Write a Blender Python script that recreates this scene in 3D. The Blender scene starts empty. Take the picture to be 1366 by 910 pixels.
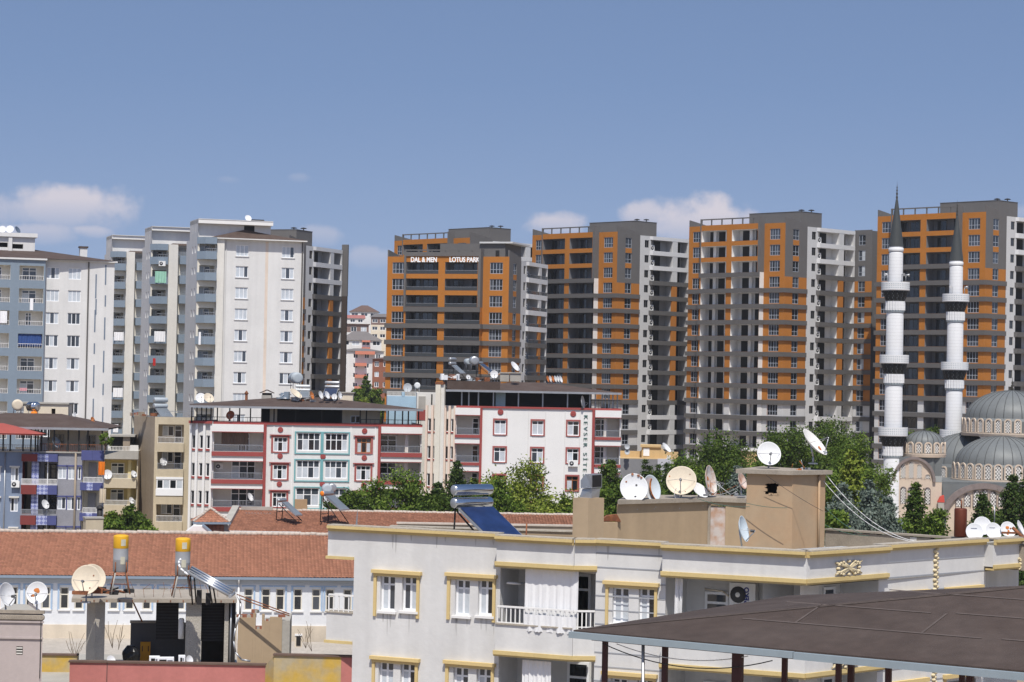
import bpy, bmesh, math, random
from mathutils import Vector, Matrix
sc = bpy.context.scene
C = sc.collection
R = math.radians
# ------------------------------------------------------------------ camera, sky, sun, exposure
FPX, PW, PH = 3000.0, 1366.0, 910.0
PITCH, ROLL, CAMZ = R(0.955), R(1.12), 17.0
FWD = Vector((0, math.cos(PITCH), math.sin(PITCH)))
_r0 = Vector((1, 0, 0)); _u0 = Vector((0, -math.sin(PITCH), math.cos(PITCH)))
RGT = _r0*math.cos(ROLL) + _u0*math.sin(ROLL)
UPV = -_r0*math.sin(ROLL) + _u0*math.cos(ROLL)
CAM = Vector((0, 0, CAMZ))
cd = bpy.data.cameras.new('camera'); cam = bpy.data.objects.new('camera', cd); C.objects.link(cam)
cd.sensor_width = 36.0; cd.lens = FPX/PW*36.0; cd.clip_start = 1.0; cd.clip_end = 20000
M = Matrix.Identity(4)
for i in range(3):
    M[i][0], M[i][1], M[i][2], M[i][3] = RGT[i], UPV[i], -FWD[i], CAM[i]
cam.matrix_world = M
sc.camera = cam

SUN_AZ, SUN_EL = R(1), R(60)          # azimuth from straight behind the camera (negative = over the left shoulder)
w = bpy.data.worlds.new('World'); sc.world = w; w.use_nodes = True
nt = w.node_tree; nt.nodes.clear()
N = nt.nodes.new; LK = nt.links.new
sky = N('ShaderNodeTexSky'); sky.sky_type = 'NISHITA'; sky.sun_disc = False
sky.sun_elevation = SUN_EL
sdir = Vector((math.sin(SUN_AZ)*math.cos(SUN_EL), -math.cos(SUN_AZ)*math.cos(SUN_EL), math.sin(SUN_EL)))
sky.sun_rotation = math.atan2(sdir.x, sdir.y)
sky.altitude = 600; sky.air_density = 1.0; sky.dust_density = 1.0; sky.ozone_density = 2.2
SKY_STRENGTH = 0.105
bg = N('ShaderNodeBackground'); bg.inputs[1].default_value = SKY_STRENGTH
tc = N('ShaderNodeTexCoord')
sep = N('ShaderNodeSeparateXYZ'); LK(tc.outputs['Generated'], sep.inputs[0])
def mth(op, a, b=None, c=None, clamp=False):
    n = N('ShaderNodeMath'); n.operation = op; n.use_clamp = clamp
    for i, v in enumerate((a, b, c)):
        if v is None: continue
        if isinstance(v, (int, float)): n.inputs[i].default_value = v
        else: LK(v, n.inputs[i])
    return n.outputs[0]
# cumulus far off over the horizon, placed by compass bearing and height above the horizon
az = mth('ARCTAN2', sep.outputs['X'], sep.outputs['Y'])
el = mth('ARCSINE', sep.outputs['Z'])
cmb = N('ShaderNodeCombineXYZ'); LK(az, cmb.inputs[0]); LK(el, cmb.inputs[1])
nz = N('ShaderNodeTexNoise'); nz.inputs['Scale'].default_value = 62; nz.inputs['Detail'].default_value = 7; nz.inputs['Roughness'].default_value = .55
LK(cmb.outputs[0], nz.inputs['Vector'])
nz2 = N('ShaderNodeTexNoise'); nz2.inputs['Scale'].default_value = 26; nz2.inputs['Detail'].default_value = 4
LK(cmb.outputs[0], nz2.inputs['Vector'])
mask = None
nm = mth('MULTIPLY', mth('SUBTRACT', nz.outputs[0], .5), 2.3)
nm2 = mth('MULTIPLY', mth('SUBTRACT', nz2.outputs[0], .5), 1.3)
nsum = mth('ADD', nm, nm2)
for (px, py, wx, wy, amp) in ((95, 276, 112, 38, .95), (15, 282, 75, 28, .6), (60, 274, 60, 34, .85), (40, 312, 85, 18, .5), (120, 309, 30, 12, .6), (742, 300, 52, 24, .8), (930, 296, 92, 42, 1.0), (865, 290, 44, 28, .8), (990, 302, 40, 30, .7), (308, 240, 20, 7, .14), (397, 237, 22, 9, .2), (425, 316, 36, 18, .35), (500, 345, 40, 20, .3), (1350, 285, 30, 16, .3)):
    dx, dy = px-683, 455-py
    cr, sr = math.cos(ROLL), math.sin(ROLL)
    u, v = dx*cr-dy*sr, dx*sr+dy*cr
    d = (FWD*FPX + _r0*u + _u0*v).normalized()
    a0, e0 = math.atan2(d.x, d.y), math.asin(d.z)
    X = mth('DIVIDE', mth('SUBTRACT', az, a0), wx/FPX); Y = mth('DIVIDE', mth('SUBTRACT', el, e0), wy/FPX)
    rr = mth('ADD', mth('MULTIPLY', X, X), mth('MULTIPLY', Y, Y))
    mr = N('ShaderNodeMapRange'); mr.interpolation_type = 'SMOOTHSTEP'; LK(mth('ADD', mth('SUBTRACT', 1.0, rr), nsum), mr.inputs[0]); mr.inputs[1].default_value = 0.05; mr.inputs[2].default_value = .95
    lit = mth('MULTIPLY_ADD', Y, .75, .78, True)      # crisp bright tops, bases melting into the haze
    c = mth('MULTIPLY', mth('MULTIPLY', mr.outputs[0], lit), amp)
    mask = c if mask is None else mth('MAXIMUM', mask, c)
cl = mth('MULTIPLY', mask, .56)
gvec = N('ShaderNodeVectorMath'); gvec.operation = 'MULTIPLY_ADD'; LK(tc.outputs['Generated'], gvec.inputs[0]); gvec.inputs[1].default_value = (1, 1, 1.0); gvec.inputs[2].default_value = (0, 0, .20)
gnrm = N('ShaderNodeVectorMath'); gnrm.operation = 'NORMALIZE'; LK(gvec.outputs[0], gnrm.inputs[0]); LK(gnrm.outputs[0], sky.inputs[0])
mixc = N('ShaderNodeMix'); mixc.data_type = 'RGBA'
LK(cl, mixc.inputs[0]) 
CLOUD = (6.4, 6.8, 6.9, 1); mixc.inputs[7].default_value = CLOUD
hsv = N('ShaderNodeHueSaturation'); hsv.inputs['Saturation'].default_value = 1.06; hsv.inputs['Value'].default_value = 1.07; hsv.inputs['Hue'].default_value = .498; LK(sky.outputs[0], hsv.inputs['Color']); LK(hsv.outputs[0], mixc.inputs[6])
dimr = N('ShaderNodeMapRange'); LK(el, dimr.inputs[0]); dimr.inputs[1].default_value = R(12); dimr.inputs[2].default_value = R(40); dimr.inputs[3].default_value = 0.0; dimr.inputs[4].default_value = 1.0
dim = N('ShaderNodeMix'); dim.data_type = 'RGBA'; LK(dimr.outputs[0], dim.inputs[0]); dim.inputs[6].default_value = (1.06, .93, .905, 1); dim.inputs[7].default_value = (1, 1, 1, 1)
dmu = N('ShaderNodeVectorMath'); dmu.operation = 'MULTIPLY'; LK(mixc.outputs[2], dmu.inputs[0]); LK(dim.outputs[2], dmu.inputs[1])
hzr = N('ShaderNodeMapRange'); LK(el, hzr.inputs[0]); hzr.inputs[1].default_value = R(.5); hzr.inputs[2].default_value = R(7.5)
hzm = N('ShaderNodeMix'); hzm.data_type = 'RGBA'; LK(hzr.outputs[0], hzm.inputs[0]); hzm.inputs[6].default_value = (1.26, 1.09, 1.0, 1); hzm.inputs[7].default_value = (1.03, 1.0, 1.0, 1)
dm2 = N('ShaderNodeVectorMath'); dm2.operation = 'MULTIPLY'; LK(dmu.outputs[0], dm2.inputs[0]); LK(hzm.outputs[2], dm2.inputs[1])
LK(dm2.outputs[0], bg.inputs[0])
wo = N('ShaderNodeOutputWorld'); LK(bg.outputs[0], wo.inputs[0])
sl = bpy.data.lights.new('sun', 'SUN'); so = bpy.data.objects.new('sun', sl); C.objects.link(so)
sl.energy = 4.0; sl.angle = R(.53); sl.color = (1, .952, .88)
so.rotation_euler = (-sdir).to_track_quat('-Z', 'Y').to_euler()
so.location = sdir*400
vs = sc.view_settings; vs.view_transform = 'Standard'; vs.look = 'None'; vs.exposure = 0.30; vs.gamma = 1; vs.use_curve_mapping = False
sc.cycles.max_bounces = 6; sc.cycles.diffuse_bounces = 3; sc.cycles.glossy_bounces = 3; sc.cycles.transmission_bounces = 2; sc.cycles.transparent_max_bounces = 4

# ------------------------------------------------------------------ pixels to places
def ray(px, py):
    return FWD*FPX + RGT*(px-PW/2) + UPV*(PH/2-py)
def at(px, py, D):
    d = ray(px, py); return CAM + d*(D/d.y)
def atz(px, py, z):
    d = ray(px, py); return CAM + d*((z-CAMZ)/d.z)
class Wall:
    """a vertical plane: s runs left to right seen from outside, d outwards, z up; h = how far its outward normal is turned to the right"""
    def __init__(s, P, h):
        s.P = Vector((P[0], P[1], 0)); s.hd = h; s.h = R(h)
        s.e = Vector((math.cos(s.h), math.sin(s.h), 0)); s.n = Vector((math.sin(s.h), -math.cos(s.h), 0))
    def p(s, a, d, z): q = s.P + s.e*a + s.n*d; return Vector((q.x, q.y, z))
    def hit(s, px, py, d=0):
        r = ray(px, py); P = s.P + s.n*d
        t = (P-CAM).dot(s.n)/r.dot(s.n)
        q = CAM + r*t
        return (q-s.P).dot(s.e), q.z
    def S(s, px, py=455, d=0): return s.hit(px, py, d)[0]
    def Z(s, px, py, d=0): return s.hit(px, py, d)[1]
    def end(s, a, h, d=0): return Wall(s.p(a, d, 0), h)
def wall_px(pxl, py, D, h): return Wall(at(pxl, py, D), h)
def wall_lr(pxl, pyl, Dl, pxr, pyr, Dr):
    a, b = at(pxl, pyl, Dl), at(pxr, pyr, Dr)
    return Wall(a, math.degrees(math.atan2(b.y-a.y, b.x-a.x)))

# ------------------------------------------------------------------ mesh building
class MB:
    def __init__(s): s.v = []; s.f = []; s.m = []; s.mats = []; s.sm = []
    def mi(s, m):
        if m not in s.mats: s.mats.append(m)
        return s.mats.index(m)
    def face(s, pts, m, smooth=False):
        i = len(s.v); s.v += [Vector(p) for p in pts]; s.f.append(list(range(i, i+len(pts)))); s.m.append(s.mi(m)); s.sm.append(smooth)
    def hexa(s, b, t, m):
        """b, t: four bottom and four top points, counter-clockwise seen from above"""
        i = len(s.v); s.v += [Vector(p) for p in b] + [Vector(p) for p in t]; k = s.mi(m)
        for f in ((3,2,1,0), (4,5,6,7), (0,1,5,4), (1,2,6,5), (2,3,7,6), (3,0,4,7)):
            s.f.append([i+j for j in f]); s.m.append(k); s.sm.append(False)
    def box(s, w, s0, s1, d0, d1, z0, z1, m):
        if s0 > s1: s0, s1 = s1, s0
        if d0 > d1: d0, d1 = d1, d0
        if z0 > z1: z0, z1 = z1, z0
        q = ((s0,d1), (s1,d1), (s1,d0), (s0,d0))
        s.hexa([w.p(a,d,z0) for a,d in q], [w.p(a,d,z1) for a,d in q], m)
    def abox(s, x0, x1, y0, y1, z0, z1, m):
        q = ((x0,y0), (x1,y0), (x1,y1), (x0,y1))
        s.hexa([(x,y,z0) for x,y in q], [(x,y,z1) for x,y in q], m)
    def prism(s, poly, z0, z1, m, mt=None):
        """poly: xy points counter-clockwise from above; z0/z1 numbers or lists"""
        n = len(poly); Z0 = z0 if isinstance(z0, (list, tuple)) else [z0]*n; Z1 = z1 if isinstance(z1, (list, tuple)) else [z1]*n
        b = [(p[0], p[1], z) for p, z in zip(poly, Z0)]; t = [(p[0], p[1], z) for p, z in zip(poly, Z1)]
        s.face(t, mt or m); s.face(b[::-1], m)
        for i in range(n): j = (i+1) % n; s.face([b[i], b[j], t[j], t[i]], m)
    def tube(s, p, q, r0, r1=None, n=8, m=None, cap=True, smooth=True):
        p, q = Vector(p), Vector(q); r1 = r0 if r1 is None else r1
        d = (q-p)
        if d.length < 1e-6: return
        d.normalize(); a = d.orthogonal().normalized(); b = d.cross(a)
        i = len(s.v); k = s.mi(m)
        for c, r in ((p, r0), (q, r1)):
            for j in range(n): t = 2*math.pi*j/n; s.v.append(c + a*(r*math.cos(t)) + b*(r*math.sin(t)))
        for j in range(n):
            l = (j+1) % n; s.f.append([i+j, i+l, i+n+l, i+n+j]); s.m.append(k); s.sm.append(smooth)
        if cap:
            s.f.append([i+j for j in range(n)][::-1]); s.m.append(k); s.sm.append(False)
            s.f.append([i+n+j for j in range(n)]); s.m.append(k); s.sm.append(False)
    def path(s, pts, r, n=5, m=None):
        for a, b in zip(pts, pts[1:]): s.tube(a, b, r, r, n, m)
    def lathe(s, c, prof, n=24, m=None, smooth=True, a0=0, a1=2*math.pi, mfun=None, X=None, Y=None, Zd=None):
        """prof: (radius, height) from bottom to top round a vertical axis at c (or along Zd)"""
        c = Vector(c); X = X or Vector((1,0,0)); Y = Y or Vector((0,1,0)); Zd = Zd or Vector((0,0,1))
        full = abs(a1-a0-2*math.pi) < 1e-6; cols = n if full else n+1
        i = len(s.v)
        for r, h in prof:
            for j in range(cols):
                t = a0+(a1-a0)*j/n; s.v.append(c + X*(r*math.cos(t)) + Y*(r*math.sin(t)) + Zd*h)
        for k in range(len(prof)-1):
            mm = s.mi(mfun(k) if mfun else m)
            for j in range(n):
                l = (j+1) % cols
                s.f.append([i+k*cols+j, i+k*cols+l, i+(k+1)*cols+l, i+(k+1)*cols+j]); s.m.append(mm); s.sm.append(smooth)
    def add_tri(s, vs, fs, m, smooth=False):
        i = len(s.v); s.v += [Vector(p) for p in vs]; k = s.mi(m)
        for f in fs: s.f.append([i+j for j in f]); s.m.append(k); s.sm.append(smooth)
    def mesh(s, name, off=None):
        me = bpy.data.meshes.new(name); off = off or Vector((0,0,0))
        me.from_pydata([tuple(v-off) for v in s.v], [], s.f)
        for m in s.mats: me.materials.append(m)
        me.polygons.foreach_set('material_index', s.m); me.polygons.foreach_set('use_smooth', s.sm)
        me.update(); return me
ORG = {}
def tag(o, label=None, cat=None, group=None, kind=None):
    if label: o['label'] = label
    if cat: o['category'] = cat
    if group: o['group'] = group
    if kind: o['kind'] = kind
    return o
def thing(name, loc, label, cat, group=None):
    o = bpy.data.objects.new(name, None); C.objects.link(o); o.location = loc; ORG[o.name] = Vector(loc)
    o.empty_display_size = .3
    return tag(o, label, cat, group)
def part(name, mb, parent, label=None):
    """a mesh given in world coordinates, hung under its thing"""
    off = ORG[parent.name]
    o = bpy.data.objects.new(name, mb.mesh(name, off)); C.objects.link(o); o.parent = parent; ORG[o.name] = off
    if label: o['label'] = label
    return o
def inst(name, me, parent, loc, rz=0, base=None):
    o = bpy.data.objects.new(name, me); C.objects.link(o); o.parent = parent
    o.location = Vector(loc)-(ORG[parent.name] if base is None else base); o.rotation_euler = (0,0,rz); return o
def solo(name, mb, loc, label, cat, group=None):
    o = bpy.data.objects.new(name, mb.mesh(name, Vector(loc))); C.objects.link(o); o.location = loc; ORG[o.name] = Vector(loc)
    return tag(o, label, cat, group)
def struct(name, mb):
    o = bpy.data.objects.new(name, mb.mesh(name)); C.objects.link(o); o['kind'] = 'structure'; return o
def dup(root, loc, rz, label, group=None, scale=None):
    r = root.copy(); C.objects.link(r); r.location = loc; r.rotation_euler = (0,0,rz); r['label'] = label
    if group: r['group'] = group
    if scale: r.scale = (scale,)*3 if isinstance(scale, (int, float)) else scale
    for ch in list(root.children):
        c = ch.copy(); C.objects.link(c); c.parent = r
        for g in list(ch.children):
            d = g.copy(); C.objects.link(d); d.parent = c
    return r

# ------------------------------------------------------------------ materials
MATS = {}
def pmat(name, col, rough=.85, var=.10, scale=.6, streak=.0, fine=.06, bump=0, bscale=8, metal=0, spec=.3, island=0, col2=None, coat=0):
    if name in MATS: return MATS[name]
    m = bpy.data.materials.new(name); m.use_nodes = True; t = m.node_tree; b = t.nodes['Principled BSDF']
    nn = t.nodes.new; L = t.links.new
    b.inputs['Roughness'].default_value = rough; b.inputs['Metallic'].default_value = metal; b.inputs['Specular IOR Level'].default_value = spec
    if coat: b.inputs['Coat Weight'].default_value = coat; b.inputs['Coat Roughness'].default_value = .08
    g = nn('ShaderNodeNewGeometry')
    def noise(sc_, det=3, vec=None):
        n = nn('ShaderNodeTexNoise'); n.inputs['Scale'].default_value = sc_; n.inputs['Detail'].default_value = det
        L(vec or g.outputs['Position'], n.inputs['Vector']); return n.outputs[0]
    def M_(op, a, bb, cc=None):
        n = nn('ShaderNodeMath'); n.operation = op
        for i, v in enumerate((a, bb, cc)):
            if v is None: continue
            if isinstance(v, (int, float)): n.inputs[i].default_value = v
            else: L(v, n.inputs[i])
        return n.outputs[0]
    f = None
    def acc(o, amt):
        nonlocal f
        x = M_('MULTIPLY_ADD', M_('SUBTRACT', o, .5), amt*2.6, 1.0)
        f = x if f is None else M_('MULTIPLY', f, x)
    if var: acc(noise(scale, 4), var)
    if fine: acc(noise(scale*9, 2), fine)
    if streak:
        mp = nn('ShaderNodeMapping'); L(g.outputs['Position'], mp.inputs[0]); mp.inputs['Scale'].default_value = (1.6, 1.6, .09)
        acc(noise(1.0, 5, mp.outputs[0]), streak)
    if island: acc(g.outputs['Random Per Island'], island)
    base = nn('ShaderNodeRGB'); base.outputs[0].default_value = (*col, 1); src = base.outputs[0]
    if col2:
        mx = nn('ShaderNodeMix'); mx.data_type = 'RGBA'; mx.inputs[6].default_value = (*col, 1); mx.inputs[7].default_value = (*col2, 1)
        mrn = nn('ShaderNodeMapRange'); mrn.inputs[1].default_value = .38; mrn.inputs[2].default_value = .66
        L(noise(scale*1.7, 6), mrn.inputs[0]); L(mrn.outputs[0], mx.inputs[0]); src = mx.outputs[2]
    if f is not None:
        vm = nn('ShaderNodeVectorMath'); vm.operation = 'SCALE'; L(src, vm.inputs[0]); L(f, vm.inputs['Scale']); L(vm.outputs[0], b.inputs['Base Color'])
    else: L(src, b.inputs['Base Color'])
    if bump:
        bp = nn('ShaderNodeBump'); bp.inputs['Strength'].default_value = bump; bp.inputs['Distance'].default_value = .05
        L(noise(bscale, 4), bp.inputs['Height']); L(bp.outputs[0], b.inputs['Normal'])
    MATS[name] = m; return m
def glass_mat(name, col, rough=.06, spec=.8):
    return pmat(name, col, rough=rough, var=.25, scale=.35, fine=0, spec=spec, coat=0)
white = pmat('white_plaster', (.635,.63,.615), var=.09, scale=.3, streak=.08, fine=.03)
white_new = pmat('white_paint', (.73,.72,.70), var=.04, scale=.3, streak=.03, fine=.02)
white_warm = pmat('warm_white_plaster', (.65,.63,.58), var=.07, scale=.3, streak=.06)
cream = pmat('cream_plaster', (.68,.60,.47), var=.08, scale=.4, streak=.10)
pvc = pmat('white_window_frame', (.80,.81,.82), rough=.4, var=.02, fine=0)
g_dark = glass_mat('dark_glass', (.015,.018,.022))
g_mid = glass_mat('window_glass', (.05,.06,.075))
g_curt = pmat('curtained_glass', (.50,.54,.58), rough=.12, var=.22, scale=.8, fine=.12, spec=.6)
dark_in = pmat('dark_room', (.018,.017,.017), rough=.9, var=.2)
black = pmat('black_metal', (.022,.02,.02), rough=.6, var=.1)
galv = pmat('galvanised_steel', (.42,.43,.44), rough=.45, metal=.7, var=.15, scale=2)
chrome = pmat('polished_steel', (.62,.63,.65), rough=.18, metal=1, var=.05, scale=2)
rust = pmat('rusty_steel', (.16,.06,.03), rough=.85, var=.3, scale=3, col2=(.28,.11,.05))
conc = pmat('bare_concrete', (.36,.34,.30), var=.14, scale=.9, streak=.08, bump=.3)
# ------------------------------------------------------------------ building helpers
def panel(mb, W, s0, s1, z0, z1, m, holes=(), zones=(), d=0.0, thick=.22):
    """an outside wall with real openings; holes: (sa, sb, za, zb[, depth[, back material[, reveal material]]]); zones: (sa, sb, za, zb, material) paint"""
    xs = {s0, s1}; zs = {z0, z1}
    for h in list(holes)+list(zones):
        for x in h[:2]:
            if s0 < x < s1: xs.add(x)
        for z in h[2:4]:
            if z0 < z < z1: zs.add(z)
    xs = sorted(xs); zs = sorted(zs)
    for za, zb in zip(zs, zs[1:]):
        run = None
        for xa, xb in zip(xs, xs[1:]):
            cx, cz = (xa+xb)/2, (za+zb)/2
            if any(h[0] < cx < h[1] and h[2] < cz < h[3] for h in holes): mm = None
            else:
                mm = m
                for zn in zones:
                    if zn[0] < cx < zn[1] and zn[2] < cz < zn[3]: mm = zn[4]
            if run and run[2] is mm: run[1] = xb
            else:
                if run and run[2]: mb.face([W.p(run[0],d,za), W.p(run[1],d,za), W.p(run[1],d,zb), W.p(run[0],d,zb)], run[2])
                run = [xa, xb, mm]
        if run and run[2]: mb.face([W.p(run[0],d,za), W.p(run[1],d,za), W.p(run[1],d,zb), W.p(run[0],d,zb)], run[2])
    for h in holes:
        a, b, za, zb = h[:4]; dp = d-(h[4] if len(h) > 4 else thick); rm = (h[6] if len(h) > 6 and h[6] else m)
        mb.face([W.p(a,d,za), W.p(a,dp,za), W.p(b,dp,za), W.p(b,d,za)][::-1], rm)
        mb.face([W.p(a,d,zb), W.p(a,dp,zb), W.p(b,dp,zb), W.p(b,d,zb)], rm)
        mb.face([W.p(a,d,za), W.p(a,dp,za), W.p(a,dp,zb), W.p(a,d,zb)], rm)
        mb.face([W.p(b,d,za), W.p(b,dp,za), W.p(b,dp,zb), W.p(b,d,zb)][::-1], rm)
        if len(h) > 5 and h[5]: mb.face([W.p(a,dp,za), W.p(b,dp,za), W.p(b,dp,zb), W.p(a,dp,zb)], h[5])
WINC = {}
class _L:   # local wall for prototypes
    def p(s, a, d, z): return Vector((a, -d, z))
LOC = _L()
def win_mesh(w_, h_, nx, tr, fm, pats, bar):
    """frame and panes of one window; tr = transom heights as fractions; pats = one letter per light: g glass, d dark, c curtain"""
    key = (round(w_,2), round(h_,2), nx, tr, fm.name, pats, bar)
    if key in WINC: return WINC[key]
    f = MB(); p = MB(); x0, x1 = -w_/2, w_/2
    f.box(LOC, x0, x1, -.05, .03, 0, bar, fm); f.box(LOC, x0, x1, -.05, .03, h_-bar, h_, fm)
    f.box(LOC, x0, x0+bar, -.052, .028, bar, h_-bar, fm); f.box(LOC, x1-bar, x1, -.052, .028, bar, h_-bar, fm)
    for i in range(1, nx): x = x0+w_*i/nx; f.box(LOC, x-bar*.55, x+bar*.55, -.048, .026, bar, h_-bar, fm)
    for t in tr: f.box(LOC, x0+bar, x1-bar, -.047, .022, h_*t-bar*.45, h_*t+bar*.45, fm)
    mats = {'g': g_mid, 'd': g_dark, 'c': g_curt}
    ny = [0]+list(tr)+[1]
    for i in range(nx):
        for j in range(len(ny)-1):
            mm = mats[pats[(i+j*0) % len(pats)]]
            if len(ny) > 2 and j == len(ny)-2 and mm is g_curt and ny[-2] > .6: mm = g_mid
            p.face([(x0+w_*i/nx, -.01, h_*ny[j]), (x0+w_*(i+1)/nx, -.01, h_*ny[j]), (x0+w_*(i+1)/nx, -.01, h_*ny[j+1]), (x0+w_*i/nx, -.01, h_*ny[j+1])], mm)
    WINC[key] = (f.mesh('window'), p.mesh('pane')); return WINC[key]
def win(root, W, sc_, zb, w_, h_, nx=3, tr=(), fm=None, pats='c', bar=.09, d=-.14, name='window'):
    fme, pme = win_mesh(w_, h_, nx, tuple(tr), fm or pvc, pats, bar)
    o = inst(name, fme, root, W.p(sc_, d, zb), W.h)
    c = bpy.data.objects.new('pane', pme); C.objects.link(c); c.parent = o
    return o
def rail(mb, W, s0, s1, d, z, h, m, step=.25, r=.015, top=.03):
    mb.box(W, s0, s1, d-top, d+top, z+h-2*top, z+h, m); mb.box(W, s0, s1, d-.015, d+.015, z+.05, z+.08, m)
    n = max(2, int((s1-s0)/step))
    for i in range(n+1): s = s0+(s1-s0)*i/n; mb.box(W, s-r, s+r, d-.012, d+.012, z, z+h-.02, m)
rnd = random.Random(7)
ORD = ['topmost', 'second from the top', 'third from the top', 'fourth from the top', 'fifth from the top', 'sixth from the top', 'seventh from the top', 'eighth from the top', 'ninth from the top', 'tenth from the top', 'eleventh from the top', 'twelfth from the top', 'thirteenth from the top']
# ------------------------------------------------------------------ orange and grey towers
orange = pmat('orange_cladding', (.39,.148,.024), var=.07, scale=.5, fine=.08, streak=.05)
grey = pmat('anthracite_render', (.125,.119,.115), var=.06, scale=.4, streak=.04)
greyb = pmat('anthracite_bands', (.108,.103,.099), var=.08, scale=.4)
lgrey = pmat('light_grey_render', (.54,.54,.535), var=.06, scale=.4, streak=.05)
pale_grey = pmat('pale_grey_render', (.60,.60,.60), var=.05, scale=.4)
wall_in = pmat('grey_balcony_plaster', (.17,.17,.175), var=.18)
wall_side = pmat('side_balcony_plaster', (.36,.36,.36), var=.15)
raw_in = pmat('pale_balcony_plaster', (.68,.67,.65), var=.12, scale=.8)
g_rail = pmat('smoked_railing_glass', (.05,.055,.06), rough=.25, var=.1, spec=.3)
pvc2 = pmat('pale_grey_window_frame', (.36,.39,.44), rough=.4, var=.02, fine=0)
ac_white = pmat('white_ac_casing', (.78,.78,.76), rough=.5, var=.04)
fan_m = pmat('dark_fan_grille', (.06,.06,.065), rough=.6)
def ac_unit(W, s, d, z, label, group=None, w_=.85, h_=.6, name='air_conditioner', letters=None):
    o = thing(name, W.p(s, d, z), label, 'air conditioner', group)
    b = MB(); b.box(W, s-w_/2, s+w_/2, d, d+.32, z, z+h_, ac_white); b.box(W, s-w_/2+.08, s-w_/2+.14, d-.02, d+.3, z-.06, z, galv); b.box(W, s+w_/2-.14, s+w_/2-.08, d-.02, d+.3, z-.06, z, galv)
    part('casing', b, o)
    f = MB(); c = W.p(s-w_*.16, d+.325, z+h_*.5); f.lathe(c, [(h_*.36, 0), (h_*.33, .03), (h_*.1, .035), (0, .05)], 16, fan_m, X=W.e, Y=Vector((0,0,1)), Zd=W.n)
    f.lathe(c+W.n*.052, [(h_*.11, 0), (h_*.09, .012), (0, .014)], 10, ac_white, X=W.e, Y=Vector((0,0,1)), Zd=W.n); part('fan_grille', f, o); return o
def tower(cx, cy, D, hF, storeys, kind, label, group, signs=False, ac=None, left_open=True, top_from='corner', s_len=4.2, Dmode=None, tail_h=None, vis=99, show_front=True):
    LF, LR = 23.6, 21.6; FL = 3.0
    corner = at(cx, cy, D); zt = corner.z
    F = Wall(corner - Vector((math.cos(R(hF)), math.sin(R(hF)), 0))*LF, hF)
    RW = Wall(corner, hF+90)
    S = RW.end(LR, tail_h if tail_h is not None else hF)
    zb = zt-FL*storeys
    root = thing('apartment_tower', (corner.x, corner.y, zb), label, 'apartment tower', group)
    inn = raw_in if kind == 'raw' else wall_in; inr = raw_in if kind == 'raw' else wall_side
    fz = lambda k: zt-1.05-FL*k           # head of the opening on storey k from the top
    floor = lambda k: zt-1.05-FL*k-2.15   # sill / top of the band
    last_or = 11
    zor = floor(last_or-1)-.85
    zg3 = floor(2)-.85
    wl = MB(); wins = []
    n = storeys-1
    # front, side strips
    def wz(k): return floor(k)+.12, fz(k)
    hl = [(1.0, 3.6, wz(k)[0], wz(k)[1]) for k in range(n)]
    hr = [(19.95, 22.4, wz(k)[0], wz(k)[1]) for k in range(n)]
    zlow = [(0, LF, zb, zor, lgrey)]
    if show_front:
        panel(wl, F, 0, 3.9, zb, zt, orange, hl, zlow)
        panel(wl, F, 18.65, LF, zb, zt, orange, hr, zlow)
        # central block stands 1.3 m forward
        DB = 1.3; holes = []; zones = [(3.9, 18.65, zb, zor, lgrey), (3.9, 4.2, zg3, zt+1, grey), (18.1, 18.65, zg3, zt+1, grey)]
        for k in range(n):
            r_ = (18.05 if k < 3 else 18.62)
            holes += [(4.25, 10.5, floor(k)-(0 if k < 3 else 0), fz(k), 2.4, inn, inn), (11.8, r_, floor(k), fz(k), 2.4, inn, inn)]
        panel(wl, F, 3.9, 18.65, zb, zt, orange, holes, zones, d=DB)
        for sx, mm in ((3.9, 0), (18.65, 1)):
            for k in range(n):
                z1, z0 = (zt if k == 0 else floor(k-1)), floor(k)
                m2 = grey if k < 3 else (raw_in if (mm and kind in ('raw', 'dark')) else orange)
                q = [F.p(sx, 0, z0), F.p(sx, DB, z0), F.p(sx, DB, z1), F.p(sx, 0, z1)]
                wl.face(q if not mm else q[::-1], m2)
            q = [F.p(sx, 0, zb), F.p(sx, DB, zb), F.p(sx, DB, floor(n-1)), F.p(sx, 0, floor(n-1))]; wl.face(q, lgrey)
        # columns and partitions inside the bays
        for sx in ((6.1, 9.1, 15.0) if kind == 'raw' else (9.2, 16.0)):
            wl.box(F, sx-.35, sx+.35, -1.08, -.5 if kind == 'raw' else -.7, zb, fz(0), inn if kind != 'raw' else white_new)
    # right wall
    hR = [(2.4, 4.25, wz(k)[0], wz(k)[1]) for k in range(n)]
    hS = [(8.1, 9.4, floor(k)+.5, fz(k)-.15) for k in range(n)]
    hB = []
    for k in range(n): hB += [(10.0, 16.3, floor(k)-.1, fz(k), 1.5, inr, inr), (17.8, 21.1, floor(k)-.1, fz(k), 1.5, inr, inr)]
    panel(wl, RW, 0, 6.7, zb, zt, grey, hR, [(0, 6.7, zor, zg3, orange), (0, 6.7, zb, zor, lgrey)] + [(2.4, 4.25, fz(k+1)+.0, floor(k)+.12, orange) for k in range(2)])
    for k in range(2): pass
    zw = zt-.35
    panel(wl, RW, 6.7, LR, zb, zw, lgrey, hS+hB, [(16.3, 17.8, zor, zg3, orange)], d=.02)
    # sloping parapet above the grey return and at the far left end
    wl.hexa([RW.p(0,0,zt), RW.p(6.7,0,zt), RW.p(6.7,-.25,zt), RW.p(0,-.25,zt)], [RW.p(0,0,zt+1.2), RW.p(6.7,0,zt+.15), RW.p(6.7,-.25,zt+.15), RW.p(0,-.25,zt+1.2)], grey)
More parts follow.
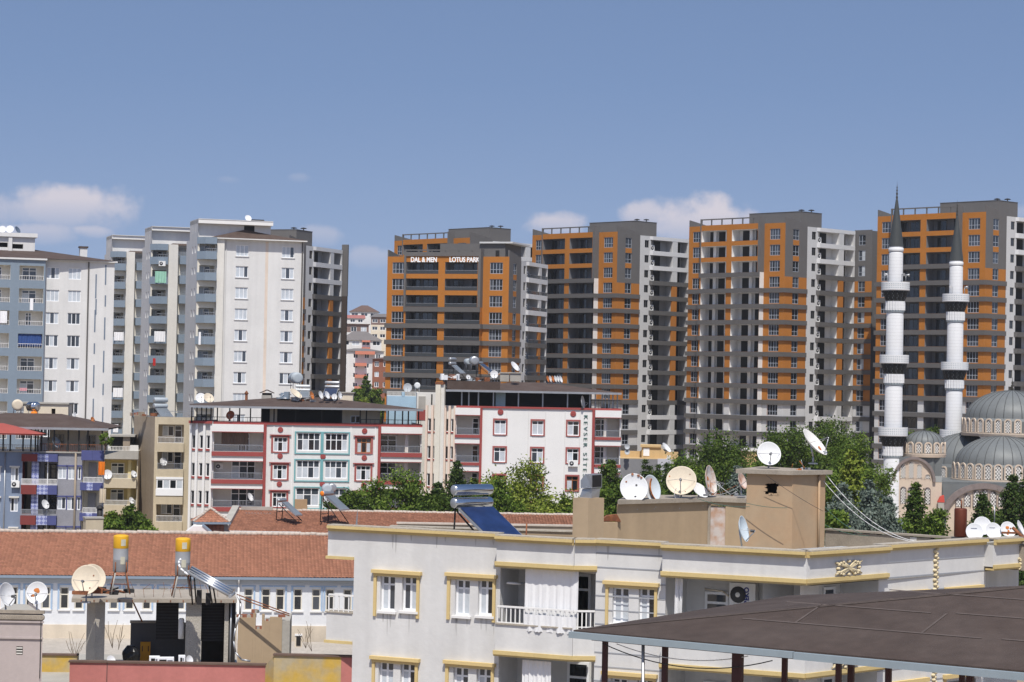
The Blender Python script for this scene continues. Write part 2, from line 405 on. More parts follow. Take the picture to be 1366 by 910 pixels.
    if show_front:
        LWl = Wall(F.p(0,-6.5,0), hF-90)
        wl.hexa([F.p(.22,-.02,zt), F.p(.22,-6,zt), F.p(0,-6,zt), F.p(0,-.02,zt)][::-1], [F.p(.22,-.02,zt+1.25), F.p(.22,-6,zt+.4), F.p(0,-6,zt+.4), F.p(0,-.02,zt+1.25)][::-1], grey)
    # far return wing
    SL = s_len
    panel(wl, S, 0, SL, zb, zw+.2, grey, [(1.0, 2.6, wz(k)[0], wz(k)[1]) for k in range(n)] if tail_h is None else [], [(0, SL, zor, zg3, orange), (0, SL, zb, zor, lgrey)])
    # closed volume behind: end walls and roof
    a, b, c, d_ = F.p(0,0,0), corner, RW.p(LR,0,0), F.p(0,-LR,0)
    e_ = S.p(SL, 0, 0); f_ = (e_ - S.n*10) if SL > .5 else e_ - F.e*10; g_ = d_ - F.n*2
    for p, q in ((e_, f_), (f_, g_), (g_, a)):
        wl.face([(p.x,p.y,zb), (q.x,q.y,zb), (q.x,q.y,zw), (p.x,p.y,zw)], grey)
    wl.face([(q.x, q.y, zw-.5) for q in (a, b, c, e_, f_, g_)], conc)
    part('wall', wl, root)
    # roof house
    bx = MB(); Pc = corner + RW.e*8.5 - F.e*3.0; zc = zt+2.75
    Bw = Wall(Pc - F.e*12.6, hF); 
    bx.box(Bw, 0, 12.6, -6.5, 0, zt-.8, zc, grey); bx.box(Bw, -.06, 12.66, -6.56, .06, zc, zc+.08, greyb)
    if show_front:
        bx.box(Bw, 3.5, 3.9, -.3, .05, zt-.5, zt+.9, greyb); 
    part('roof_house', bx, root)
    for sx in (10.6, 12.0):
        v = MB(); pv = Bw.p(sx, -2.2-(sx-10)*.9, zc+.08); v.tube(pv, pv+Vector((0,0,.35)), .12, .12, 8, galv); v.lathe(pv+Vector((0,0,.35)), [(.65, 0), (.45, .16), (0, .26)], 12, black); part('roof_vent', v, root)
    if show_front:
        # pergola rail on the roof edge
        rl = MB(); rl.box(F, 3.9, 18.65, 1.0, 1.28, zt+1.0, zt+1.22, grey)
        for i in range(6): s = 4.05+i*2.55; rl.box(F, s-.1, s+.1, 1.05, 1.25, zt, zt+1.0, grey)
        rl.box(F, 3.9, 4.2, .98, 1.3, zt-.02, zt+1.24, grey); rl.box(F, 18.1, 18.65, -.4, 1.3, zt-.02, zt+1.35, grey)
        part('roof_rail', rl, root)
    # bands, railings, glazing
    for k in range(min(n, vis)):
        zf = floor(k)
        if show_front:
            if k >= 2:
                bm_ = MB(); z0, z1 = zf-.86, zf-.02
                if k == 2: bm_.box(F, 3.86, 18.69, 1.3, 1.52, z0, z1, greyb)
                else:
                    bm_.box(F, 3.7, 18.9, 1.302, 1.6, z0, z1, greyb); bm_.box(F, 18.652, 18.9, .3, 1.302, z0, z1, greyb)
                    bm_.box(F, -.28, 3.7, .004, .3, z0, z1, greyb); bm_.box(F, 18.652, LF+.3, .004, .3, z0, z1, greyb)
                    bm_.box(RW, .004, 6.66, .004, .3, z0, z1, greyb)
                part('parapet_band', bm_, root)
            rr = MB()
            for s0, s1 in ((4.3, 10.45), (11.85, 18.0 if k < 3 else 18.6)):
                dd = 1.22 if k < 3 else 1.35
                rr.box(F, s0, s1, dd-.03, dd+.03, zf+.62, zf+.68, galv); rr.box(F, s0, s1, dd-.008, dd+.008, zf+.02, zf+.62, g_rail)
            if kind == 'sign': part('glass_railing', rr, root)
            for sx, ww in ((5.3, 1.6), (7.7, 2.0), (13.6, 2.0), (16.7, 1.8)):
                if kind == 'raw':
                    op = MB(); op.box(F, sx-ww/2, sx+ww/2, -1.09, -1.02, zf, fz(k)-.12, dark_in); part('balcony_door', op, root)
                else: win(root, F, sx, zf, ww, 2.0, nx=2, pats=rnd.choice(('d', 'gd', 'd')), fm=greyb, d=-1.02, bar=.08, name='balcony_door')
            win(root, F, 2.3, wz(k)[0], 2.6, fz(k)-wz(k)[0], nx=4, tr=(.38,), fm=pvc2, pats=rnd.choice(('dg', 'gd', 'd', 'gdd')), bar=.085)
            win(root, F, 21.17, wz(k)[0], 2.45, fz(k)-wz(k)[0], nx=4, tr=(.38,), fm=pvc2, pats=rnd.choice(('gd', 'g', 'd', 'ggd')), bar=.085)
        elif k >= 3:
            bm_ = MB(); bm_.box(RW, -.3, 6.66, .004, .3, zf-.86, zf-.02, greyb); part('parapet_band', bm_, root)
        win(root, RW, 3.325, wz(k)[0], 1.85, fz(k)-wz(k)[0], nx=2, tr=(.38,), fm=pvc2, pats=rnd.choice(('gd', 'g', 'd')), bar=.085)
        win(root, RW, 8.75, floor(k)+.5, 1.3, fz(k)-floor(k)-.65, nx=2, pats='d', fm=greyb, bar=.1)
        if tail_h is None: win(root, S, 1.8, wz(k)[0], 1.6, fz(k)-wz(k)[0], nx=2, tr=(.38,), fm=pvc2, pats=rnd.choice(('gc', 'g', 'gd')), bar=.085)
        # side balcony with a chamfered corner
        bm_ = MB(); pm = greyb if (4 if kind == 'sign' else 2) <= k < last_or else pale_grey
        poly = [RW.p(*q, 0) for q in ((9.6, .022), (10.2, .36), (21.35, .36), (21.35, .022))]
        bm_.prism([(q.x, q.y) for q in poly], zf-.92, zf-.05, pm)
        part('balcony', bm_, root)
        rr = MB(); rr.box(RW, 10.6, 21.3, .30, .34, zf+.55, zf+.6, galv); rr.box(RW, 10.6, 21.3, .31, .33, zf-.05, zf+.55, g_mid)
        if kind == 'sign': part('glass_railing', rr, root)
        for sa, sb_ in ((16.3, 17.8), (21.0, 21.35)):
            pq = MB(); pq.box(RW, sa, sb_, .022, .33, zf-.05, (fz(0) if k == 0 else floor(k-1)-.92), orange if (3 <= k < last_or and sa < 20) else lgrey); part('balcony_pier', pq, root)
        if k == 0:
            pr = MB(); poly = [RW.p(*q, 0) for q in ((9.6, .022), (10.2, .36), (21.35, .36), (21.35, .022))]
            pr.prism([(q.x, q.y) for q in poly], fz(0), zw, pale_grey); part('balcony_roof', pr, root)
        for sx, ww in ((13.4, 2.0), (19.6, 1.8)):
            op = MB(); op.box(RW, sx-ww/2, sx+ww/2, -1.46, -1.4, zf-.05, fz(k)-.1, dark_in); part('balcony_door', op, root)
        if k >= 3:
            bm_ = MB(); bm_.box(S, .1, SL+.3, .004, .3, zf-.86, zf-.02, greyb); part('parapet_band', bm_, root)
        if ac and k < 13:
            ac_unit(RW, 10.8, -.5, zf-.04, 'white air conditioner on %s, %s' % (ac, ORD[k]), 'air conditioners on tower balconies', .9, 1.15)
    return root, F, RW, zt
towers = {}
G_T = 'orange and grey apartment towers'
t3 = tower(1048, 297, 420, -45, 16, 'raw', 'orange and grey tower with pale unglazed balconies, just left of the minarets', G_T, ac='the tower with pale balconies')
t2 = tower(824, 309, 444, -45, 16, 'dark', 'orange and grey tower with dark balconies, left of the one with pale balconies', G_T, ac='the tower right of the lettered one', s_len=3.0)
t4 = tower(1315.5, 282.5, 402, -45, 16, 'dark', 'orange and grey tower standing behind the two minarets', G_T, s_len=3.0)
t1 = tower(679.5, 342.5, 404, -19, 16, 'sign', 'orange and grey tower lettered in white along its top', G_T, ac='the lettered tower', s_len=.05, tail_h=-19.001)
t1b = tower(627, 317, 470, -45, 17, 'dark', 'taller orange and grey tower half hidden behind the lettered one', G_T, s_len=3.0, vis=3)
t0 = tower(386, 322, 412, -22, 16, 'dark', 'dark grey tower showing its balconies right of the white stepped block', G_T, s_len=3.2, show_front=False, tail_h=77)
def text_part(txt, loc, rot, size, m, parent, ext=.03, align='LEFT', name='lettering', xs=1.0, gap=1.0, off=.035):
    cu = bpy.data.curves.new(name, 'FONT'); cu.body = txt; cu.size = size; cu.extrude = ext; cu.align_x = align; cu.align_y = 'TOP_BASELINE'; cu.offset = size*off; cu.space_character = gap
    o = bpy.data.objects.new(name, cu)
    me = bpy.data.meshes.new_from_object(o); me.materials.clear(); me.materials.append(m)
    bpy.data.objects.remove(o); bpy.data.curves.remove(cu)
    ob = bpy.data.objects.new(name, me); C.objects.link(ob); ob.parent = parent
    ob.location = Vector(loc)-ORG[parent.name]; ob.rotation_euler = rot; ob.scale = (xs, 1, 1); return ob
root, F, RW, zt = t0
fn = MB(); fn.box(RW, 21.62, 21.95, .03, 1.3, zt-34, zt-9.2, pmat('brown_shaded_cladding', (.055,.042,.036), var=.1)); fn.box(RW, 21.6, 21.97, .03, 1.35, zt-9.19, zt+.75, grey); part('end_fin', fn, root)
letter_white = pmat('white_sign_letters', (.88,.88,.88), var=0, fine=0)
# the sign and the set-back roof storey of the lettered tower
root, F, RW, zt = t1
for txt, xa, xb in (('DAL & MEN', 548, 583), ('LOTUS PARK', 599.5, 640.5)):
    s0, s1 = F.S(xa, 347, 1.3), F.S(xb, 347, 1.3)
    o = text_part(txt, F.p(s0, 1.36, F.Z((xa+xb)/2, 349.5, 1.3)), (R(90), 0, F.h), 1.25, letter_white, root)
    wd = max(v.co.x for v in o.data.vertices); o.scale = ((s1-s0)/wd, 1, 1)
ph = MB(); s0, s1 = F.S(587, 340, -3), F.S(674, 330, -3); zz = F.Z(620, 325, -3)
ph.box(F, s0, s1, -12, -3, zt-.8, zz, grey); ph.box(F, s0+(s1-s0)*.62, s1+1.6, -12.3, -2.5, zz+.002, zz+.3, lgrey)
part('roof_house', ph, root, 'set-back grey roof storey with overhanging slab')
dk = MB(); a_, b_ = F.S(661, 335, -2.9), F.S(666, 335, -2.9); dk.box(F, a_, b_, -3.1, -2.96, zt+.1, zt+1.3, dark_in); part('roof_house_opening', dk, root)
for dd, xa, xb in ((1.2, 541, 648),):
    fr = MB(); s0, s1 = F.S(xa, 340, dd), F.S(xb, 340, dd)
    fr.box(F, 3.86, 18.69, 1.302, 1.5, zt-.0, zt+.75, grey); fr.box(F, 3.86, 4.25, 1.302, 1.5, zt-9.2, zt, grey); fr.box(F, 18.25, 18.69, 1.302, 1.5, zt-9.2, zt, grey)
    part('portal_frame', fr, root)
# ------------------------------------------------------------------ ground and hill
soil = pmat('dry_soil', (.30,.24,.17), var=.2, scale=.05, fine=.1)
asph = pmat('asphalt', (.05,.05,.05), var=.15, scale=.2)
grass_m = pmat('dry_scrub', (.17,.15,.08), var=.3, scale=.03)
def gz(x, y):
    z = -2.0
    if y > 320: z += (min(y, 560)-320)*.012
    if y > 560: z += 2.9*0 + (y-560)*.062 if y < 1150 else 590*.062+(y-1150)*.004
    return z
g = MB(); xs = [-6000,-1500,-600,-300,-200,-100,-50,0,50,100,200,300,600,1500,6000]; ys = [-3000,-200,0,50,100,150,200,260,320,360,400,450,500,560,620,700,800,900,1000,1100,1150,1500,3000,9000]
vv = [(x, y, gz(x, y)) for y in ys for x in xs]; nx_ = len(xs)
g.add_tri(vv, [(j*nx_+i, j*nx_+i+1, (j+1)*nx_+i+1, (j+1)*nx_+i) for j in range(len(ys)-1) for i in range(nx_-1)], soil, True)
struct('ground', g)
rd = MB(); rd.face([(-200,205,-1.99),(200,205,-1.99),(200,214,-1.99),(-200,214,-1.99)], asph); struct('road', rd)
# ------------------------------------------------------------------ houses far up the hill
brick = pmat('red_brick', (.26,.105,.065), var=.12, scale=.4)
tile_far = pmat('brown_roof_tiles', (.12,.075,.06), var=.12, scale=.5)
tile_grey = pmat('grey_roof_tiles', (.16,.145,.14), var=.12)
pink_roof = pmat('faded_red_roof', (.36,.14,.12), var=.1)
salmon = pmat('salmon_parapet', (.55,.20,.13), var=.06)
brown_w = pmat('brown_render', (.20,.135,.115), var=.1)
def house(label, x0, x1, yt, yb, D, h, wm, rm, roof, cols, rows, rise=2.0, depth=10, zones=(), ww=1.3, wh=1.4, extra=None):
    W = wall_px(x0, yt, D, h); L = W.S(x1, yt); zt = W.Z((x0+x1)/2, yt); zb = gz(0, D)-1; zlow = W.Z((x0+x1)/2, yb)
    root = thing('hillside_house', W.p(L/2, 0, zb), label, 'house', 'houses up the hillside'); b = MB()
    st = max((zt-zlow)/max(rows, 1), 2.2)
    ws = [(L*(i+.5)/cols, zt-st*(j+.75)) for i in range(cols) for j in range(rows)]
    panel(b, W, 0, L, zb, zt, wm, [(s-ww/2, s+ww/2, z, z+wh) for s, z in ws], [(a*L, c*L, zt-(zt-zlow)*e, zt-(zt-zlow)*d, m) for a, c, d, e, m in zones])
    b.face([W.p(0,-depth,zb), W.p(0,0,zb), W.p(0,0,zt), W.p(0,-depth,zt)], wm); b.face([W.p(L,0,zb), W.p(L,-depth,zb), W.p(L,-depth,zt), W.p(L,0,zt)], wm)
    b.face([W.p(L,-depth,zb), W.p(0,-depth,zb), W.p(0,-depth,zt), W.p(L,-depth,zt)], wm)
    part('wall', b, root)
    r = MB(); o = .5
    A, B, Cc, Dd = W.p(-o,o,zt), W.p(L+o,o,zt), W.p(L+o,-depth-o,zt), W.p(-o,-depth-o,zt)
    if roof == 'hip':
        i = min(depth/2, L/2.2); P, Q = W.p(i,-depth/2,zt+rise), W.p(L-i,-depth/2,zt+rise)
        r.face([A,B,Q,P], rm); r.face([B,Cc,Q], rm); r.face([Cc,Dd,P,Q], rm); r.face([Dd,A,P], rm); r.face([Dd,Cc,B,A], rm)
    elif roof == 'shed': r.face([A,B,Cc+Vector((0,0,rise)),Dd+Vector((0,0,rise))], rm); r.face([Dd,Cc,B,A], rm)
    else: r.hexa([A,B,Cc,Dd], [q+Vector((0,0,.3)) for q in (A,B,Cc,Dd)], rm)
    part('roof', r, root)
    for s, z in ws: win(root, W, s, z, ww, wh, nx=2, pats=rnd.choice(('dg', 'd', 'g', 'c')), bar=.14)
    if extra: extra(root, W, L, zt)
    return root, W, L, zt
house('white house with a brown hipped roof at the very top of the hill', 467, 505, 416, 424, 1000, 3, white, tile_far, 'hip', 3, 1, rise=3.0, ww=3, wh=1.5)
house('white house under a faded red sloping roof on the hill', 455, 486, 424.5, 432, 950, 5, white, pink_roof, 'shed', 3, 1, rise=1.6, ww=2, wh=1.4)
house('brown and cream house with a grey roof, right edge of the hillside gap', 495, 516, 423, 453, 900, -8, cream, tile_grey, 'shed', 2, 3, rise=1.6, zones=[(0,1,0,.35,brown_w)], ww=2.2)
house('long brown house with a row of white windows on the hill', 452, 492, 433, 446, 860, 6, brown_w, tile_far, 'flat', 3, 1, ww=2.2, wh=2.0, zones=[(0,1,.8,1.6,white)])
def red_balc(root, W, L, zt):
    b = MB(); b.box(W, L*.52, L*.72, 0, 1.2, zt-3.6, zt-2.4, salmon); b.box(W, L*.52, L*.72, .01, 1.2, zt-.6, zt, salmon); part('balcony', b, root)
house('white house with one red balcony under a wide grey hipped roof', 454, 509, 454, 463, 780, 8, white, tile_grey, 'hip', 4, 1, rise=3.2, ww=2.6, wh=1.6, extra=red_balc)
def salm(root, W, L, zt):
    for k in range(4):
        b = MB(); z = zt-1-k*3.6; b.box(W, L*.36, L*(.8 if k == 0 else .62), .01, 1.6, z, z+1.0, salmon); part('balcony', b, root)
house('white apartment house with salmon balcony parapets on the hill', 452, 512, 468.5, 520, 690, 6, white, tile_grey, 'hip', 4, 4, rise=.9, ww=1.5, extra=salm)
house('red brick house with white windows left of the lettered tower', 497, 520, 479, 520, 610, -20, brick, tile_far, 'shed', 2, 3, rise=.8, depth=12, ww=1.3)
# ------------------------------------------------------------------ blue and white block at the left edge
blue = pmat('slate_blue_render', (.20,.25,.305), var=.05, scale=.4, streak=.05)
blue_d = pmat('slate_blue_strip', (.15,.19,.25))
brown_roof = pmat('brown_membrane_roof', (.070,.047,.038), var=.14, scale=.5, fine=.14, col2=(.086,.062,.052))
cloth_w = pmat('white_cloth', (.82,.82,.83), var=.05, scale=2); cloth_b = pmat('blue_cloth', (.03,.07,.22), var=.15, scale=3)
cloth_g = pmat('green_cloth', (.30,.55,.42), var=.1, scale=2); cloth_r = pmat('red_cloth', (.5,.03,.03)); cloth_o = pmat('orange_cloth', (.75,.22,.02), var=.15, scale=3)
def cloth(mb, W, s0, s1, d, z0, z1, m, amp=.05, waves=4, sag=0):
    n = 48; rows = 6; rc = random.Random(int(abs(s0*97+z1*31))); ph = rc.uniform(0,6)
    pts = []
    for j in range(rows+1):
        t = j/rows; z = z1+(z0-z1)*t
        hem = [rc.uniform(-.5,1)*amp*.55*(t > .95) for i in range(n+1)]
        pts.append([W.p(s0+(s1-s0)*i/n, d+amp*(.45+.55*t)*(.6*math.sin(2*math.pi*waves*i/n+.7*j*.3+ph)+.5*math.sin(2*math.pi*waves*.43*i/n+1.3*ph)+.25*math.sin(2*math.pi*waves*1.9*i/n)), z-sag*math.sin(math.pi*i/n)*(1-t)+hem[i]) for i in range(n+1)])
    for j in range(rows):
        for i in range(n): mb.face([pts[j+1][i], pts[j+1][i+1], pts[j][i+1], pts[j][i]], m, True)
def dish(loc, dia, az, elv, label, m=None, group='satellite dishes on the roofs', arm=True, post=.35, back=None, name='satellite_dish', offset=True, spots=None, lnb=None):
    """loc = foot of its post; az = way it faces (0 towards the camera, + to the right); elv = tilt up in degrees"""
    m = m or dish_w; root = thing(name, loc, label, 'satellite dish', group)
    f = Vector((math.sin(R(az))*math.cos(R(elv)), -math.cos(R(az))*math.cos(R(elv)), math.sin(R(elv)))); x = f.cross(Vector((0,0,1))); x = x.normalized() if x.length > .01 else Vector((1,0,0)); x = -x if x.x < 0 and abs(az) < 90 else x
    y = f.cross(x).normalized(); y = y if y.z >= 0 or abs(y.z) < 1e-3 else -y
    r = dia/2; c = Vector(loc)+Vector((0,0,post+r*math.cos(R(elv))*1.0))
    b = MB(); dp = r*.30
    prof = [(0,0), (r*.35, dp*.12), (r*.7, dp*.49), (r*.94, dp*.88), (r, dp), (r*1.02, dp*.97), (r*.72, dp*.47-.02), (0, -.03)]
    b.lathe(c - f*(dp*.4), prof, 28, m, X=x, Y=y*1.06, Zd=f, mfun=(lambda k: (back or m) if k >= 5 else m))
    part('reflector', b, root)
    p = MB(); foot = Vector(loc); bc = c - f*(dp*.4+.05)
    p.tube(foot, foot+Vector((0,0,post*.8)), .03*max(1, dia), None, 8, galv); p.tube(foot+Vector((0,0,post*.8)), bc, .03, None, 8, galv); p.box(Wall(foot-Vector((.15,0,0)), 0), 0, .3, -.15, .15, foot.z-.01, foot.z+.03, galv)
    part('mount', p, root)
    if arm:
        a = MB(); tip = c + f*(r*1.05) - y*(r*.35); low = c + f*(dp*.4) - y*(r*.97)
        a.tube(low, tip, .018, None, 6, galv); a.tube(c+f*(dp*.3)+x*(r*.95), tip, .008, None, 5, galv); a.tube(c+f*(dp*.3)-x*(r*.95), tip, .008, None, 5, galv); part('feed_arm', a, root)
        l = MB(); l.tube(tip-f*.02, tip-f*.16+y*.03, .045, .05, 10, lnb or fan_m); part('receiver', l, root)
    if spots:
        sp = MB()
        for (u, v, q, mm) in spots:
            pc = c + x*(u*r) + y*(v*r*1.06); dd = dp*(u*u+v*v) - dp*.4 + .012; sp.lathe(pc + f*dd, [(q*r, 0), (0, .004)], 9, mm, X=x, Y=y, Zd=f)
        part('rust_patch', sp, root)
    return root
dish_w = pmat('white_dish_paint', (.66,.665,.67), rough=.55, var=.05, scale=2)
dish_c = pmat('yellowed_dish_paint', (.62,.54,.42), rough=.7, var=.10, scale=1.5, streak=.08)
dish_g = pmat('grey_dish_paint', (.40,.42,.44), rough=.6, var=.1, scale=2)
dish_rust = pmat('rust_orange_dish', (.48,.16,.04), rough=.85, var=.25, scale=3)
W = wall_px(0, 345, 302, 18); e0 = W.S(-70, 345)
zt = W.Z(100, 290+285/5); s60, s153 = W.S(60, 346), W.S(153, 350); FL = (W.Z(100, 356.6)-W.Z(100, 446.6))/3; zb = gz(0, 300)
rA = thing('blue_white_apartment_block', W.p(0, 0, zb), 'blue and white apartment block cut by the left edge', 'apartment block')
b = MB(); hb = []; hw = []
wz1 = W.Z(70, 356.6); w1s, w2s = W.S(71, 360), W.S(100, 360)
nA = 10
def opz(k): z1 = W.Z(40, 354.5, .9)-k*FL; return z1-1.95, z1
bs = [(W.S(-22, 360, .9), W.S(14, 360, .9)), (W.S(26, 360, .9), W.S(58.6, 360, .9))]
for k in range(nA):
    for a_, c_ in bs: hb.append((a_, c_, opz(k)[0], opz(k)[1], 1.5, white_warm, white_warm))
    for s in (w1s, w2s): hw.append((s-.85, s+.85, wz1-1.55-k*FL, wz1-k*FL))
panel(b, W, e0, s60, zb, zt, blue, hb, d=.9)
b.face([W.p(s60,.9,zb), W.p(s60,0,zb), W.p(s60,0,zt), W.p(s60,.9,zt)], blue)
panel(b, W, s60, s153, zb, zt, white, hw)
b.face([W.p(s153,0,zb), W.p(s153,-14,zb), W.p(s153,-14,zt), W.p(s153,0,zt)], white); b.face([W.p(e0,-14,zb), W.p(e0,0,zb), W.p(e0,0,zt), W.p(e0,-14,zt)], white)
b.face([W.p(s153,-14,zb), W.p(e0,-14,zb), W.p(e0,-14,zt), W.p(s153,-14,zt)], white)
part('wall', b, rA)
for k in range(nA):
    for s in (w1s, w2s): win(rA, W, s, wz1-1.55-k*FL, 1.7, 1.55, nx=3, pats=rnd.choice(('cgc', 'ccc', 'cgc', 'gcg', 'gdg')), bar=.085)
    for i, (a_, c_) in enumerate(bs):
        r_ = MB(); rail(r_, W, a_+.03, c_-.03, .84, opz(k)[0], .62, white_new, .3); part('balcony_railing', r_, rA)
        win(rA, W, (a_*.55+c_*.45), opz(k)[0], 1.9 if k != 2 else .8, 1.75, nx=2, pats=rnd.choice(('g', 'dg', 'cg')), tr=(.75,), d=-.58, name='balcony_door')
ds = MB()
for x, y0, y1 in ((128,366,398),(141,353.5,380),(126.6,413.5,443),(139.6,423.5,453),(128,399,420),(140.5,394,409),(125.8,458,472),(138.2,468,497),(125,487,517),(137.5,512,527),(124.2,532,562),(137,543,568)):
    s = W.S(x, (y0+y1)/2); ds.box(W, s-.09, s+.09, .003, .03, W.Z(x, y1), W.Z(x, y0), blue_d)
part('facade_strips', ds, rA)
dp = MB(); s = W.S(117.3, 400); dp.box(W, s-.09, s+.09, .003, .14, zb, zt-.1, greyb); part('downpipe', dp, rA)
rf = MB(); rdg = W.S(48, 333, -8); zr = W.Z(48, 333.5, -7.5)
A_, B_, C_, D_ = W.p(e0,1.1,zt), W.p(s153+.35,.35,zt), W.p(s153+.35,-14.5,zt), W.p(e0,-14.5,zt); P_, Q_ = W.p(e0,-7.5,zr), W.p(rdg,-7.5,zr)
rf.face([A_,W.p(s60,1.1,zt),B_,Q_,P_], brown_roof); rf.face([B_,C_,Q_], brown_roof); rf.face([C_,D_,P_,Q_], brown_roof); rf.box(W, e0, s60+.2, .901, 1.15, zt-.22, zt, white); rf.box(W, s60+.2, s153+.36, .003, .36, zt-.2, zt-.01, white)
part('roof', rf, rA)
bx = MB(); s0, s1 = W.S(-40, 330, -6), W.S(46.5, 330, -6); z0, z1 = W.Z(30, 336, -6), W.Z(30, 316.5, -6)
panel(bx, W, s0, s1, z0-1, z1, white, [(W.S(-10,328,-6), W.S(10.5,328,-6), z0+.55, z0+1.2, 1, dark_in), (W.S(16,328,-6), W.S(31,328,-6), z0+.4, z0+1.05, 1, dark_in)], d=-6)
bx.box(W, s0, s1+.3, -11, -5.6, z1, z1+.55, white); bx.face([W.p(s1,-6,z0-1), W.p(s1,-11,z0-1), W.p(s1,-11,z1), W.p(s1,-6,z1)], white); s = W.S(13.5, 328, -6); bx.box(W, s-.25, s+.25, -5.99, -5.7, z0-1, z1, white)
part('roof_house', bx, rA)
c_ = MB(); s = W.S(111, 336, -6); cz = W.Z(111, 331, -6); c_.box(W, s-.5, s+.5, -6.5, -5.5, zt-.2, cz, white); c_.box(W, s-.62, s+.62, -6.62, -5.38, cz, cz+.22, brown_roof); part('chimney', c_, rA)
for x, dia, az_, lab, mm in ((3, 1.0, 10, 'white satellite dish on the blue block, at the left edge', None), (13, 1.1, 5, 'white satellite dish in the middle of three on the blue block', None), (23, 1.0, 65, 'dark blue-grey satellite dish turned aside on the blue block', pmat('blue_dish', (.08,.11,.16)))):
    s = W.S(x, 314, -8); dish(W.p(s, -8, z1+.55), dia, az_, 30, lab, mm, arm=False, post=.1)
def hang(name, W, x0, x1, y0, y1, d, m, label, cat='laundry', amp=.05, group='cloths hung on balconies', waves=4):
    b = MB(); s0, s1 = W.S(x0, y0, d), W.S(x1, y0, d); z1, z0 = W.Z((x0+x1)/2, y0, d), W.Z((x0+x1)/2, y1, d)
    cloth(b, W, s0, s1, d, z0, z1, m, amp, waves); return solo(name, b, W.p((s0+s1)/2, d, z0), label, cat, group)
hang('hanging_cloth', W, 40, 44.5, 398, 414, .98, cloth_w, 'white cloth hanging over a railing of the blue block', waves=2)
hang('balcony_curtain', W, 24.5, 55.5, 446, 462, .72, cloth_b, 'deep blue curtains across a balcony of the blue block', 'curtain', waves=9)
hang('hanging_cloth', W, 0, 9.5, 415, 431, .98, cloth_w, 'white sheet at the left edge on the blue block')
hang('hanging_cloth', W, 26, 36, 517.5, 521.5, .98, pmat('pink_cloth', (.6,.3,.33)), 'pink washing on a lower railing of the blue block')
hang('balcony_curtain', W, 52, 58, 386, 400, .5, g_curt, 'pale glazed screen beside a door on the blue block', 'curtain') if False else None
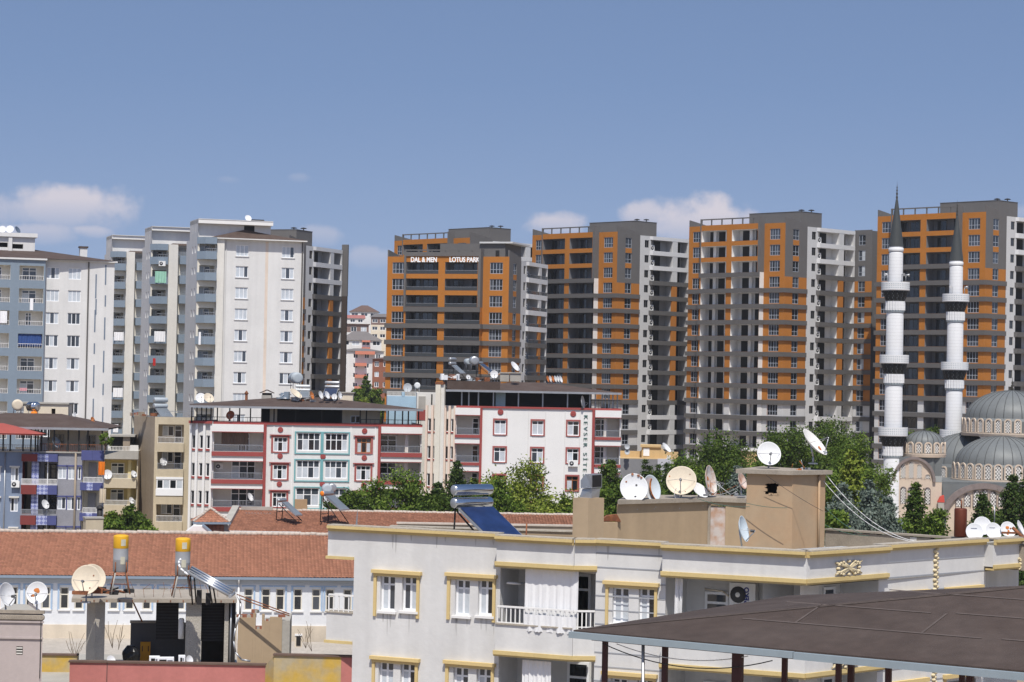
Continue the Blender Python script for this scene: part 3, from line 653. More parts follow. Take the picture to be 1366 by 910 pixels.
# ------------------------------------------------------------------ white stepped block
gshade = pmat('shade_grey_plaster', (.56,.56,.56), var=.06, scale=.3, streak=.06)  # side walls' shade put into this grey; sills and edges share it
creamw = pmat('ivory_plaster', (.66,.62,.53), var=.07, scale=.3, streak=.05)
stainw = pmat('rust_stained_plaster', (.66,.56,.47), var=.14, scale=.25, streak=.12)
F1 = wall_px(264, 318, 319, 18); zb = gz(0, 320)-1
rB = thing('white_stepped_apartment_block', F1.p(7, 0, zb), 'white apartment block stepped in three with blue balconies on its left', 'apartment block')
for k, (xr, yt, D) in enumerate(((264, 316.5, 319), (202, 325.5, 344), (149, 335.5, 369))):
    Fk = wall_px(xr, yt, D, 18); zt = Fk.Z(xr+4, yt); FL = 143/5/(3000/317) if k == 0 else FLk
    FLk = FL; b = MB(); n = 10; LM = 15.6
    kx = lambda x: Fk.S(x, 400)
    xb0, xb1 = ((266, 288), (203, 223), (149.5, 167))[k]
    xp0, xp1 = ((287.8, 297.5), (223.4, 236), (167.2, 178.5))[k]
    sb0, sb1 = Fk.S(xb0, 400, 1.2), Fk.S(xb1, 400, 1.2); sp0, sp1 = Fk.S(xp0, 400, .3), Fk.S(xp1, 400, .3)
    zs = [zt-j*FL for j in range(n+1)]
    # balcony recess, pilaster, then the main front (nearest block) or the recessed strip
    ho = [(sb0+.1, sb1-.05, zs[j]-FL+.0, zs[j]-.95, 1.6, creamw, creamw) for j in range(n)]
    panel(b, Fk, 0, sp0, zb, zt, creamw, ho)
    b.box(Fk, sp0, sp1, -.5, .55, zb, zt, white_warm)
    if k == 0:
        sw = [Fk.S(240+417/5, 290+40), Fk.S(240+723/5, 330)]; z1 = Fk.Z(330, 280+232/5+.8)
        hw = [(s-.9, s+.9, z1-1.6-j*FL, z1-j*FL) for s in sw for j in range(n)]
        se = Fk.S(405.5, 330); sst = Fk.S(240+582/5, 330)
        panel(b, Fk, sp1, se, zb, zt, white, hw, [(sst-.22, sst+.2, zb, zt-.3, stainw)])
        for s in sw:
            for j in range(n): win(rB, Fk, s, z1-1.6-j*FL, 1.8, 1.6, nx=3, pats=rnd.choice(('cgc', 'ccc', 'ccg', 'cgc', 'gcd')), bar=.085)
        b.face([Fk.p(se,0,zb), Fk.p(se,-14,zb), Fk.p(se,-14,zt), Fk.p(se,0,zt)], white)
        dpp = MB(); dpp.box(Fk, se-.32, se-.12, .003, .14, zb, zt-.2, greyb); s_ = sp1+.3; dpp.box(Fk, s_, s_+.12, .003, .1, zb, zt-.3, gshade); part('downpipe', dpp, rB)
        for s in sw:
            for j in range(n): z = z1-1.6-j*FL; sv = MB(); sv.box(Fk, s-1.0, s+1.0, .003, .1, z-.1, z, gshade); part('window_sill', sv, rB)
        ro = MB(); ap = Fk.p(Fk.S(326, 310, -.55), -.55, Fk.Z(326, 306.5, -.55)); ap2 = Fk.p(Fk.S(354, 313, -.55), -.55, Fk.Z(354, 312.0, -.55))
        A_, B_, E_, G_ = Fk.p(sb1-.8,.9,zt+.02), Fk.p(se+.3,.9,zt+.02), Fk.p(se+.3,-12,zt+.02), Fk.p(sb1-.8,-12,zt+.02)
        ro.face([A_,B_,ap2,ap], brown_roof); ro.face([B_,E_,ap2], brown_roof); ro.face([G_,A_,ap], brown_roof); ro.face([E_,G_,ap,ap2], brown_roof); ro.box(Fk, sb1-.8, se+.3, .003, .9, zt-.15, zt, white)
        part('roof', ro, rB)
    else:
        panel(b, Fk, sp1, LM, zb, zt-.4, creamw, d=-.6)
        ro = MB(); ro.face([Fk.p(sp0,.3,zt-.1), Fk.p(LM,.3,zt-.1), Fk.p(LM,-6,zt+2.2), Fk.p(sp1+4,-6,zt+2.2)], brown_roof); part('roof', ro, rB)
        for j in range(n):
            sq = MB(); sa, sb_ = sp1+.35, sp1+2.0; z = zs[j]-FL*1.0
            sq.box(Fk, sa, sb_, -.598, .35, z+.05, z+1.35 if k == 1 else z+1.3, blue); part('small_balcony', sq, rB)
            rr = MB(); rail(rr, Fk, sa, sb_, .3, z+1.35, .45, galv, .3); part('balcony_railing', rr, rB)
    # balconies with a slanted left side
    for j in range(-1, n):
        z1 = zs[j+1]-(.0 if j >= 0 else 0); top = z1 if j >= 0 else zt
        poly = [Fk.p(*q, 0) for q in ((sb0-.3, .003), (sb0+.75, 1.2), (sb1, 1.2), (sb1, .003))]
        hgt = 1.2 if j >= 0 else .95
        q = MB(); zz = top-FL*0
        if j == -1: q.prism([(p.x, p.y) for p in poly], zt-.95, zt, blue)
        else: q.prism([(p.x, p.y) for p in poly], zs[j+1]-.15, zs[j+1]+1.05-.0, blue) if False else q.prism([(p.x, p.y) for p in poly], zs[j]-FL-.0-.1, zs[j]-FL+1.08-.05, blue)
        if j == -1: part('balcony_roof', q, rB)
        else:
            part('balcony', q, rB); rr = MB(); zr = zs[j]-FL+1.03; rail(rr, Fk, sb0+.8, sb1-.05, 1.12, zr, .42, galv, .3); part('balcony_railing', rr, rB)
            win(rB, Fk, (sb0+sb1)/2+.25, zs[j]-FL+.1, .9, 1.9, nx=1, tr=(.75,), pats='d', d=-1.55, name='balcony_door')
            win(rB, Fk, sb0+.75, zs[j]-FL+.9, .8, 1.1, nx=1, pats='c', d=-1.55)
    # tall stair wall on the left, coloured grey for its shade, with pairs of small windows and the flat-roofed house above
    Ls = 6.7; SW = Wall(Fk.p(0,0,0) - Vector((math.cos(R(-72)), math.sin(R(-72)), 0))*Ls, -72)
    zh = Fk.Z(xr, (292.5, 302.5, 314.0)[k])
    hs = [(a_, a_+.75, zs[j]-2.2, zs[j]-1.2) for j in range(n) for a_ in (2.2, 4.4)] + [(a_, a_+.75, zt+.75, zt+1.7) for a_ in (2.2, 4.4)]
    panel(b, SW, 0, Ls, zb, zh, gshade, hs)
    for a_, c_, z0, z1_ in hs: win(rB, SW, (a_+c_)/2, z0, .75, 1.0, nx=1, pats='c', bar=.12)
    SB = Wall(SW.p(-5.5,-.5,0), -72)
    panel(b, SB, 0, 5.5, zb, zt, gshade, [(3.6, 5.1, zs[j]-2.6, zs[j]-1.0) for j in range(n)])
    for j in range(n): win(rB, SB, 4.35, zs[j]-2.6, 1.5, 1.6, nx=1, pats='c', bar=.14, d=-.05)
    part('wall', b, rB)
    h = MB(); Lh = 10.6 if k == 0 else 12.5
    h.box(Fk, .01, Lh, -6.6, -.6, zt-1, zh-.5, white); h.box(Fk, 0, Lh+.15, -6.7, .35 if k == 0 else .2, zh-.55, zh, white_new); h.box(Fk, 0, Lh+.15, -6.72, .4, zh+.002, zh+.1, gshade)
    part('roof_house', h, rB)
    if k == 0:
        c_ = MB(); s = Fk.S(240+574/5, 308, -4); cz = Fk.Z(354, 302.5, -4); c_.box(Fk, s-.5, s+.5, -4.5, -3.5, zt, cz, white); c_.lathe(Fk.p(s,-4,cz), [(.5,0),(.35,.22),(0,.3)], 8, black); part('chimney', c_, rB)
        dkk = MB(); s = Fk.S(332, 305, -.6); dkk.box(Fk, s-.7, s+.8, -.62, -.55, zh-1.5, zh-.62, dark_in); part('roof_house_opening', dkk, rB)
        dish(Fk.p(Fk.S(331, 291, -3), -3, zh+.1), .95, 25, 30, 'white satellite dish on top of the white stepped block', arm=False, post=.1)
        v = MB(); s = Fk.S(344, 292, -3); v.box(Fk, s-.9, s+.9, -3.6, -2.8, zh+.1, zh+.5, black); part('roof_vent', v, rB)
    if k == 1:
        FkB = Fk
FB2 = FkB
ac_unit(FB2, FB2.S(216, 351, 1.25), 1.25, FB2.Z(216, 355, 1.25), 'white air conditioner fixed to the white stepped block near its top', w_=1.0, h_=.75)
hang('hanging_cloth', FB2, 207, 222, 362, 377.5, 1.26, cloth_g, 'pale green cloth over a balcony of the white block', 'awning')
hang('hanging_cloth', FB2, 206, 220.5, 442, 456, 1.26, cloth_w, 'white sheet across a balcony of the white block, below the green one')
hang('hanging_cloth', FB2, 204, 207.5, 478, 488, 1.28, cloth_r, 'red cloth hanging from a balcony of the white block', waves=2)
F3 = wall_px(149, 335.5, 369, 18)
hang('hanging_cloth', F3, 152, 165, 443, 454.5, 1.26, cloth_w, 'white sheet bulging from the farthest blue balconies')
hang('hanging_cloth', F3, 151, 164, 517.5, 530, 1.26, cloth_w, 'white washing low on the farthest blue balconies')
hang('hanging_cloth', F3, 151, 158, 566, 577, 1.26, cloth_w, 'white shirts drying low behind the yellow balconies')
hang('hanging_cloth', F1, 265, 268, 443, 460, 1.26, cloth_w, 'white towel hung beside a leaning board on the white block', waves=2)
# ------------------------------------------------------------------ mosque
lead = pmat('grey_lead_sheet', (.155,.165,.165), rough=.55, var=.12, scale=.5, streak=.1, metal=.1)
lead_s = pmat('lead_seam', (.075,.08,.08), rough=.6)
stone = pmat('pink_cream_stone', (.56,.46,.365), var=.07, scale=.6, streak=.05)
stone_d = pmat('dark_mottled_arch_stone', (.20,.165,.155), var=.3, scale=1.5, fine=.2)
mwhite = pmat('white_minaret_stone', (.68,.685,.69), var=.03, scale=.6, fine=.04, streak=.05)
_t = mwhite.node_tree; _b = _t.nodes['Principled BSDF']; _src = _b.inputs['Base Color'].links[0].from_socket
_g = _t.nodes.new('ShaderNodeNewGeometry'); _sp = _t.nodes.new('ShaderNodeSeparateXYZ'); _t.links.new(_g.outputs['Position'], _sp.inputs[0])
_f = _t.nodes.new('ShaderNodeMath'); _f.operation = 'FRACT'; _mu = _t.nodes.new('ShaderNodeMath'); _mu.operation = 'MULTIPLY'; _mu.inputs[1].default_value = 2.2; _t.links.new(_sp.outputs['Z'], _mu.inputs[0]); _t.links.new(_mu.outputs[0], _f.inputs[0])
_l = _t.nodes.new('ShaderNodeMath'); _l.operation = 'LESS_THAN'; _l.inputs[1].default_value = .12; _t.links.new(_f.outputs[0], _l.inputs[0])
_ml = _t.nodes.new('ShaderNodeMath'); _ml.operation = 'MULTIPLY_ADD'; _ml.inputs[1].default_value = -.16; _ml.inputs[2].default_value = 1.0; _t.links.new(_l.outputs[0], _ml.inputs[0])
_vm = _t.nodes.new('ShaderNodeVectorMath'); _vm.operation = 'SCALE'; _t.links.new(_src, _vm.inputs[0]); _t.links.new(_ml.outputs[0], _vm.inputs['Scale']); _t.links.new(_vm.outputs[0], _b.inputs['Base Color'])
mgrey = pmat('grey_minaret_ring', (.35,.40,.43))
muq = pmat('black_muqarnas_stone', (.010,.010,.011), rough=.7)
cone_m = pmat('dark_lead_spire', (.05,.055,.055), rough=.5, var=.15, streak=.15)
gold = pmat('dull_finial_metal', (.10,.09,.07), rough=.4, metal=.8)
lat_w = pmat('white_lattice', (.70,.68,.64)); lat_d = pmat('dark_lattice_gap', (.075,.07,.07))
def minaret(label):
    D = 300.0; x0 = 1191.2
    base = at(x0-1.5, 670, D); axis = Vector((base.x, base.y, 0))
    def zy(y): return at(1192, y, D).z
    px = D/3000.0
    root = thing('minaret', (base.x, base.y, gz(0, D)), label, 'minaret', 'minarets of the mosque')
    zg = gz(0, D)
    def L(name, prof, m, n=28, smooth=True, lab=None, mf=None):
        b = MB(); b.lathe(axis, [(r*px, z) for r, z in prof], n, m, smooth, mfun=mf); return part(name, b, root, lab)
    shafts = [(11.9, zg, zy(608)), (11.6, zy(570.5), zy(513)), (11.3, zy(474), zy(416)), (9.4, zy(376.8), zy(336))]
    for r, a, b_ in shafts: L('shaft', [(r*1.02, a), (r, b_-.25), (r*.93, b_), (0, b_)], mwhite)
    for (yt, yp, ym, yf, r, rm, rf) in ((376.5, 388, 402, 414, 18.9, 12.2, 12.9), (473.5, 485.3, 499, 511, 19.4, 12.8, 13.3), (570, 582, 595.5, 608, 19.6, 13, 13.2)):
        zt_, zp, zm, zf = zy(yt), zy(yp), zy(ym), zy(yf)
        b = MB(); n = 40
        b.lathe(axis, [(r*px*.97, zp), (r*px, zp+.1), (r*px, zt_), (r*px-.12, zt_), (r*px-.12, zp+.2), (9*px, zp+.2)], n, mwhite, False)
        for i in range(48):                                        # rows of small pierced openings
            a = 2*math.pi*(i+.5)/48
            for j in range(3):
                c = axis + Vector((math.cos(a), math.sin(a), 0))*(r*px+.003); t = Vector((-math.sin(a), math.cos(a), 0)); z = zp+.28+j*(zt_-zp-.35)/3
                if math.sin(a) < .3: b.face([c-t*.055+Vector((0,0,z)), c+t*.055+Vector((0,0,z)), c+t*.055+Vector((0,0,z+.13)), c-t*.055+Vector((0,0,z+.13))], mgrey)
        part('balcony', b, root)
        b = MB(); ns = 30; tiers = 5
        for k in range(tiers):
            ra = (rm + (r*.9-rm)*(k/tiers)**.8)*px; rb = (rm + (r*.9-rm)*((k+1)/tiers)**.8)*px; za, zb_ = zm+(zp-zm)*k/tiers, zm+(zp-zm)*(k+1)/tiers
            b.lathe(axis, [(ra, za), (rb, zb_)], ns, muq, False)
            for i in range(ns):
                a = 2*math.pi*(i+(k % 2)*.5)/ns
                if math.sin(a) < .3 and (i+k) % 2:
                    c = axis + Vector((math.cos(a), math.sin(a), 0))*(ra*.4+rb*.6+.02); t = Vector((-math.sin(a), math.cos(a), 0))
                    b.face([c-t*.012+Vector((0,0,za+.06)), c+t*.012+Vector((0,0,za+.06)), c+t*.005+Vector((0,0,zb_-.03)), c-t*.005+Vector((0,0,zb_-.03))], mgrey)  # grey slivers painted on the black stone as tiny highlights
        part('muqarnas', b, root)
        b = MB(); nf = 22                                            # fluted collar
        pts = []
        for i in range(nf*4): a = 2*math.pi*i/(nf*4); rr = rf*px*(1+(.035 if i % 4 in (0, 1) else -.045)); pts.append((axis.x+rr*math.cos(a), axis.y+rr*math.sin(a)))
        b.prism(pts, zf, zm-.003, mwhite); part('fluted_collar', b, root)
        L('ring', [(rf*px*.9/px, zf-.32), (rf*.97, zf-.2), (rf*.97, zf-.003)], mgrey)
    L('collar', [(9.4, zy(336)), (10, zy(335)), (10, zy(331)), (9.3, zy(330.5)), (9.3, zy(329))], mwhite)
    b = MB(); b.lathe(axis, [(9.9*px, zy(329)), (9.6*px, zy(327)), (1.6*px, zy(267)), (1.0*px, zy(265))], 20, cone_m, False); part('spire', b, root)
    fz0 = zy(265); L('finial', [(1.2, fz0), (1.6, fz0+.2), (.6, fz0+.4), (1.5, fz0+.65), (.5, fz0+.9), (1.2, fz0+1.1), (.4, fz0+1.3), (.9, fz0+1.5), (.25, fz0+1.7), (.1, fz0+2.3)], gold, 10)
    sp = MB()
    for a in (-2.6, -1.1, -.2):
        c = axis + Vector((math.cos(a), math.sin(a), 0))*1.35 + Vector((0,0,zy(376.5)+.2)); d = Vector((math.cos(a), math.sin(a), -.1)).normalized(); q = MB()
        q.tube(c+Vector((0,0,-.3)), c+Vector((0,0,.8)), .03, None, 6, galv); q.tube(c+Vector((0,0,.8)), c+Vector((0,0,.8))+d*.5, .06, .22, 10, dish_w if a < -1.2 else galv); part('loudspeaker', q, root)
    return root
mn = minaret('nearer and taller of the two white minarets')
Dm = 321.0; b2 = at(1272.2, 570, Dm)
z1 = at(1192, 473.5, 300).z; z2 = at(1272, 483, Dm).z
dup(mn, (b2.x, b2.y, mn.location.z+(z2-z1)), R(25), 'farther, lower white minaret rising behind the big grey dome')
# ---- the prayer hall
def arch_win(mb, P, e, n, w_, h_, fr=.14, lat=True, fm=None):
    """round-headed lattice window: P = bottom middle, e = along, n = outward"""
    up = Vector((0,0,1)); r = w_/2; fm = fm or stone; k = 8
    def ring(r_, off): return [P+n*off+e*(-r_)] + [P+n*off+up*(h_-r)+e*(-r_*math.cos(math.pi*i/k))+up*(r_*math.sin(math.pi*i/k)) for i in range(k+1)] + [P+n*off+e*r_]
    o, i_ = ring(r+fr, .12), ring(r, .12); ib = ring(r, .02); ob = ring(r+fr, -.05)
    for a in range(len(o)-1):
        mb.face([o[a], i_[a], i_[a+1], o[a+1]], fm); mb.face([i_[a], ib[a], ib[a+1], i_[a+1]], fm); mb.face([o[a+1], ob[a+1], ob[a], o[a]], fm)
    if not lat: mb.face(ib, lat_d); return
    nx, nz = 4, max(4, int(h_/(w_/4)/1.25)); 
    mb.face(ring(r, .0), lat_d)
    for j in range(nz):
        for i in range(nx):
            if (i+j) % 2: continue
            x = -r+w_*(i+.5)/nx; z = h_*(j+.5)/nz; hw, hz = w_/nx*.78, h_/nz*.78
            if z+hz > h_-r and math.hypot(x, z-(h_-r)) > r*.82: continue
            mb.face([P+n*.03+e*(x-hw)+up*z, P+n*.03+e*x+up*max(z-hz, 0), P+n*.03+e*(x+hw)+up*z, P+n*.03+e*x+up*(z+hz)], lat_w)
def dome(name, root, c, zb, r, rise, drum_r, drum_z0, drum_z1, nwin, a0, a1, ribs, winw, winh, cornice=.35, seg=48):
    full = a1-a0 > 6.2
    b = MB(); prof = [(r*math.cos(t*math.pi/2), zb+rise*math.sin(t*math.pi/2)) for t in [i/10 for i in range(11)]]; prof[-1] = (.02, zb+rise)
    b.lathe((c.x,c.y,0), prof, seg, lead, True, a0, a1)
    for i in range(ribs+(0 if full else 1)):
        a = a0+(a1-a0)*i/ribs
        for (r0,z0_),(r1,z1_) in zip(prof[:-1], prof[1:]):
            b.tube((c.x+r0*math.cos(a), c.y+r0*math.sin(a), z0_), (c.x+r1*math.cos(a), c.y+r1*math.sin(a), z1_), .055, .055, 5, lead_s, False)
    part(name, b, root)
    d = MB(); d.lathe((c.x,c.y,0), [(drum_r-.1, drum_z0), (drum_r-.1, drum_z1), (r, zb+.02)], seg, lead, False, a0, a1); d.lathe((c.x,c.y,0), [(drum_r-.12, drum_z0-.5), (drum_r+cornice*.3, drum_z0-.46), (drum_r+cornice*.6, drum_z0-.12), (drum_r+cornice*.6, drum_z0), (drum_r-.12, drum_z0+.04)], seg, stone, False, a0, a1)
    part('drum', d, root)
    for i in range(nwin):
        a = a0+(a1-a0)*(i+.5)/nwin
        if math.sin(a) > .45: continue
        n = Vector((math.cos(a), math.sin(a), 0)); e = Vector((-n.y, n.x, 0)); w_ = MB()
        arch_win(w_, Vector((c.x, c.y, drum_z0+.08))+n*(drum_r-.05), e, n, winw, winh, .2); part('drum_window', w_, root)
TP = 2*math.pi
Dc = 315.0
cM = at(1349.7, 560, Dc); zY = lambda x, y, D: at(x, y, D).z
root = thing('mosque', (cM.x, cM.y, gz(0, 310)), 'cream stone mosque with grey ribbed domes at the right edge', 'mosque'); mq = root
zb = zY(1300, 557, Dc); za = zY(1350, 521, Dc); k = Dc/3000
dome('dome', root, cM, zb, 60.5*k, za-zb, 65*k, zY(1300, 576.5, Dc), zY(1300, 560.5, Dc), 32, 0, TP, 32, .62, 1.75)
fn = MB(); fn.lathe((cM.x,cM.y,0), [(.12, za-.05), (.28, za+.2), (.1, za+.45), (.22, za+.65), (.08, za+.85), (.16, za+1.05), (.05, za+1.3), (.02, za+1.9)], 10, gold); part('finial', fn, root)
# front half dome
Dh = 309.0; cH = at(1337, 640, Dh); kh = Dh/3000
zb = zY(1337, 621, Dh-7); za = zY(1337, 581.5, Dh)
dome('half_dome', root, cH, zb, 63*kh, za-zb, 67*kh, zY(1300, 640, Dh-5), zY(1300, 623, Dh-6), 16, math.pi*1.0, TP, 16, .75, 1.95)
cS = at(1290, 640, 319); zbs = zY(1270, 618, 319)
dome('half_dome', root, cS, zbs, 58*kh, zY(1275, 577, 319)-zbs, 61*kh, zY(1270, 640, 319), zY(1270, 622, 319), 10, math.pi*.6, math.pi*1.62, 14, .7, 1.8)
# small corner dome on its square block
Ds = 301.0; cs = at(1233, 600, Ds); ks = Ds/3000
zb = zY(1233, 592, Ds-2); za = zY(1228, 574.6, Ds)
dome('small_dome', root, cs, zb, 26.2*ks, za-zb, 27.5*ks, zY(1233, 605.5, Ds-2.5), zY(1233, 594, Ds-2.5), 14, 0, TP, 20, .62, 1.3, .22, 32)
zc = zY(1233, 609.5, Ds-2.5)
fin2 = MB(); fin2.lathe((cs.x,cs.y,0), [(.1, za-.05), (.2, za+.15), (.06, za+.35), (.12, za+.5), (.03, za+1.0)], 8, gold); part('finial', fin2, root)
zgm = gz(0, 300)
BW = Wall(at(1206, 640, 299), -6); L_ = BW.S(1256.5, 640)
body = MB(); body.box(BW, 0, L_, -L_, -.35, zgm, zc-.02, lead)
# arched tympanum wall of the small block
def tymp(mb, W, s0, s1, zfoot, zap, zlow, m_wall, m_fill, ztop, d=0.0, band=.35):
    """wall with a round blind arch: cream below and inside it, lead above it, dark mottled arch band"""
    n = 20; c, r = (s0+s1)/2, (s1-s0)/2; H = zap-zfoot
    arc = [(c-r*math.cos(math.pi*i/n), zfoot+H*math.sin(math.pi*i/n)) for i in range(n+1)]
    for (a, za_), (b, zb_) in zip(arc, arc[1:]): mb.face([W.p(a,d,zlow), W.p(b,d,zlow), W.p(b,d,zb_), W.p(a,d,za_)], m_wall)
    for (a, za_), (b, zb_) in zip(arc, arc[1:]): mb.face([W.p(a,d+.02,za_), W.p(b,d+.02,zb_), W.p(b,d+.02,ztop), W.p(a,d+.02,ztop)], m_fill)
    ab = MB(); o = [(c-(r+band)*math.cos(math.pi*i/n), zfoot+(H+band)*math.sin(math.pi*i/n)) for i in range(n+1)]
    for i in range(n):
        a, b, e_, f = arc[i], arc[i+1], o[i+1], o[i]; D1 = d+.35
        ab.face([W.p(a[0],D1,a[1]), W.p(b[0],D1,b[1]), W.p(e_[0],D1,e_[1]), W.p(f[0],D1,f[1])][::-1], stone_d)
        ab.face([W.p(a[0],d,a[1]), W.p(b[0],d,b[1]), W.p(b[0],D1,b[1]), W.p(a[0],D1,a[1])], stone_d); ab.face([W.p(f[0],d,f[1]), W.p(e_[0],d,e_[1]), W.p(e_[0],D1,e_[1]), W.p(f[0],D1,f[1])][::-1], stone_d)
    return ab
zf = BW.Z(1244, 640); zap = BW.Z(1218, 613)
s0 = 2*BW.S(1219, 640)-BW.S(1244.5, 640)
body.box(BW, s0-.6, L_, -.8, -.01, zgm, zf-.3, stone)
part('arch_band', tymp(body, BW, s0, BW.S(1244.5, 640), zf-.3, zap, zgm, stone, lead, zc-.1), root)
body.face([BW.p(BW.S(1244.5,640),0.02,zf-.3), BW.p(L_,0.02,zf-.3), BW.p(L_,-1.5,zc-.1), BW.p(BW.S(1244.5,640),.02,zc-.1)], lead)
body.face([BW.p(L_,-.01,zgm), BW.p(L_,-L_,zgm), BW.p(L_,-L_,zf), BW.p(L_,-.01,zf)], stone)
for x, y0, y1 in ((1204.6,638,619), (1215.4,638.3,616), (1226.2,638.3,619.5), (1237.4,638.8,633), (1204.6,672,650), (1215,672,650), (1237,673,651)):
    w_ = MB(); arch_win(w_, BW.p(BW.S(x, y0), .02, BW.Z(x, y0)), BW.e, BW.n, .62, BW.Z(x, y1)-BW.Z(x, y0), .1, True, stone_d if y1 > 640 else stone); part('lattice_window', w_, root)
# hall front with its great arch
HW = Wall(at(1253, 660, 299.5), 2); s0, s1 = HW.S(1262.5, 690), HW.S(1361, 690)
ztop = zY(1300, 645, 302); zf = HW.Z(1264, 690); zap = HW.Z(1312, 652)
hall = body
hall.box(HW, .4, 22, -14, -.3, zgm, ztop, lead); hall.box(HW, -.5, 22, -16, -.31, ztop-.02, ztop+.25, lead)
part('arch_band', tymp(hall, HW, s0, s1, zf, zap, zgm, stone, lead, ztop-.01, 0, .75), root)
hall.face([HW.p(.4,.01,zgm), HW.p(s0,.01,zgm), HW.p(s0,.01,ztop), HW.p(.4,.01,ztop)], lead); hall.face([HW.p(s1,.01,zgm), HW.p(22,.01,zgm), HW.p(22,.01,ztop), HW.p(s1,.01,ztop)], lead)
for x, y0, y1 in ((1279,676,666), (1290,676,659.5), (1302,676,655), (1313,676,653.5), (1324.5,676,656), (1335.5,676,660.5), (1347.5,680,669)):
    w_ = MB(); arch_win(w_, HW.p(HW.S(x, y0), .02, HW.Z(x, y0)), HW.e, HW.n, .72, HW.Z(x, y1)-HW.Z(x, y0), .12, True, stone_d); part('lattice_window', w_, root)
part('wall', hall, root)
q = MB(); P = at(1255.5, 668, 298); q.box(Wall(P, 0), -.45, .35, -.3, .3, P.z-1.4, P.z-.2, conc); q.hexa([P+Vector(v) for v in ((-.5,-.35,-.2),(.4,-.35,-.2),(.4,.35,-.2),(-.5,.35,-.2))], [P+Vector(v) for v in ((-.15,-.3,.55),(.3,-.3,.75),(.3,.3,.75),(-.15,.3,.55))], pmat('red_tin', (.5,.07,.05))); solo('chimney', q, P, 'small chimney with a red tin cap beside the mosque arch', 'chimney')
# ------------------------------------------------------------------ the two white blocks with red trim
red = pmat('oxblood_trim', (.30,.065,.06), var=.1, scale=1.5)
redc = pmat('red_checkered_surround', (.33,.10,.09), var=.35, scale=6, fine=.3)
teal = pmat('teal_trim', (.16,.36,.38), var=.08)
wood = pmat('varnished_brown_frame', (.28,.10,.03), rough=.5)
wh_r = pmat('white_ribbed_plaster', (.66,.65,.63), var=.07, scale=.35, streak=.06)
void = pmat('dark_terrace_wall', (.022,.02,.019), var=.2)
brown_cur = pmat('brown_curtain', (.16,.12,.085), var=.15, scale=2, streak=.2)
copper = pmat('copper_dish', (.30,.09,.045), rough=.7, var=.2, scale=2)
def surround(root, W, s, z, w_, h_, m, t=.22, name='window_surround'):
    b = MB(); b.box(W, s-w_/2-t, s-w_/2, .002, .07, z-t*.6, z+h_+t, m); b.box(W, s+w_/2, s+w_/2+t, .002, .07, z-t*.6, z+h_+t, m); b.box(W, s-w_/2, s+w_/2, .002, .068, z+h_, z+h_+t, m); b.box(W, s-w_/2, s+w_/2, .002, .1, z-t*.6, z, m)
    part(name, b, root)
def medallion(root, W, x, y, r=.36):
    s, z = W.hit(x, y); b = MB(); b.lathe(W.p(s, .003, z), [(r,0), (r,.06), (r*.75,.08), (r*.55,.05), (r*.3,.09), (0,.09)], 16, red, X=W.e, Y=Vector((0,0,1)), Zd=W.n); part('medallion', b, root)
def canopy(root, W, s0, s1, zf, d0, depth, rise, m, posts=(), zpost=None, pm=None, gutter=True, ridge_in=.35, name='canopy_roof', thick=.12):
    """sheet-roofed shelter: eave line at height zf in front (d0), hipped up to a short ridge"""
    b = MB(); A, B, Cc, Dd = W.p(s0,d0,zf), W.p(s1,d0,zf), W.p(s1,d0-depth,zf), W.p(s0,d0-depth,zf)
    P, Q = W.p(s0+(s1-s0)*ridge_in, d0-depth*.5, zf+rise), W.p(s1-(s1-s0)*ridge_in, d0-depth*.5, zf+rise)
    for f in ([A,B,Q,P], [B,Cc,Q], [Cc,Dd,P,Q], [Dd,A,P]): b.face(f, m)
    t = Vector((0,0,-thick))
    for f in ([A,B,Q,P], [B,Cc,Q], [Cc,Dd,P,Q], [Dd,A,P]): b.face([v+t for v in f][::-1], m)
    part(name, b, root)
    if gutter:
        g_ = MB(); g_.box(W, s0-.05, s1+.05, d0, d0+.16, zf-.2, zf+.02, galv); part('gutter', g_, root)
    for s, d in posts:
        p = MB(); p.box(W, s-.07, s+.07, d-.07, d+.07, zpost, zf-.1+max(0, min(1, (d0-d)/(depth*.5)))*rise*.6, pm or black); part('post', p, root)
q_ = lambda X, Y: (240+X/4.139, 490+Y/4.139)
W = wall_px(q_(480,0)[0], 566, 246, 8); zt = W.Z(*q_(790, 308)); zb = gz(0, 246)-.5; FL = (W.Z(*q_(555, 385))-W.Z(*q_(550, 690)))/2
sx = lambda X, d=0.0: W.S(q_(X, 0)[0], 570, d)
sz = lambda X, Y, d=0.0: W.Z(*q_(X, Y), d)
rR = thing('red_trimmed_apartment_block', W.p(sx(790), 0, zb), 'white apartment block with red and teal trim under a long brown canopy', 'apartment block')
b = MB()
zo1 = sz(320, 356, 0); zr1 = sz(320, 466)     # opening head, floor (red band top) of the top balcony
s_l0, s_l1, s_p1 = sx(185), sx(462), sx(479); s_m1, s_rp, s_re = sx(1095), sx(1110), sx(1336)
holes = []
for k in range(5):
    holes += [(s_l0+.1, s_l1, zr1-k*FL, zo1-k*FL, 1.8, white_warm, white_warm), (s_rp, s_re-.12, sz(1220, 472)-k*FL, sz(1220, 366)-k*FL, 2.2, white_warm, white_warm)]
wins = []
zw = sz(555, 387); 
for k in range(4):
    wins += [(sx(556), zw-k*FL-1.55, 1.55, 1.55, 'l', k), (sx(1018), sz(1018, 392)-k*FL-1.6, 1.55, 1.6, 'r', k), (sx(712), sz(712, 362)-k*FL-1.95, 2.5, 1.95, 'b', k), (sx(866), sz(866, 366)-k*FL-1.9, 2.45, 1.9, 'c', k)]
panel(b, W, s_l0, s_re, zb, zt, wh_r, holes + [(s-w_/2, s+w_/2, z, z+h_, .2) for s, z, w_, h_, t, k in wins])
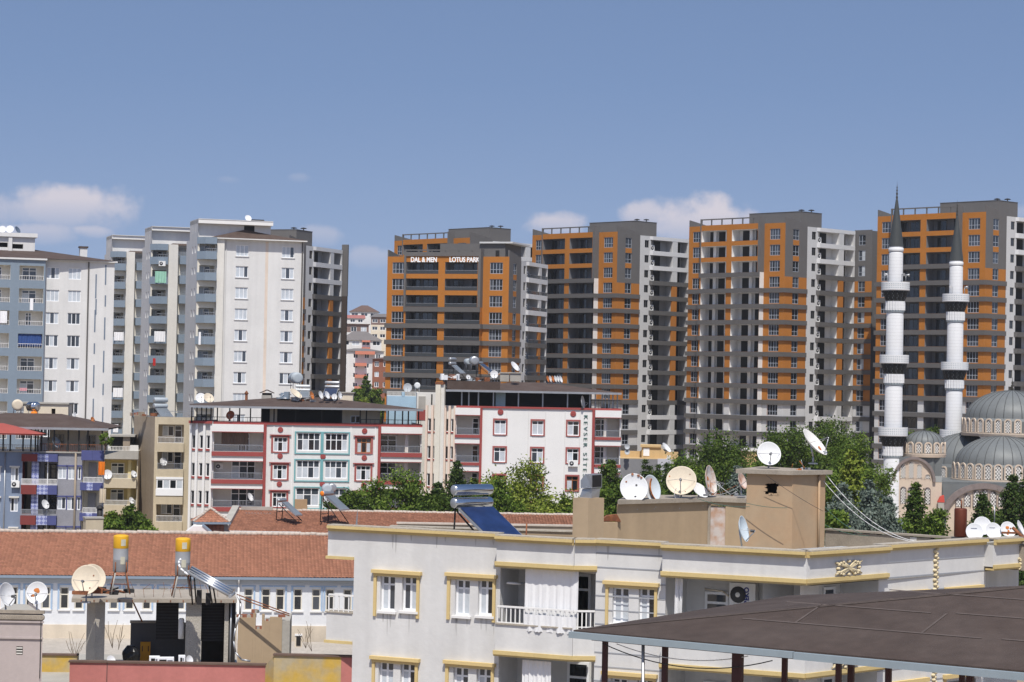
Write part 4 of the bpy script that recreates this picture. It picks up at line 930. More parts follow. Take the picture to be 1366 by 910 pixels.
# chamfered end at the left with tall pilasters and slit windows
LW = Wall(W.p(s_l0, 0, 0) - Vector((math.cos(R(-12)), math.sin(R(-12)), 0))*2.66, -12); 
slits = [(LW.S(q_(X,0)[0], 580)-.2, LW.S(q_(X,0)[0], 580)+.2, sz(120, 450)-k*FL, sz(120, 376)-k*FL) for X in (77, 119, 157) for k in range(4)]
panel(b, LW, 0, 2.66, zb, zt, wh_r, slits)
for a_, c_, z0, z1 in slits:
    win(rR, LW, (a_+c_)/2, z0, .4, z1-z0, nx=1, pats='d', bar=.07); tr_ = MB(); tr_.box(LW, a_-.1, c_+.1, .002, .1, z0-.22, z0, red); part('window_sill', tr_, rR)
for X in (64, 97, 139, 178):
    p = MB(); s = LW.S(q_(X,0)[0], 580); p.box(LW, s-.13, s+.13, .004, .3, zb, zt-.02, white_new); part('pilaster', p, rR)
b.face([LW.p(0,-9,zb), LW.p(0,0,zb), LW.p(0,0,zt), LW.p(0,-9,zt)], wh_r); b.face([W.p(s_re,0,zb), W.p(s_re,-12,zb), W.p(s_re,-12,zt), W.p(s_re,0,zt)], wh_r)
b.face([LW.p(0,0,zt-.25), W.p(s_l0,0,zt-.25), W.p(s_re,0,zt-.25), W.p(s_re,-12,zt-.25), LW.p(0,-12,zt-.25)], conc)
part('wall', b, rR)
t = MB(); t.box(W, s_l0, s_re+.05, .004, .14, zt-.28, zt+.02, red); part('roof_trim', t, rR); t = MB(); t.box(LW, -.05, 2.66, .31, .42, zt-.26, zt+.02, red); part('roof_trim', t, rR)
for a_, c_ in ((s_l1, s_p1), (s_m1, s_rp)):
    t = MB(); t.box(W, a_, c_, .004, .16, zb, zt-.285, red); part('corner_strip', t, rR)
for k in range(4):
    for a_, c_, zf_, zh in ((s_l0-.15, s_l1-.01, zr1-k*FL, zo1-k*FL), (s_rp+.01, s_re, sz(1220, 472)-k*FL, sz(1220, 366)-k*FL)):
        t = MB(); t.box(W, a_, c_, .004, .75, zf_-.45, zf_, red); part('balcony_slab', t, rR)
        t = MB(); t.box(W, a_, c_, .004, .6, zf_-.98, zf_-.452, white_new); t.box(W, a_, c_, .004, .62, zf_-1.04, zf_-.982, red); part('balcony_beam', t, rR)
        t = MB(); rail(t, W, a_+.05, c_-.05, .66, zf_, .78, galv, .16); part('balcony_railing', t, rR)
    win(rR, W, s_l0+(s_l1-s_l0)*.62, zr1-k*FL, 2.6 if k else 1.2, 1.95, nx=3, tr=(.7,), pats='cgd' if k == 1 else 'gd', d=-1.75, name='balcony_door')
    win(rR, W, s_rp+(s_re-s_rp)*.22, sz(1220,472)-k*FL, 1.9, 1.85, nx=2, tr=(.7,), pats='d' if k == 0 else 'dg', d=-2.15, name='balcony_door')
    p = MB(); p.box(W, s_rp+(s_re-s_rp)*.6, s_rp+(s_re-s_rp)*.68, -.6, -.2, sz(1220,472)-k*FL, sz(1220,366)-k*FL, white_warm); part('balcony_column', p, rR)
t = MB(); t.box(W, s_l0-.15, s_l1-.01, .004, .6, zo1+.02, zt-.29, white_new); t.box(W, s_l0-.15, s_l1-.01, .004, .62, zo1-.06, zo1+.018, red); part('balcony_beam', t, rR)
t = MB(); t.box(W, s_rp+.01, s_re, .004, .6, sz(1220,366)+.02, zt-.29, white_new); t.box(W, s_rp+.01, s_re, .004, .62, sz(1220,366)-.06, sz(1220,366)+.018, red); part('balcony_beam', t, rR)
for s, z, w_, h_, tp, k in wins:
    if tp in 'lr':
        win(rR, W, s, z, w_, h_, nx=3, tr=(.66,) if tp == 'l' else (.7,), pats='cdc' if k != 2 else 'dcd', bar=.08, fm=wood if (tp == 'r' and k == 0) else pvc); surround(rR, W, s, z, w_, h_, redc)
        c_ = MB(); c_.box(W, s-w_/2-.4, s+w_/2+.4, .072, .2, z+h_+.2, z+h_+.3, red); part('window_hood', c_, rR)
    else: win(rR, W, s, z, w_, h_, nx=4 if k != 2 else 3, tr=(.62,), pats=rnd.choice(('cgcc', 'ccg', 'gcdg')) if tp == 'b' else ('dddc' if k == 0 else 'ccgc'), bar=.085)
for k in range(4):
    z0, z1 = sz(790, 474)-k*FL, sz(790, 361)-k*FL
    t = MB(); a_, m_, c_ = sx(640), sx(787), sx(936)
    for u, v in ((a_-.1, a_+.06), (m_-.16, m_+.16), (c_-.06, c_+.1)): t.box(W, u, v, .003, .1, z0-.12, z1+.1, teal)
    for u, v in ((a_+.06, m_-.16), (m_+.16, c_-.06)): t.box(W, u, v, .003, .09, z0-.12, z0, teal); t.box(W, u, v, .003, .09, z1, z1+.1, teal)
    part('teal_surround', t, rR)
for X, Y in ((555,345), (553,490), (549,645), (1020,352), (1018,500), (1015,652), (790,493), (786,645)): medallion(rR, W, *q_(X, Y), .3)
for X in (512, 615, 940, 1075):
    p = MB(); s = sx(X+(8 if X < 800 else 5)); p.box(W, s-.06, s+.06, .002, .05, zb, zt-.285, white_new); part('pilaster', p, rR)
# roof terrace under the canopy
zc = W.Z(*q_(700, 222), .9); s0, s1 = W.S(q_(52,0)[0], 545, .9), W.S(q_(1342,0)[0], 545, .9)
posts = [(W.S(q_(X,0)[0], 550, -.25), -.25) for X in (452, 520, 640, 785, 893, 996, 1030, 1120)] + [(W.S(q_(X,0)[0], 550, -.4), -.4) for X in (66, 94, 120, 146, 172, 207, 275, 330, 390, 1150, 1188, 1230, 1262, 1318)]
canopy(rR, W, s0, s1, zc, .9, 13, 1.05, brown_roof, posts, zt-.2, black, ridge_in=.42)
v = MB(); zc2 = zc+.2
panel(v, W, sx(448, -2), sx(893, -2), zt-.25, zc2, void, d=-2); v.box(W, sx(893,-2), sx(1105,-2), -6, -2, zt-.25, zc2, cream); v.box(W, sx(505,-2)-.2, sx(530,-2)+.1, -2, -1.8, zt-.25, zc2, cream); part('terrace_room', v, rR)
win(rR, W, sx(968, -2), zt+.0, 1.1, .85, nx=2, pats='d', d=-1.95)
t = MB(); rail(t, W, sx(60), sx(450), -.1, zt, .5, black, .5); rail(t, W, sx(1000), sx(1330), -.1, zt, .5, black, .5); part('terrace_railing', t, rR)
cu = MB(); z1, z0 = zo1-.02, zr1+.75; cloth(cu, W, s_l0+.9, sx(378), -.3, z0, z1, brown_cur, .06, 10); solo('balcony_curtain', cu, W.p(s_l0+2, -.3, z0), 'brown curtain across the top left balcony of the red-trimmed block', 'curtain')
def adish(px, py, D, dia, az, elv, label, m=None, **k):
    P = at(px, py, D); return dish((P.x, P.y, P.z), dia, az, elv, label, m, **k)
P = W.p(sx(278), .1, zt); dish(P, .95, -15, 25, 'copper-red satellite dish under the canopy of the red-trimmed block', copper, post=.25)
P = W.p(sx(395), .62, sz(395, 745)); dish(P, .9, 62, 25, 'white satellite dish on a balcony railing of the red-trimmed block', post=.15)
ac_unit(W, sx(222, -1.7), -1.78, zr1-FL+1.0, 'white air conditioner on the back wall of a red-trimmed balcony', None, .8, .65)
cb = MB(); s0_, s1_ = sx(642), sx(710); cb.box(W, s0_, s1_, .12, .7, sz(680,782), sz(680, 728), pmat('tan_board', (.36,.24,.14))); solo('tan_cabinet', cb, W.p(s0_, .12, sz(680,782)), 'tan cabinet standing beneath the teal framed windows', 'cabinet')
# --- rooftop clutter of the red-trimmed block
def solar_heater(loc, rz, label, tanks=2, panels=1, w_=2.0, tank_r=.27, legs=1.0, panel_len=1.9, tank_m=None, panel_m=None, group='solar water heaters', cap=None, high=0.0, drop=0.9):
    """tanks lie across the top of a frame, the collector slopes down in front"""
    tank_m = tank_m or galv; panel_m = panel_m or coll; root = thing('solar_water_heater', loc, label, 'solar heater', group)
    Wl = Wall(Vector(loc), rz); z = loc[2]; L = Vector(loc)
    f = MB()
    for s in (-w_*.4, w_*.4):
        f.tube(Wl.p(s,-.5,z), Wl.p(s,-.4,z+legs+.35+high), .035, None, 6, black); f.tube(Wl.p(s,panel_len*.8,z), Wl.p(s,-.3,z+legs+high), .035, None, 6, black); f.tube(Wl.p(s,-.5,z+.05), Wl.p(s,panel_len*.8,z+.05), .025, None, 6, black)
    f.tube(Wl.p(-w_*.4,-.45,z+.6), Wl.p(w_*.4,-.45,z+.6), .025, None, 6, black); part('frame', f, root)
    zz = z+legs+tank_r+.12
    for i in range(tanks):
        t = MB(); y0 = -.3; c0, c1 = Wl.p(-w_*.5, y0, zz+i*(tank_r*2+.08)+high), Wl.p(w_*.5, y0, zz+i*(tank_r*2+.08)+high)
        ax = (c1-c0).normalized(); X = Wl.n; Z = Vector((0,0,1)); r = tank_r
        t.lathe(c0, [(0,-.06), (r*.55,-.05), (r*.9,-.02), (r,.05), (r,w_-.05), (r*.9,w_+.02), (r*.55,w_+.05), (0,w_+.06)], 20, tank_m, X=Z, Y=X, Zd=ax, mfun=(lambda k: (cap or galv) if k in (0,1,5,6) else tank_m)); part('tank', t, root)
    for i in range(panels):
        p = MB(); wi = w_/panels; a = -w_*.5+wi*i+.03; c = a+wi-.06
        y0, z0, y1, z1 = -.05, z+legs+.05+high, panel_len*.8, z+legs+.05+high-drop*panel_len*.62
        up = Vector((0,0,.09))
        q = [Wl.p(a,y1,z1), Wl.p(c,y1,z1), Wl.p(c,y0,z0), Wl.p(a,y0,z0)]
        p.hexa(q, [v+up for v in q], galv)
        q2 = [Wl.p(a+.05,y1-.05,z1), Wl.p(c-.05,y1-.05,z1), Wl.p(c-.05,y0+.03,z0), Wl.p(a+.05,y0+.03,z0)]
        p.face([v+up*1.15+Vector((0,0,.02)) for v in q2], panel_m); part('collector', p, root)
    return root
coll = pmat('dark_collector_glass', (.03,.04,.075), rough=.12, spec=.8, var=.2, scale=2)
coll_b = pmat('blue_collector_glass', (.012,.026,.085), rough=.3, spec=.4, var=.3, scale=3, streak=.5)
coll_g = pmat('grey_collector_glass', (.16,.18,.20), rough=.2, spec=.7, var=.25)
tank_white = pmat('white_tank', (.60,.62,.62), rough=.4, var=.1); tank_grey = pmat('grey_tank', (.38,.42,.45), rough=.5, var=.12)
zr = lambda px, py, D=252: at(px, py, D)
solar_heater(zr(403.5, 534, 251), 2, 'grey solar heater with two pale tanks left of the dark blue one', w_=1.55, tank_r=.17, legs=.85, panel_len=1.1, panel_m=coll_g, tank_m=tank_white)
solar_heater(zr(442, 536, 251), -8, 'dark blue solar heater with two grey tanks on the canopy', w_=1.6, tank_r=.19, legs=1.35, panel_len=1.5, panel_m=coll)
def barrel(loc, r, h, label, m, lying=0, rz=0, name='water_tank', group=None):
    root = thing(name, loc, label, 'water tank', group); b = MB(); P = Vector(loc)
    Z = Vector((0,0,1)); X = Vector((1,0,0)); Y = Vector((0,1,0)); c = P+Vector((0,0,.25))
    if lying: Z = Wall(P, rz).n*-1; X = Wall(P, rz).e; Y = Vector((0,0,1)); c = P+Vector((0,0,r+.5))-Z*h/2
    b.lathe(c, [(0,-.05*r), (r*.6,-.04*r), (r*.95,0), (r,.06), (r,h*.33), (r*1.03,h*.34), (r*1.03,h*.36), (r,h*.37), (r,h-.06), (r*.95,h), (r*.6,h+.05*r), (0,h+.07*r)], 20, m, X=X, Y=Y, Zd=Z); part('tank', b, root)
    s = MB(); W_ = Wall(P, rz)
    for a_, d in ((-r*.7,-r*.7), (r*.7,-r*.7), (r*.7,r*.7), (-r*.7,r*.7)): s.tube(W_.p(a_,d,P.z-.1), W_.p(a_*.85,d*.85,c.z+.1), .035, None, 6, rust if not lying else galv)
    part('stand', s, root); return root
barrel(zr(394, 517.5, 255), .62, 1.7, 'large grey water tank lying beside the canopy heaters', tank_grey, 1, 25)
for px, py, dia, az_, el_, m_, lab in ((394, 533, 1.5, 60, 50, dish_c, 'big weathered dish tilted far back on the brown canopy'), (415.5, 534, .85, 68, 20, dish_rust, 'rust-orange dish on the brown canopy'), (427.5, 533.5, .85, 62, 20, None, 'white dish seen from the side, second right of the rust-orange one'), (436, 533.5, .85, 60, 25, None, 'white dish in front of the dark blue heater, left of the round one'), (446, 534.5, .62, 5, 15, None, 'small round white dish in front of the dark blue heater'), (453, 533.5, .8, 65, 15, None, 'white dish on edge, rightmost on the brown canopy')):
    adish(px, py, 249, dia, az_, el_, lab, m_, post=.12)
for px, py, dia, az_, lab in ((268, 540, 1.25, 15, 'white dish at the left end of the brown canopy'), (278, 539.5, 1.2, 30, 'pale dish behind the left end of the brown canopy')): adish(px, py, 256, dia, az_, 35, lab, None if dia > 1.2 else dish_c, post=.2)
def chimney(px, py, D, w_, h_, label, m, cap='gable', rz=0, name='chimney'):
    P = at(px, py, D); root = thing(name, P, label, 'chimney'); Wl = Wall(P, rz); b = MB(); b.box(Wl, -w_/2, w_/2, -w_/2, w_/2, P.z, P.z+h_, m); part('shaft', b, root)
    c = MB()
    if cap == 'gable':
        for u in (-1, 1): c.hexa([Wl.p(u*w_*.7,w_*.6,P.z+h_+.22), Wl.p(0,w_*.6,P.z+h_+.55), Wl.p(0,-w_*.6,P.z+h_+.55), Wl.p(u*w_*.7,-w_*.6,P.z+h_+.22)], [Wl.p(u*w_*.7,w_*.6,P.z+h_+.28), Wl.p(0,w_*.6,P.z+h_+.63), Wl.p(0,-w_*.6,P.z+h_+.63), Wl.p(u*w_*.7,-w_*.6,P.z+h_+.28)], brown_roof)
        c.box(Wl, -w_*.45, w_*.45, -w_*.4, w_*.4, P.z+h_, P.z+h_+.25, dark_in)
    elif cap == 'hood': c.lathe(Wl.p(0,0,P.z+h_), [(w_*.5,0), (w_*.9,.12), (w_*.2,.42), (0,.45)], 8, rust)
    else: c.box(Wl, -w_*.6, w_*.6, -w_*.6, w_*.6, P.z+h_, P.z+h_+.12, conc)
    part('cap', c, root); return root
chimney(356, 535, 252, 1.1, .65, 'pale square chimney with a gabled cap on the brown canopy', conc)
chimney(328.5, 538.5, 250, .28, 1.0, 'thin rusty stovepipe through the brown canopy', rust, 'hood')
chimney(462, 535, 256, 1.6, .9, 'cream rooftop hut edge right of the dark blue heater', cream, 'flat')
# ------------------------------------------------------------------ block with the vertical lettering
q_ = lambda X, Y: (550+X/4.137, 470+Y/4.137)
W = wall_px(q_(378,0)[0], 542, 244, 3); zt = W.Z(*q_(680, 303)); FL = (W.Z(*q_(485, 372))-W.Z(*q_(485, 676)))/2
sx = lambda X, d=0.0: W.S(q_(X, 0)[0], 570, d); sz = lambda X, Y, d=0.0: W.Z(*q_(X, Y), d)
rK = thing('lettered_apartment_block', W.p(sx(680), 0, zb), 'white apartment block with red trim and vertical green lettering', 'apartment block')
b = MB(); holes = []; wins = []
s_bl, s_b1, s_p, s_r, s_rp, s_e = sx(240), sx(372), sx(386), sx(992), sx(1006), sx(1150)
zh, zf = sz(305, 346), sz(305, 455); zhr, zfr = sz(1078, 360), sz(1078, 468)
for k in range(5):
    holes += [(s_bl+.1, s_b1, zf-k*FL, zh-k*FL, 1.8, white_warm, white_warm), (s_rp, s_e-.1, zfr-k*FL, zhr-k*FL, 1.8, white_warm, white_warm)]
for k in range(5):
    for X, Y in ((485, 374), (692, 378), (888, 381)): wins.append((sx(X), sz(X, Y)-k*FL-1.55, 1.25, 1.55, X, k))
panel(b, W, s_bl, s_e, zb, zt, white_new, holes+[(s-w_/2, s+w_/2, z, z+h_) for s, z, w_, h_, X, k in wins])
LW = Wall(W.p(s_bl,0,0) - Vector((math.cos(R(-14)), math.sin(R(-14)), 0))*3.25, -14)
slits = []
for X in (95, 124, 167, 192, 222):
    s = LW.S(q_(X,0)[0], 580)
    for k in range(5): slits.append((s-.2, s+.2, sz(120, 437)-k*FL, sz(120, 366)-k*FL))
panel(b, LW, 0, 3.25, zb, zt, white_warm, slits)
for a_, c_, z0, z1 in slits:
    win(rK, LW, (a_+c_)/2, z0, .4, z1-z0, nx=1, pats='d', bar=.07); t = MB(); t.box(LW, a_-.06, c_+.06, .002, .08, z0-.16, z0, red); part('window_sill', t, rK)
for X in (80, 112, 136, 182, 207, 236):
    t = MB(); s = LW.S(q_(X,0)[0], 580); t.box(LW, s-.12, s+.12, .004, .28, zb, zt-.02, pmat('peach_pilaster', (.70,.56,.46), var=.06, streak=.08)); part('pilaster', t, rK)
t = MB(); s = LW.S(q_(156,0)[0], 560); t.box(LW, s-.42, s+.5, .006, .42, zb, sz(165, 178), white_warm); t.box(LW, s-.46, s+.1, .43, .6, zb, sz(160, 168), creamw); t.box(LW, s-.5, s+.45, .0, .62, sz(165,178)+.01, sz(165,163), rust); part('stair_pillar', t, rK)
b.face([LW.p(0,-9,zb), LW.p(0,0,zb), LW.p(0,0,zt), LW.p(0,-9,zt)], white_warm); b.face([W.p(s_e,0,zb), W.p(s_e,-12,zb), W.p(s_e,-12,zt), W.p(s_e,0,zt)], white_new)
b.face([LW.p(0,0,zt-.25), W.p(s_bl,0,zt-.25), W.p(s_e,0,zt-.25), W.p(s_e,-12,zt-.25), LW.p(0,-12,zt-.25)], conc)
part('wall', b, rK)
t = MB(); t.box(W, s_bl, s_e+.05, .004, .14, zt-.2, zt+.02, red); part('roof_trim', t, rK)
for a_, c_ in ((s_b1, s_p), (s_r, s_rp)): t = MB(); t.box(W, a_, c_, .004, .16, zb, zt-.205, red); part('corner_strip', t, rK)
for k in range(4):
    for a_, c_, z_, zh_ in ((s_bl-.1, s_b1-.01, zf-k*FL, zh-k*FL), (s_rp+.01, s_e, zfr-k*FL, zhr-k*FL)):
        t = MB(); t.box(W, a_, c_, .004, .7, z_-.3, z_, red); part('balcony_slab', t, rK)
        t = MB(); t.box(W, a_, c_, .004, .58, z_-.92, z_-.302, white_new); t.box(W, a_, c_, .004, .6, z_-1.0, z_-.922, red); part('balcony_beam', t, rK)
        t = MB(); rail(t, W, a_+.05, c_-.05, .62, z_, .75, galv, .16); part('balcony_railing', t, rK)
    win(rK, W, s_rp+(s_e-s_rp)*.3, zfr-k*FL, 1.4, 1.9, nx=2, pats='dg', tr=(.7,), d=-1.75, name='balcony_door')
    win(rK, W, s_bl+(s_b1-s_bl)*.85, zf-k*FL, .7, 1.8, nx=1, pats='d', tr=(.7,), d=-1.75, name='balcony_door')
    t = MB(); t.box(W, s_rp+(s_e-s_rp)*.36, s_rp+(s_e-s_rp)*.46, -.6, -.2, zfr-k*FL, zhr-k*FL, white_warm); part('balcony_column', t, rK)
for a_, c_, z_ in ((s_bl-.1, s_b1-.01, zh), (s_rp+.01, s_e, zhr)): t = MB(); t.box(W, a_, c_, .004, .58, z_+.02, zt-.21, white_new); t.box(W, a_, c_, .004, .6, z_-.05, z_+.018, red); part('balcony_beam', t, rK)
for s, z, w_, h_, X, k in wins:
    win(rK, W, s, z, w_, h_, nx=2, tr=(.72,), pats='cd' if X == 888 else ('gc' if k else 'c'), bar=.08, fm=wood if k == 2 else pvc); surround(rK, W, s, z, w_, h_, redc, .17)
    if k == 0 and X == 888: pass
for X, Y in ((487,330), (888,340)): medallion(rK, W, *q_(X, Y), .32)
for X in (520, 640, 735, 842, 925):
    t = MB(); s = sx(X); t.box(W, s-.05, s+.05, .002, .035, zb, zt-.205, wh_r); part('pilaster', t, rK)
o = text_part('KEVSER S\u0130TES\u0130', W.p(sx(946), .05, sz(955, 345)), (R(90), R(90), W.h), .60, pmat('dark_green_lettering', (.05,.13,.11)), rK, .02, gap=1.55, off=.0)
wd = max(v.co.x for v in o.data.vertices); ht = sz(955, 345)-sz(960, 712); o.scale = (ht/wd*1.0, .62/.62, 1)
ac_unit(W, sx(890), .02, sz(888, 630), 'white air conditioner under a window of the lettered block', None, 1.05, .68)
sx_ = MB(); c = W.hit(*q_(688, 636)); sx_.lathe(W.p(c[0], .004, c[1]), [(.28,0), (.28,.02), (.24,.02), (.24,.0)], 16, greyb, X=W.e, Y=Vector((0,0,1)), Zd=W.n); part('wall_emblem', sx_, rK)
zc = W.Z(*q_(700, 216), .8); s0, s1 = W.S(q_(186,0)[0], 521, .8), W.S(q_(1152,0)[0], 523, .8)
posts = [(W.S(q_(X,0)[0], 530, -.2), -.2) for X in (273, 312, 365, 448, 586, 720, 857)] + [(W.S(q_(X,0)[0], 530, -.4), -.4) for X in (980, 1010, 1048, 1066, 1085, 1107, 1132)]
canopy(rK, W, s0, s1, zc, .8, 12, .95, brown_roof, posts, zt-.2, galv, ridge_in=.4)
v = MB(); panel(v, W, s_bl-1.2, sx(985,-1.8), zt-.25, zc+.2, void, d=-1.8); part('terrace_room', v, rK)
v = MB(); v.box(W, sx(458,-.6), sx(511,-.6), -1.5, -.6, zt-.2, zc+.1, pmat('pale_blue_shutter', (.36,.46,.50), var=.12, streak=.2)); part('terrace_cupboard', v, rK)
hb = MB(); hb.box(W, sx(188,.2), sx(480,.2), -3.5, .2, zc+.1, zc+.95, brown_roof); part('roof_parapet', hb, rK, 'raised brown membrane kerb')
t = MB(); rail(t, W, sx(985), s_e, -.1, zt, .9, black, .4); part('terrace_railing', t, rK)
P = W.p(sx(935), .05, zt); dish(P, 1.25, 72, 10, 'white dish on edge on the parapet of the lettered block', post=.05)
# roof clutter of the lettered block
zr = lambda px, py, D=250: at(px, py, D)
barrel(zr(632, 493.5, 249), .5, 1.1, 'silvery water drum held high over the lettered block', galv, 1, 12)
barrel(zr(624, 493, 251), .36, .9, 'smaller grey drum behind the silvery one', tank_grey, 1, 20)
solar_heater(zr(606, 504, 249), 55, 'small solar heater at the left end of the lettered block', w_=1.0, tank_r=.2, legs=1.25, panel_len=1.5, panel_m=coll_g, tanks=2)
solar_heater(zr(643, 503, 250), 65, 'black solar collector sloping right beside the silvery drum', w_=1.2, tank_r=.15, legs=1.3, panel_len=1.9, panel_m=coll, tanks=1)
for px, py, dia, az_, el_, lab in ((659, 506.5, .85, 8, 15, 'round white dish facing out on the lettered block'), (686.5, 497, 1.2, 58, 38, 'white dish tipped up on the lettered block, beside the tower edge'), (624.5, 508, .5, 20, 20, 'small white dish under the silvery drum')): adish(px, py, 247, dia, az_, el_, lab, post=.15)
for i in range(6):
    adish(730.5+i*3.4, 511.5, 249, .75, 66, 20, '%s dish in the tight row of six on the lettered block, %s' % (('rusty' if i in (0, 2) else 'white'), ['leftmost', 'second from left', 'third from left', 'third from right', 'second from right', 'rightmost'][i]), dish_rust if i in (0, 2) else None, group='row of dishes on the lettered block', post=.1, arm=False)
for px, w_, lab in ((673, 1.0, 'low concrete chimney with a brown slab cap, left of two'), (687.5, 1.2, 'low concrete chimney with a brown slab cap, right of two')):
    c = chimney(px, 509, 251, w_, .9, lab, conc, 'flat')
def junk(name, px, py, D, n, wid, label, mats, seed, cat='clutter', h=.5, k=1.0):
    r = random.Random(seed); b = MB(); P = at(px, py, D)
    for i in range(n):
        W_ = Wall(P+Vector((r.uniform(-wid/2, wid/2), r.uniform(-.5,.5), 0)), r.uniform(-40,40)); a = k*r.uniform(.1,.35); b.box(W_, -a, a, -a*.6, a*.6, P.z, P.z+k*r.uniform(.1,h), r.choice(mats))
    for i in range(n//2): b.tube(P+Vector((r.uniform(-wid/2,wid/2), 0, .05)), P+Vector((r.uniform(-wid/2,wid/2), r.uniform(-.4,.4), r.uniform(.1,h))), .03*k+.004, None, 5, r.choice(mats))
    return solo(name, b, P, label, cat)
junk('scrap_pile', 600, 507, 248, 16, 2.4, 'white crates and pipes piled on the left end of the lettered block', [white_new, rust, galv, pvc], 3, h=.7)
junk('scrap_pile', 640, 508.5, 248.5, 14, 2.8, 'pipes and scrap metal under the black collector', [rust, galv, tank_grey, brown_roof], 5)
junk('scrap_pile', 403, 536.5, 250, 16, 2.6, 'rusty scrap and stand feet below the grey heater', [rust, galv, brown_roof, pvc], 8)
junk('scrap_pile', 379, 532, 250, 8, 1.0, 'white and blue canisters on the brown canopy', [white_new, pvc, blue], 9, h=.9)
# ------------------------------------------------------------------ beige block and its neighbours on the left
beige = pmat('beige_plaster', (.50,.43,.31), var=.10, scale=.4, streak=.12)
beige_d = pmat('mottled_brown_plaster', (.30,.245,.185), var=.16, scale=.35, streak=.14, fine=.1)  # darker than the front plaster, mottled and streaked
pale_y = pmat('pale_yellow_plaster', (.62,.52,.26), var=.08, scale=.5, streak=.08)
q_ = lambda X, Y: (X/5.05, 540+Y/5.05)
W = wall_px(207, 556, 258, 6); zt = W.Z(228, 556.5); FL = 176/5.05*258/3000; zb = gz(0, 258)-.5
sx = lambda X, d=0.0: W.S(X/5.05, 620, d); sz = lambda X, Y, d=0.0: W.Z(*q_(X, Y), d)
rg = thing('beige_apartment_block', W.p(2, 0, zb), 'old beige apartment block with a wide blank brown side wall', 'apartment block')
b = MB(); L = sx(1300); o0, o1 = sx(1062), sx(1234)
zh = sz(1150, 133); zf = sz(1150, 258)
panel(b, W, 0, L, zb, zt, beige, [(o0, o1, zf-k*FL, zh-k*FL, 1.6, beige, beige) for k in range(6)])
LW = Wall(W.p(0,0,0)-Vector((math.cos(R(-58)), math.sin(R(-58)), 0))*6.2, -58)
panel(b, LW, 0, 6.2, zb, zt, beige_d); b.face([LW.p(0,0,zt-.2), W.p(0,0,zt-.2), W.p(L,0,zt-.2), W.p(L,-11,zt-.2), LW.p(0,-6,zt-.2)], conc)
b.face([W.p(L,0,zb), W.p(L,-11,zb), W.p(L,-11,zt), W.p(L,0,zt)], beige)
part('wall', b, rg)
for k in range(6):
    t = MB(); t.box(W, o0-.1, o1+.05, .004, .7, zf-k*FL-1.0, zf-k*FL, beige); part('balcony_parapet', t, rg)
    if k == 2:
        t = MB(); t.box(W, o0-.12, o1+.06, .1, .78, zf-k*FL+.002, zf-k*FL+.75, pvc); t.box(W, o0-.12, o1+.06, .1, .78, zh-k*FL-.25, zh-k*FL, pvc); part('glazed_balcony', t, rg)
        win(rg, W, (o0+o1)/2, zf-k*FL+.75, o1-o0+.1, zh-zf-1.0, nx=4, pats='dcdc', d=.7, bar=.12)
    else:
        t = MB(); rail(t, W, o0, o1, .62, zf-k*FL, .72, white_new if k != 1 else galv, .14); part('balcony_railing', t, rg)
        win(rg, W, o0+(o1-o0)*.76, zf-k*FL, .85, 2.0, nx=1, tr=(.72,), pats='d', d=-1.55, name='balcony_door'); win(rg, W, o0+(o1-o0)*.36, zf-k*FL+.75, 1.3, 1.2, nx=2, pats='cd', d=-1.55)
P = W.p(sx(1100), .3, zf-FL+.1); dish(P, .9, 40, 20, 'white dish inside a balcony of the beige block', post=.3)
solar_heater(LW.p(4.5, -1.5, zt-.1), 40, 'old solar heater on the beige block roof, below the blue balconies', w_=1.7, tank_r=.3, legs=.9, panel_len=1.6, panel_m=coll_g, tank_m=tank_grey)
junk('scrap_pile', 190, 555, 260, 18, 2.8, 'rusty pipes and boxes along the roof edge of the beige block', [rust, galv, beige_d, brick], 11, h=.55)
t = MB(); rail(t, W, 1.2, L, -.1, zt, .7, galv, .5); part('roof_railing', t, rg)
# yellow balconies
W = wall_px(138, 602, 257, 6); sx = lambda X, d=0.0: W.S(X/5.05, 620, d); sz = lambda X, Y, d=0.0: W.Z(*q_(X, Y), d); zt = sz(820, 312); FL = 178/5.05*257/3000
ry = thing('yellow_apartment_block', W.p(2, 0, zb), 'low apartment block with pale yellow balconies left of the beige one', 'apartment block')
b = MB(); L = sx(930); o0, o1 = sx(704), sx(922); zh, zf = sz(810, 372), sz(810, 497)
panel(b, W, 0, L, zb, zt, beige, [(o0, o1, zf-k*FL, zh-k*FL, 1.7, pale_y, pale_y) for k in range(4)])
b.face([W.p(0,0,zt), W.p(L,0,zt), W.p(L,-9,zt), W.p(0,-9,zt)], conc); b.face([W.p(0,-9,zb), W.p(0,0,zb), W.p(0,0,zt), W.p(0,-9,zt)], beige); b.face([W.p(L,0,zb), W.p(L,-9,zb), W.p(L,-9,zt), W.p(L,0,zt)], beige)
part('wall', b, ry)
for k in range(4):
    t = MB(); t.box(W, o0-.1, o1, .004, .7, zf-k*FL-1.05, zf-k*FL, beige); part('balcony_parapet', t, ry)
    t = MB(); rail(t, W, o0, o1-.05, .62, zf-k*FL, .6, white_warm, .13, .025); part('balcony_railing', t, ry)
    win(ry, W, o0+(o1-o0)*.38, zf-k*FL+.35, 1.5, 1.35, nx=2, tr=(.7,), pats='cg', d=-1.65); t = MB(); t.box(W, o0+(o1-o0)*.72, o0+(o1-o0)*.82, -1.0, -.4, zf-k*FL, zh-k*FL, pale_y); part('balcony_column', t, ry)
t = MB(); t.box(W, -.05, L+.05, -.02, .45, zt-.9, zt+.05, conc); part('roof_parapet', t, ry)
t = MB(); rail(t, W, sx(745), sx(930), .2, zt+.05, .5, white_warm, .16, .03); t.box(W, sx(875), sx(930), .1, .3, zt+.05, zt+.7, white_warm); part('terrace_railing', t, ry)
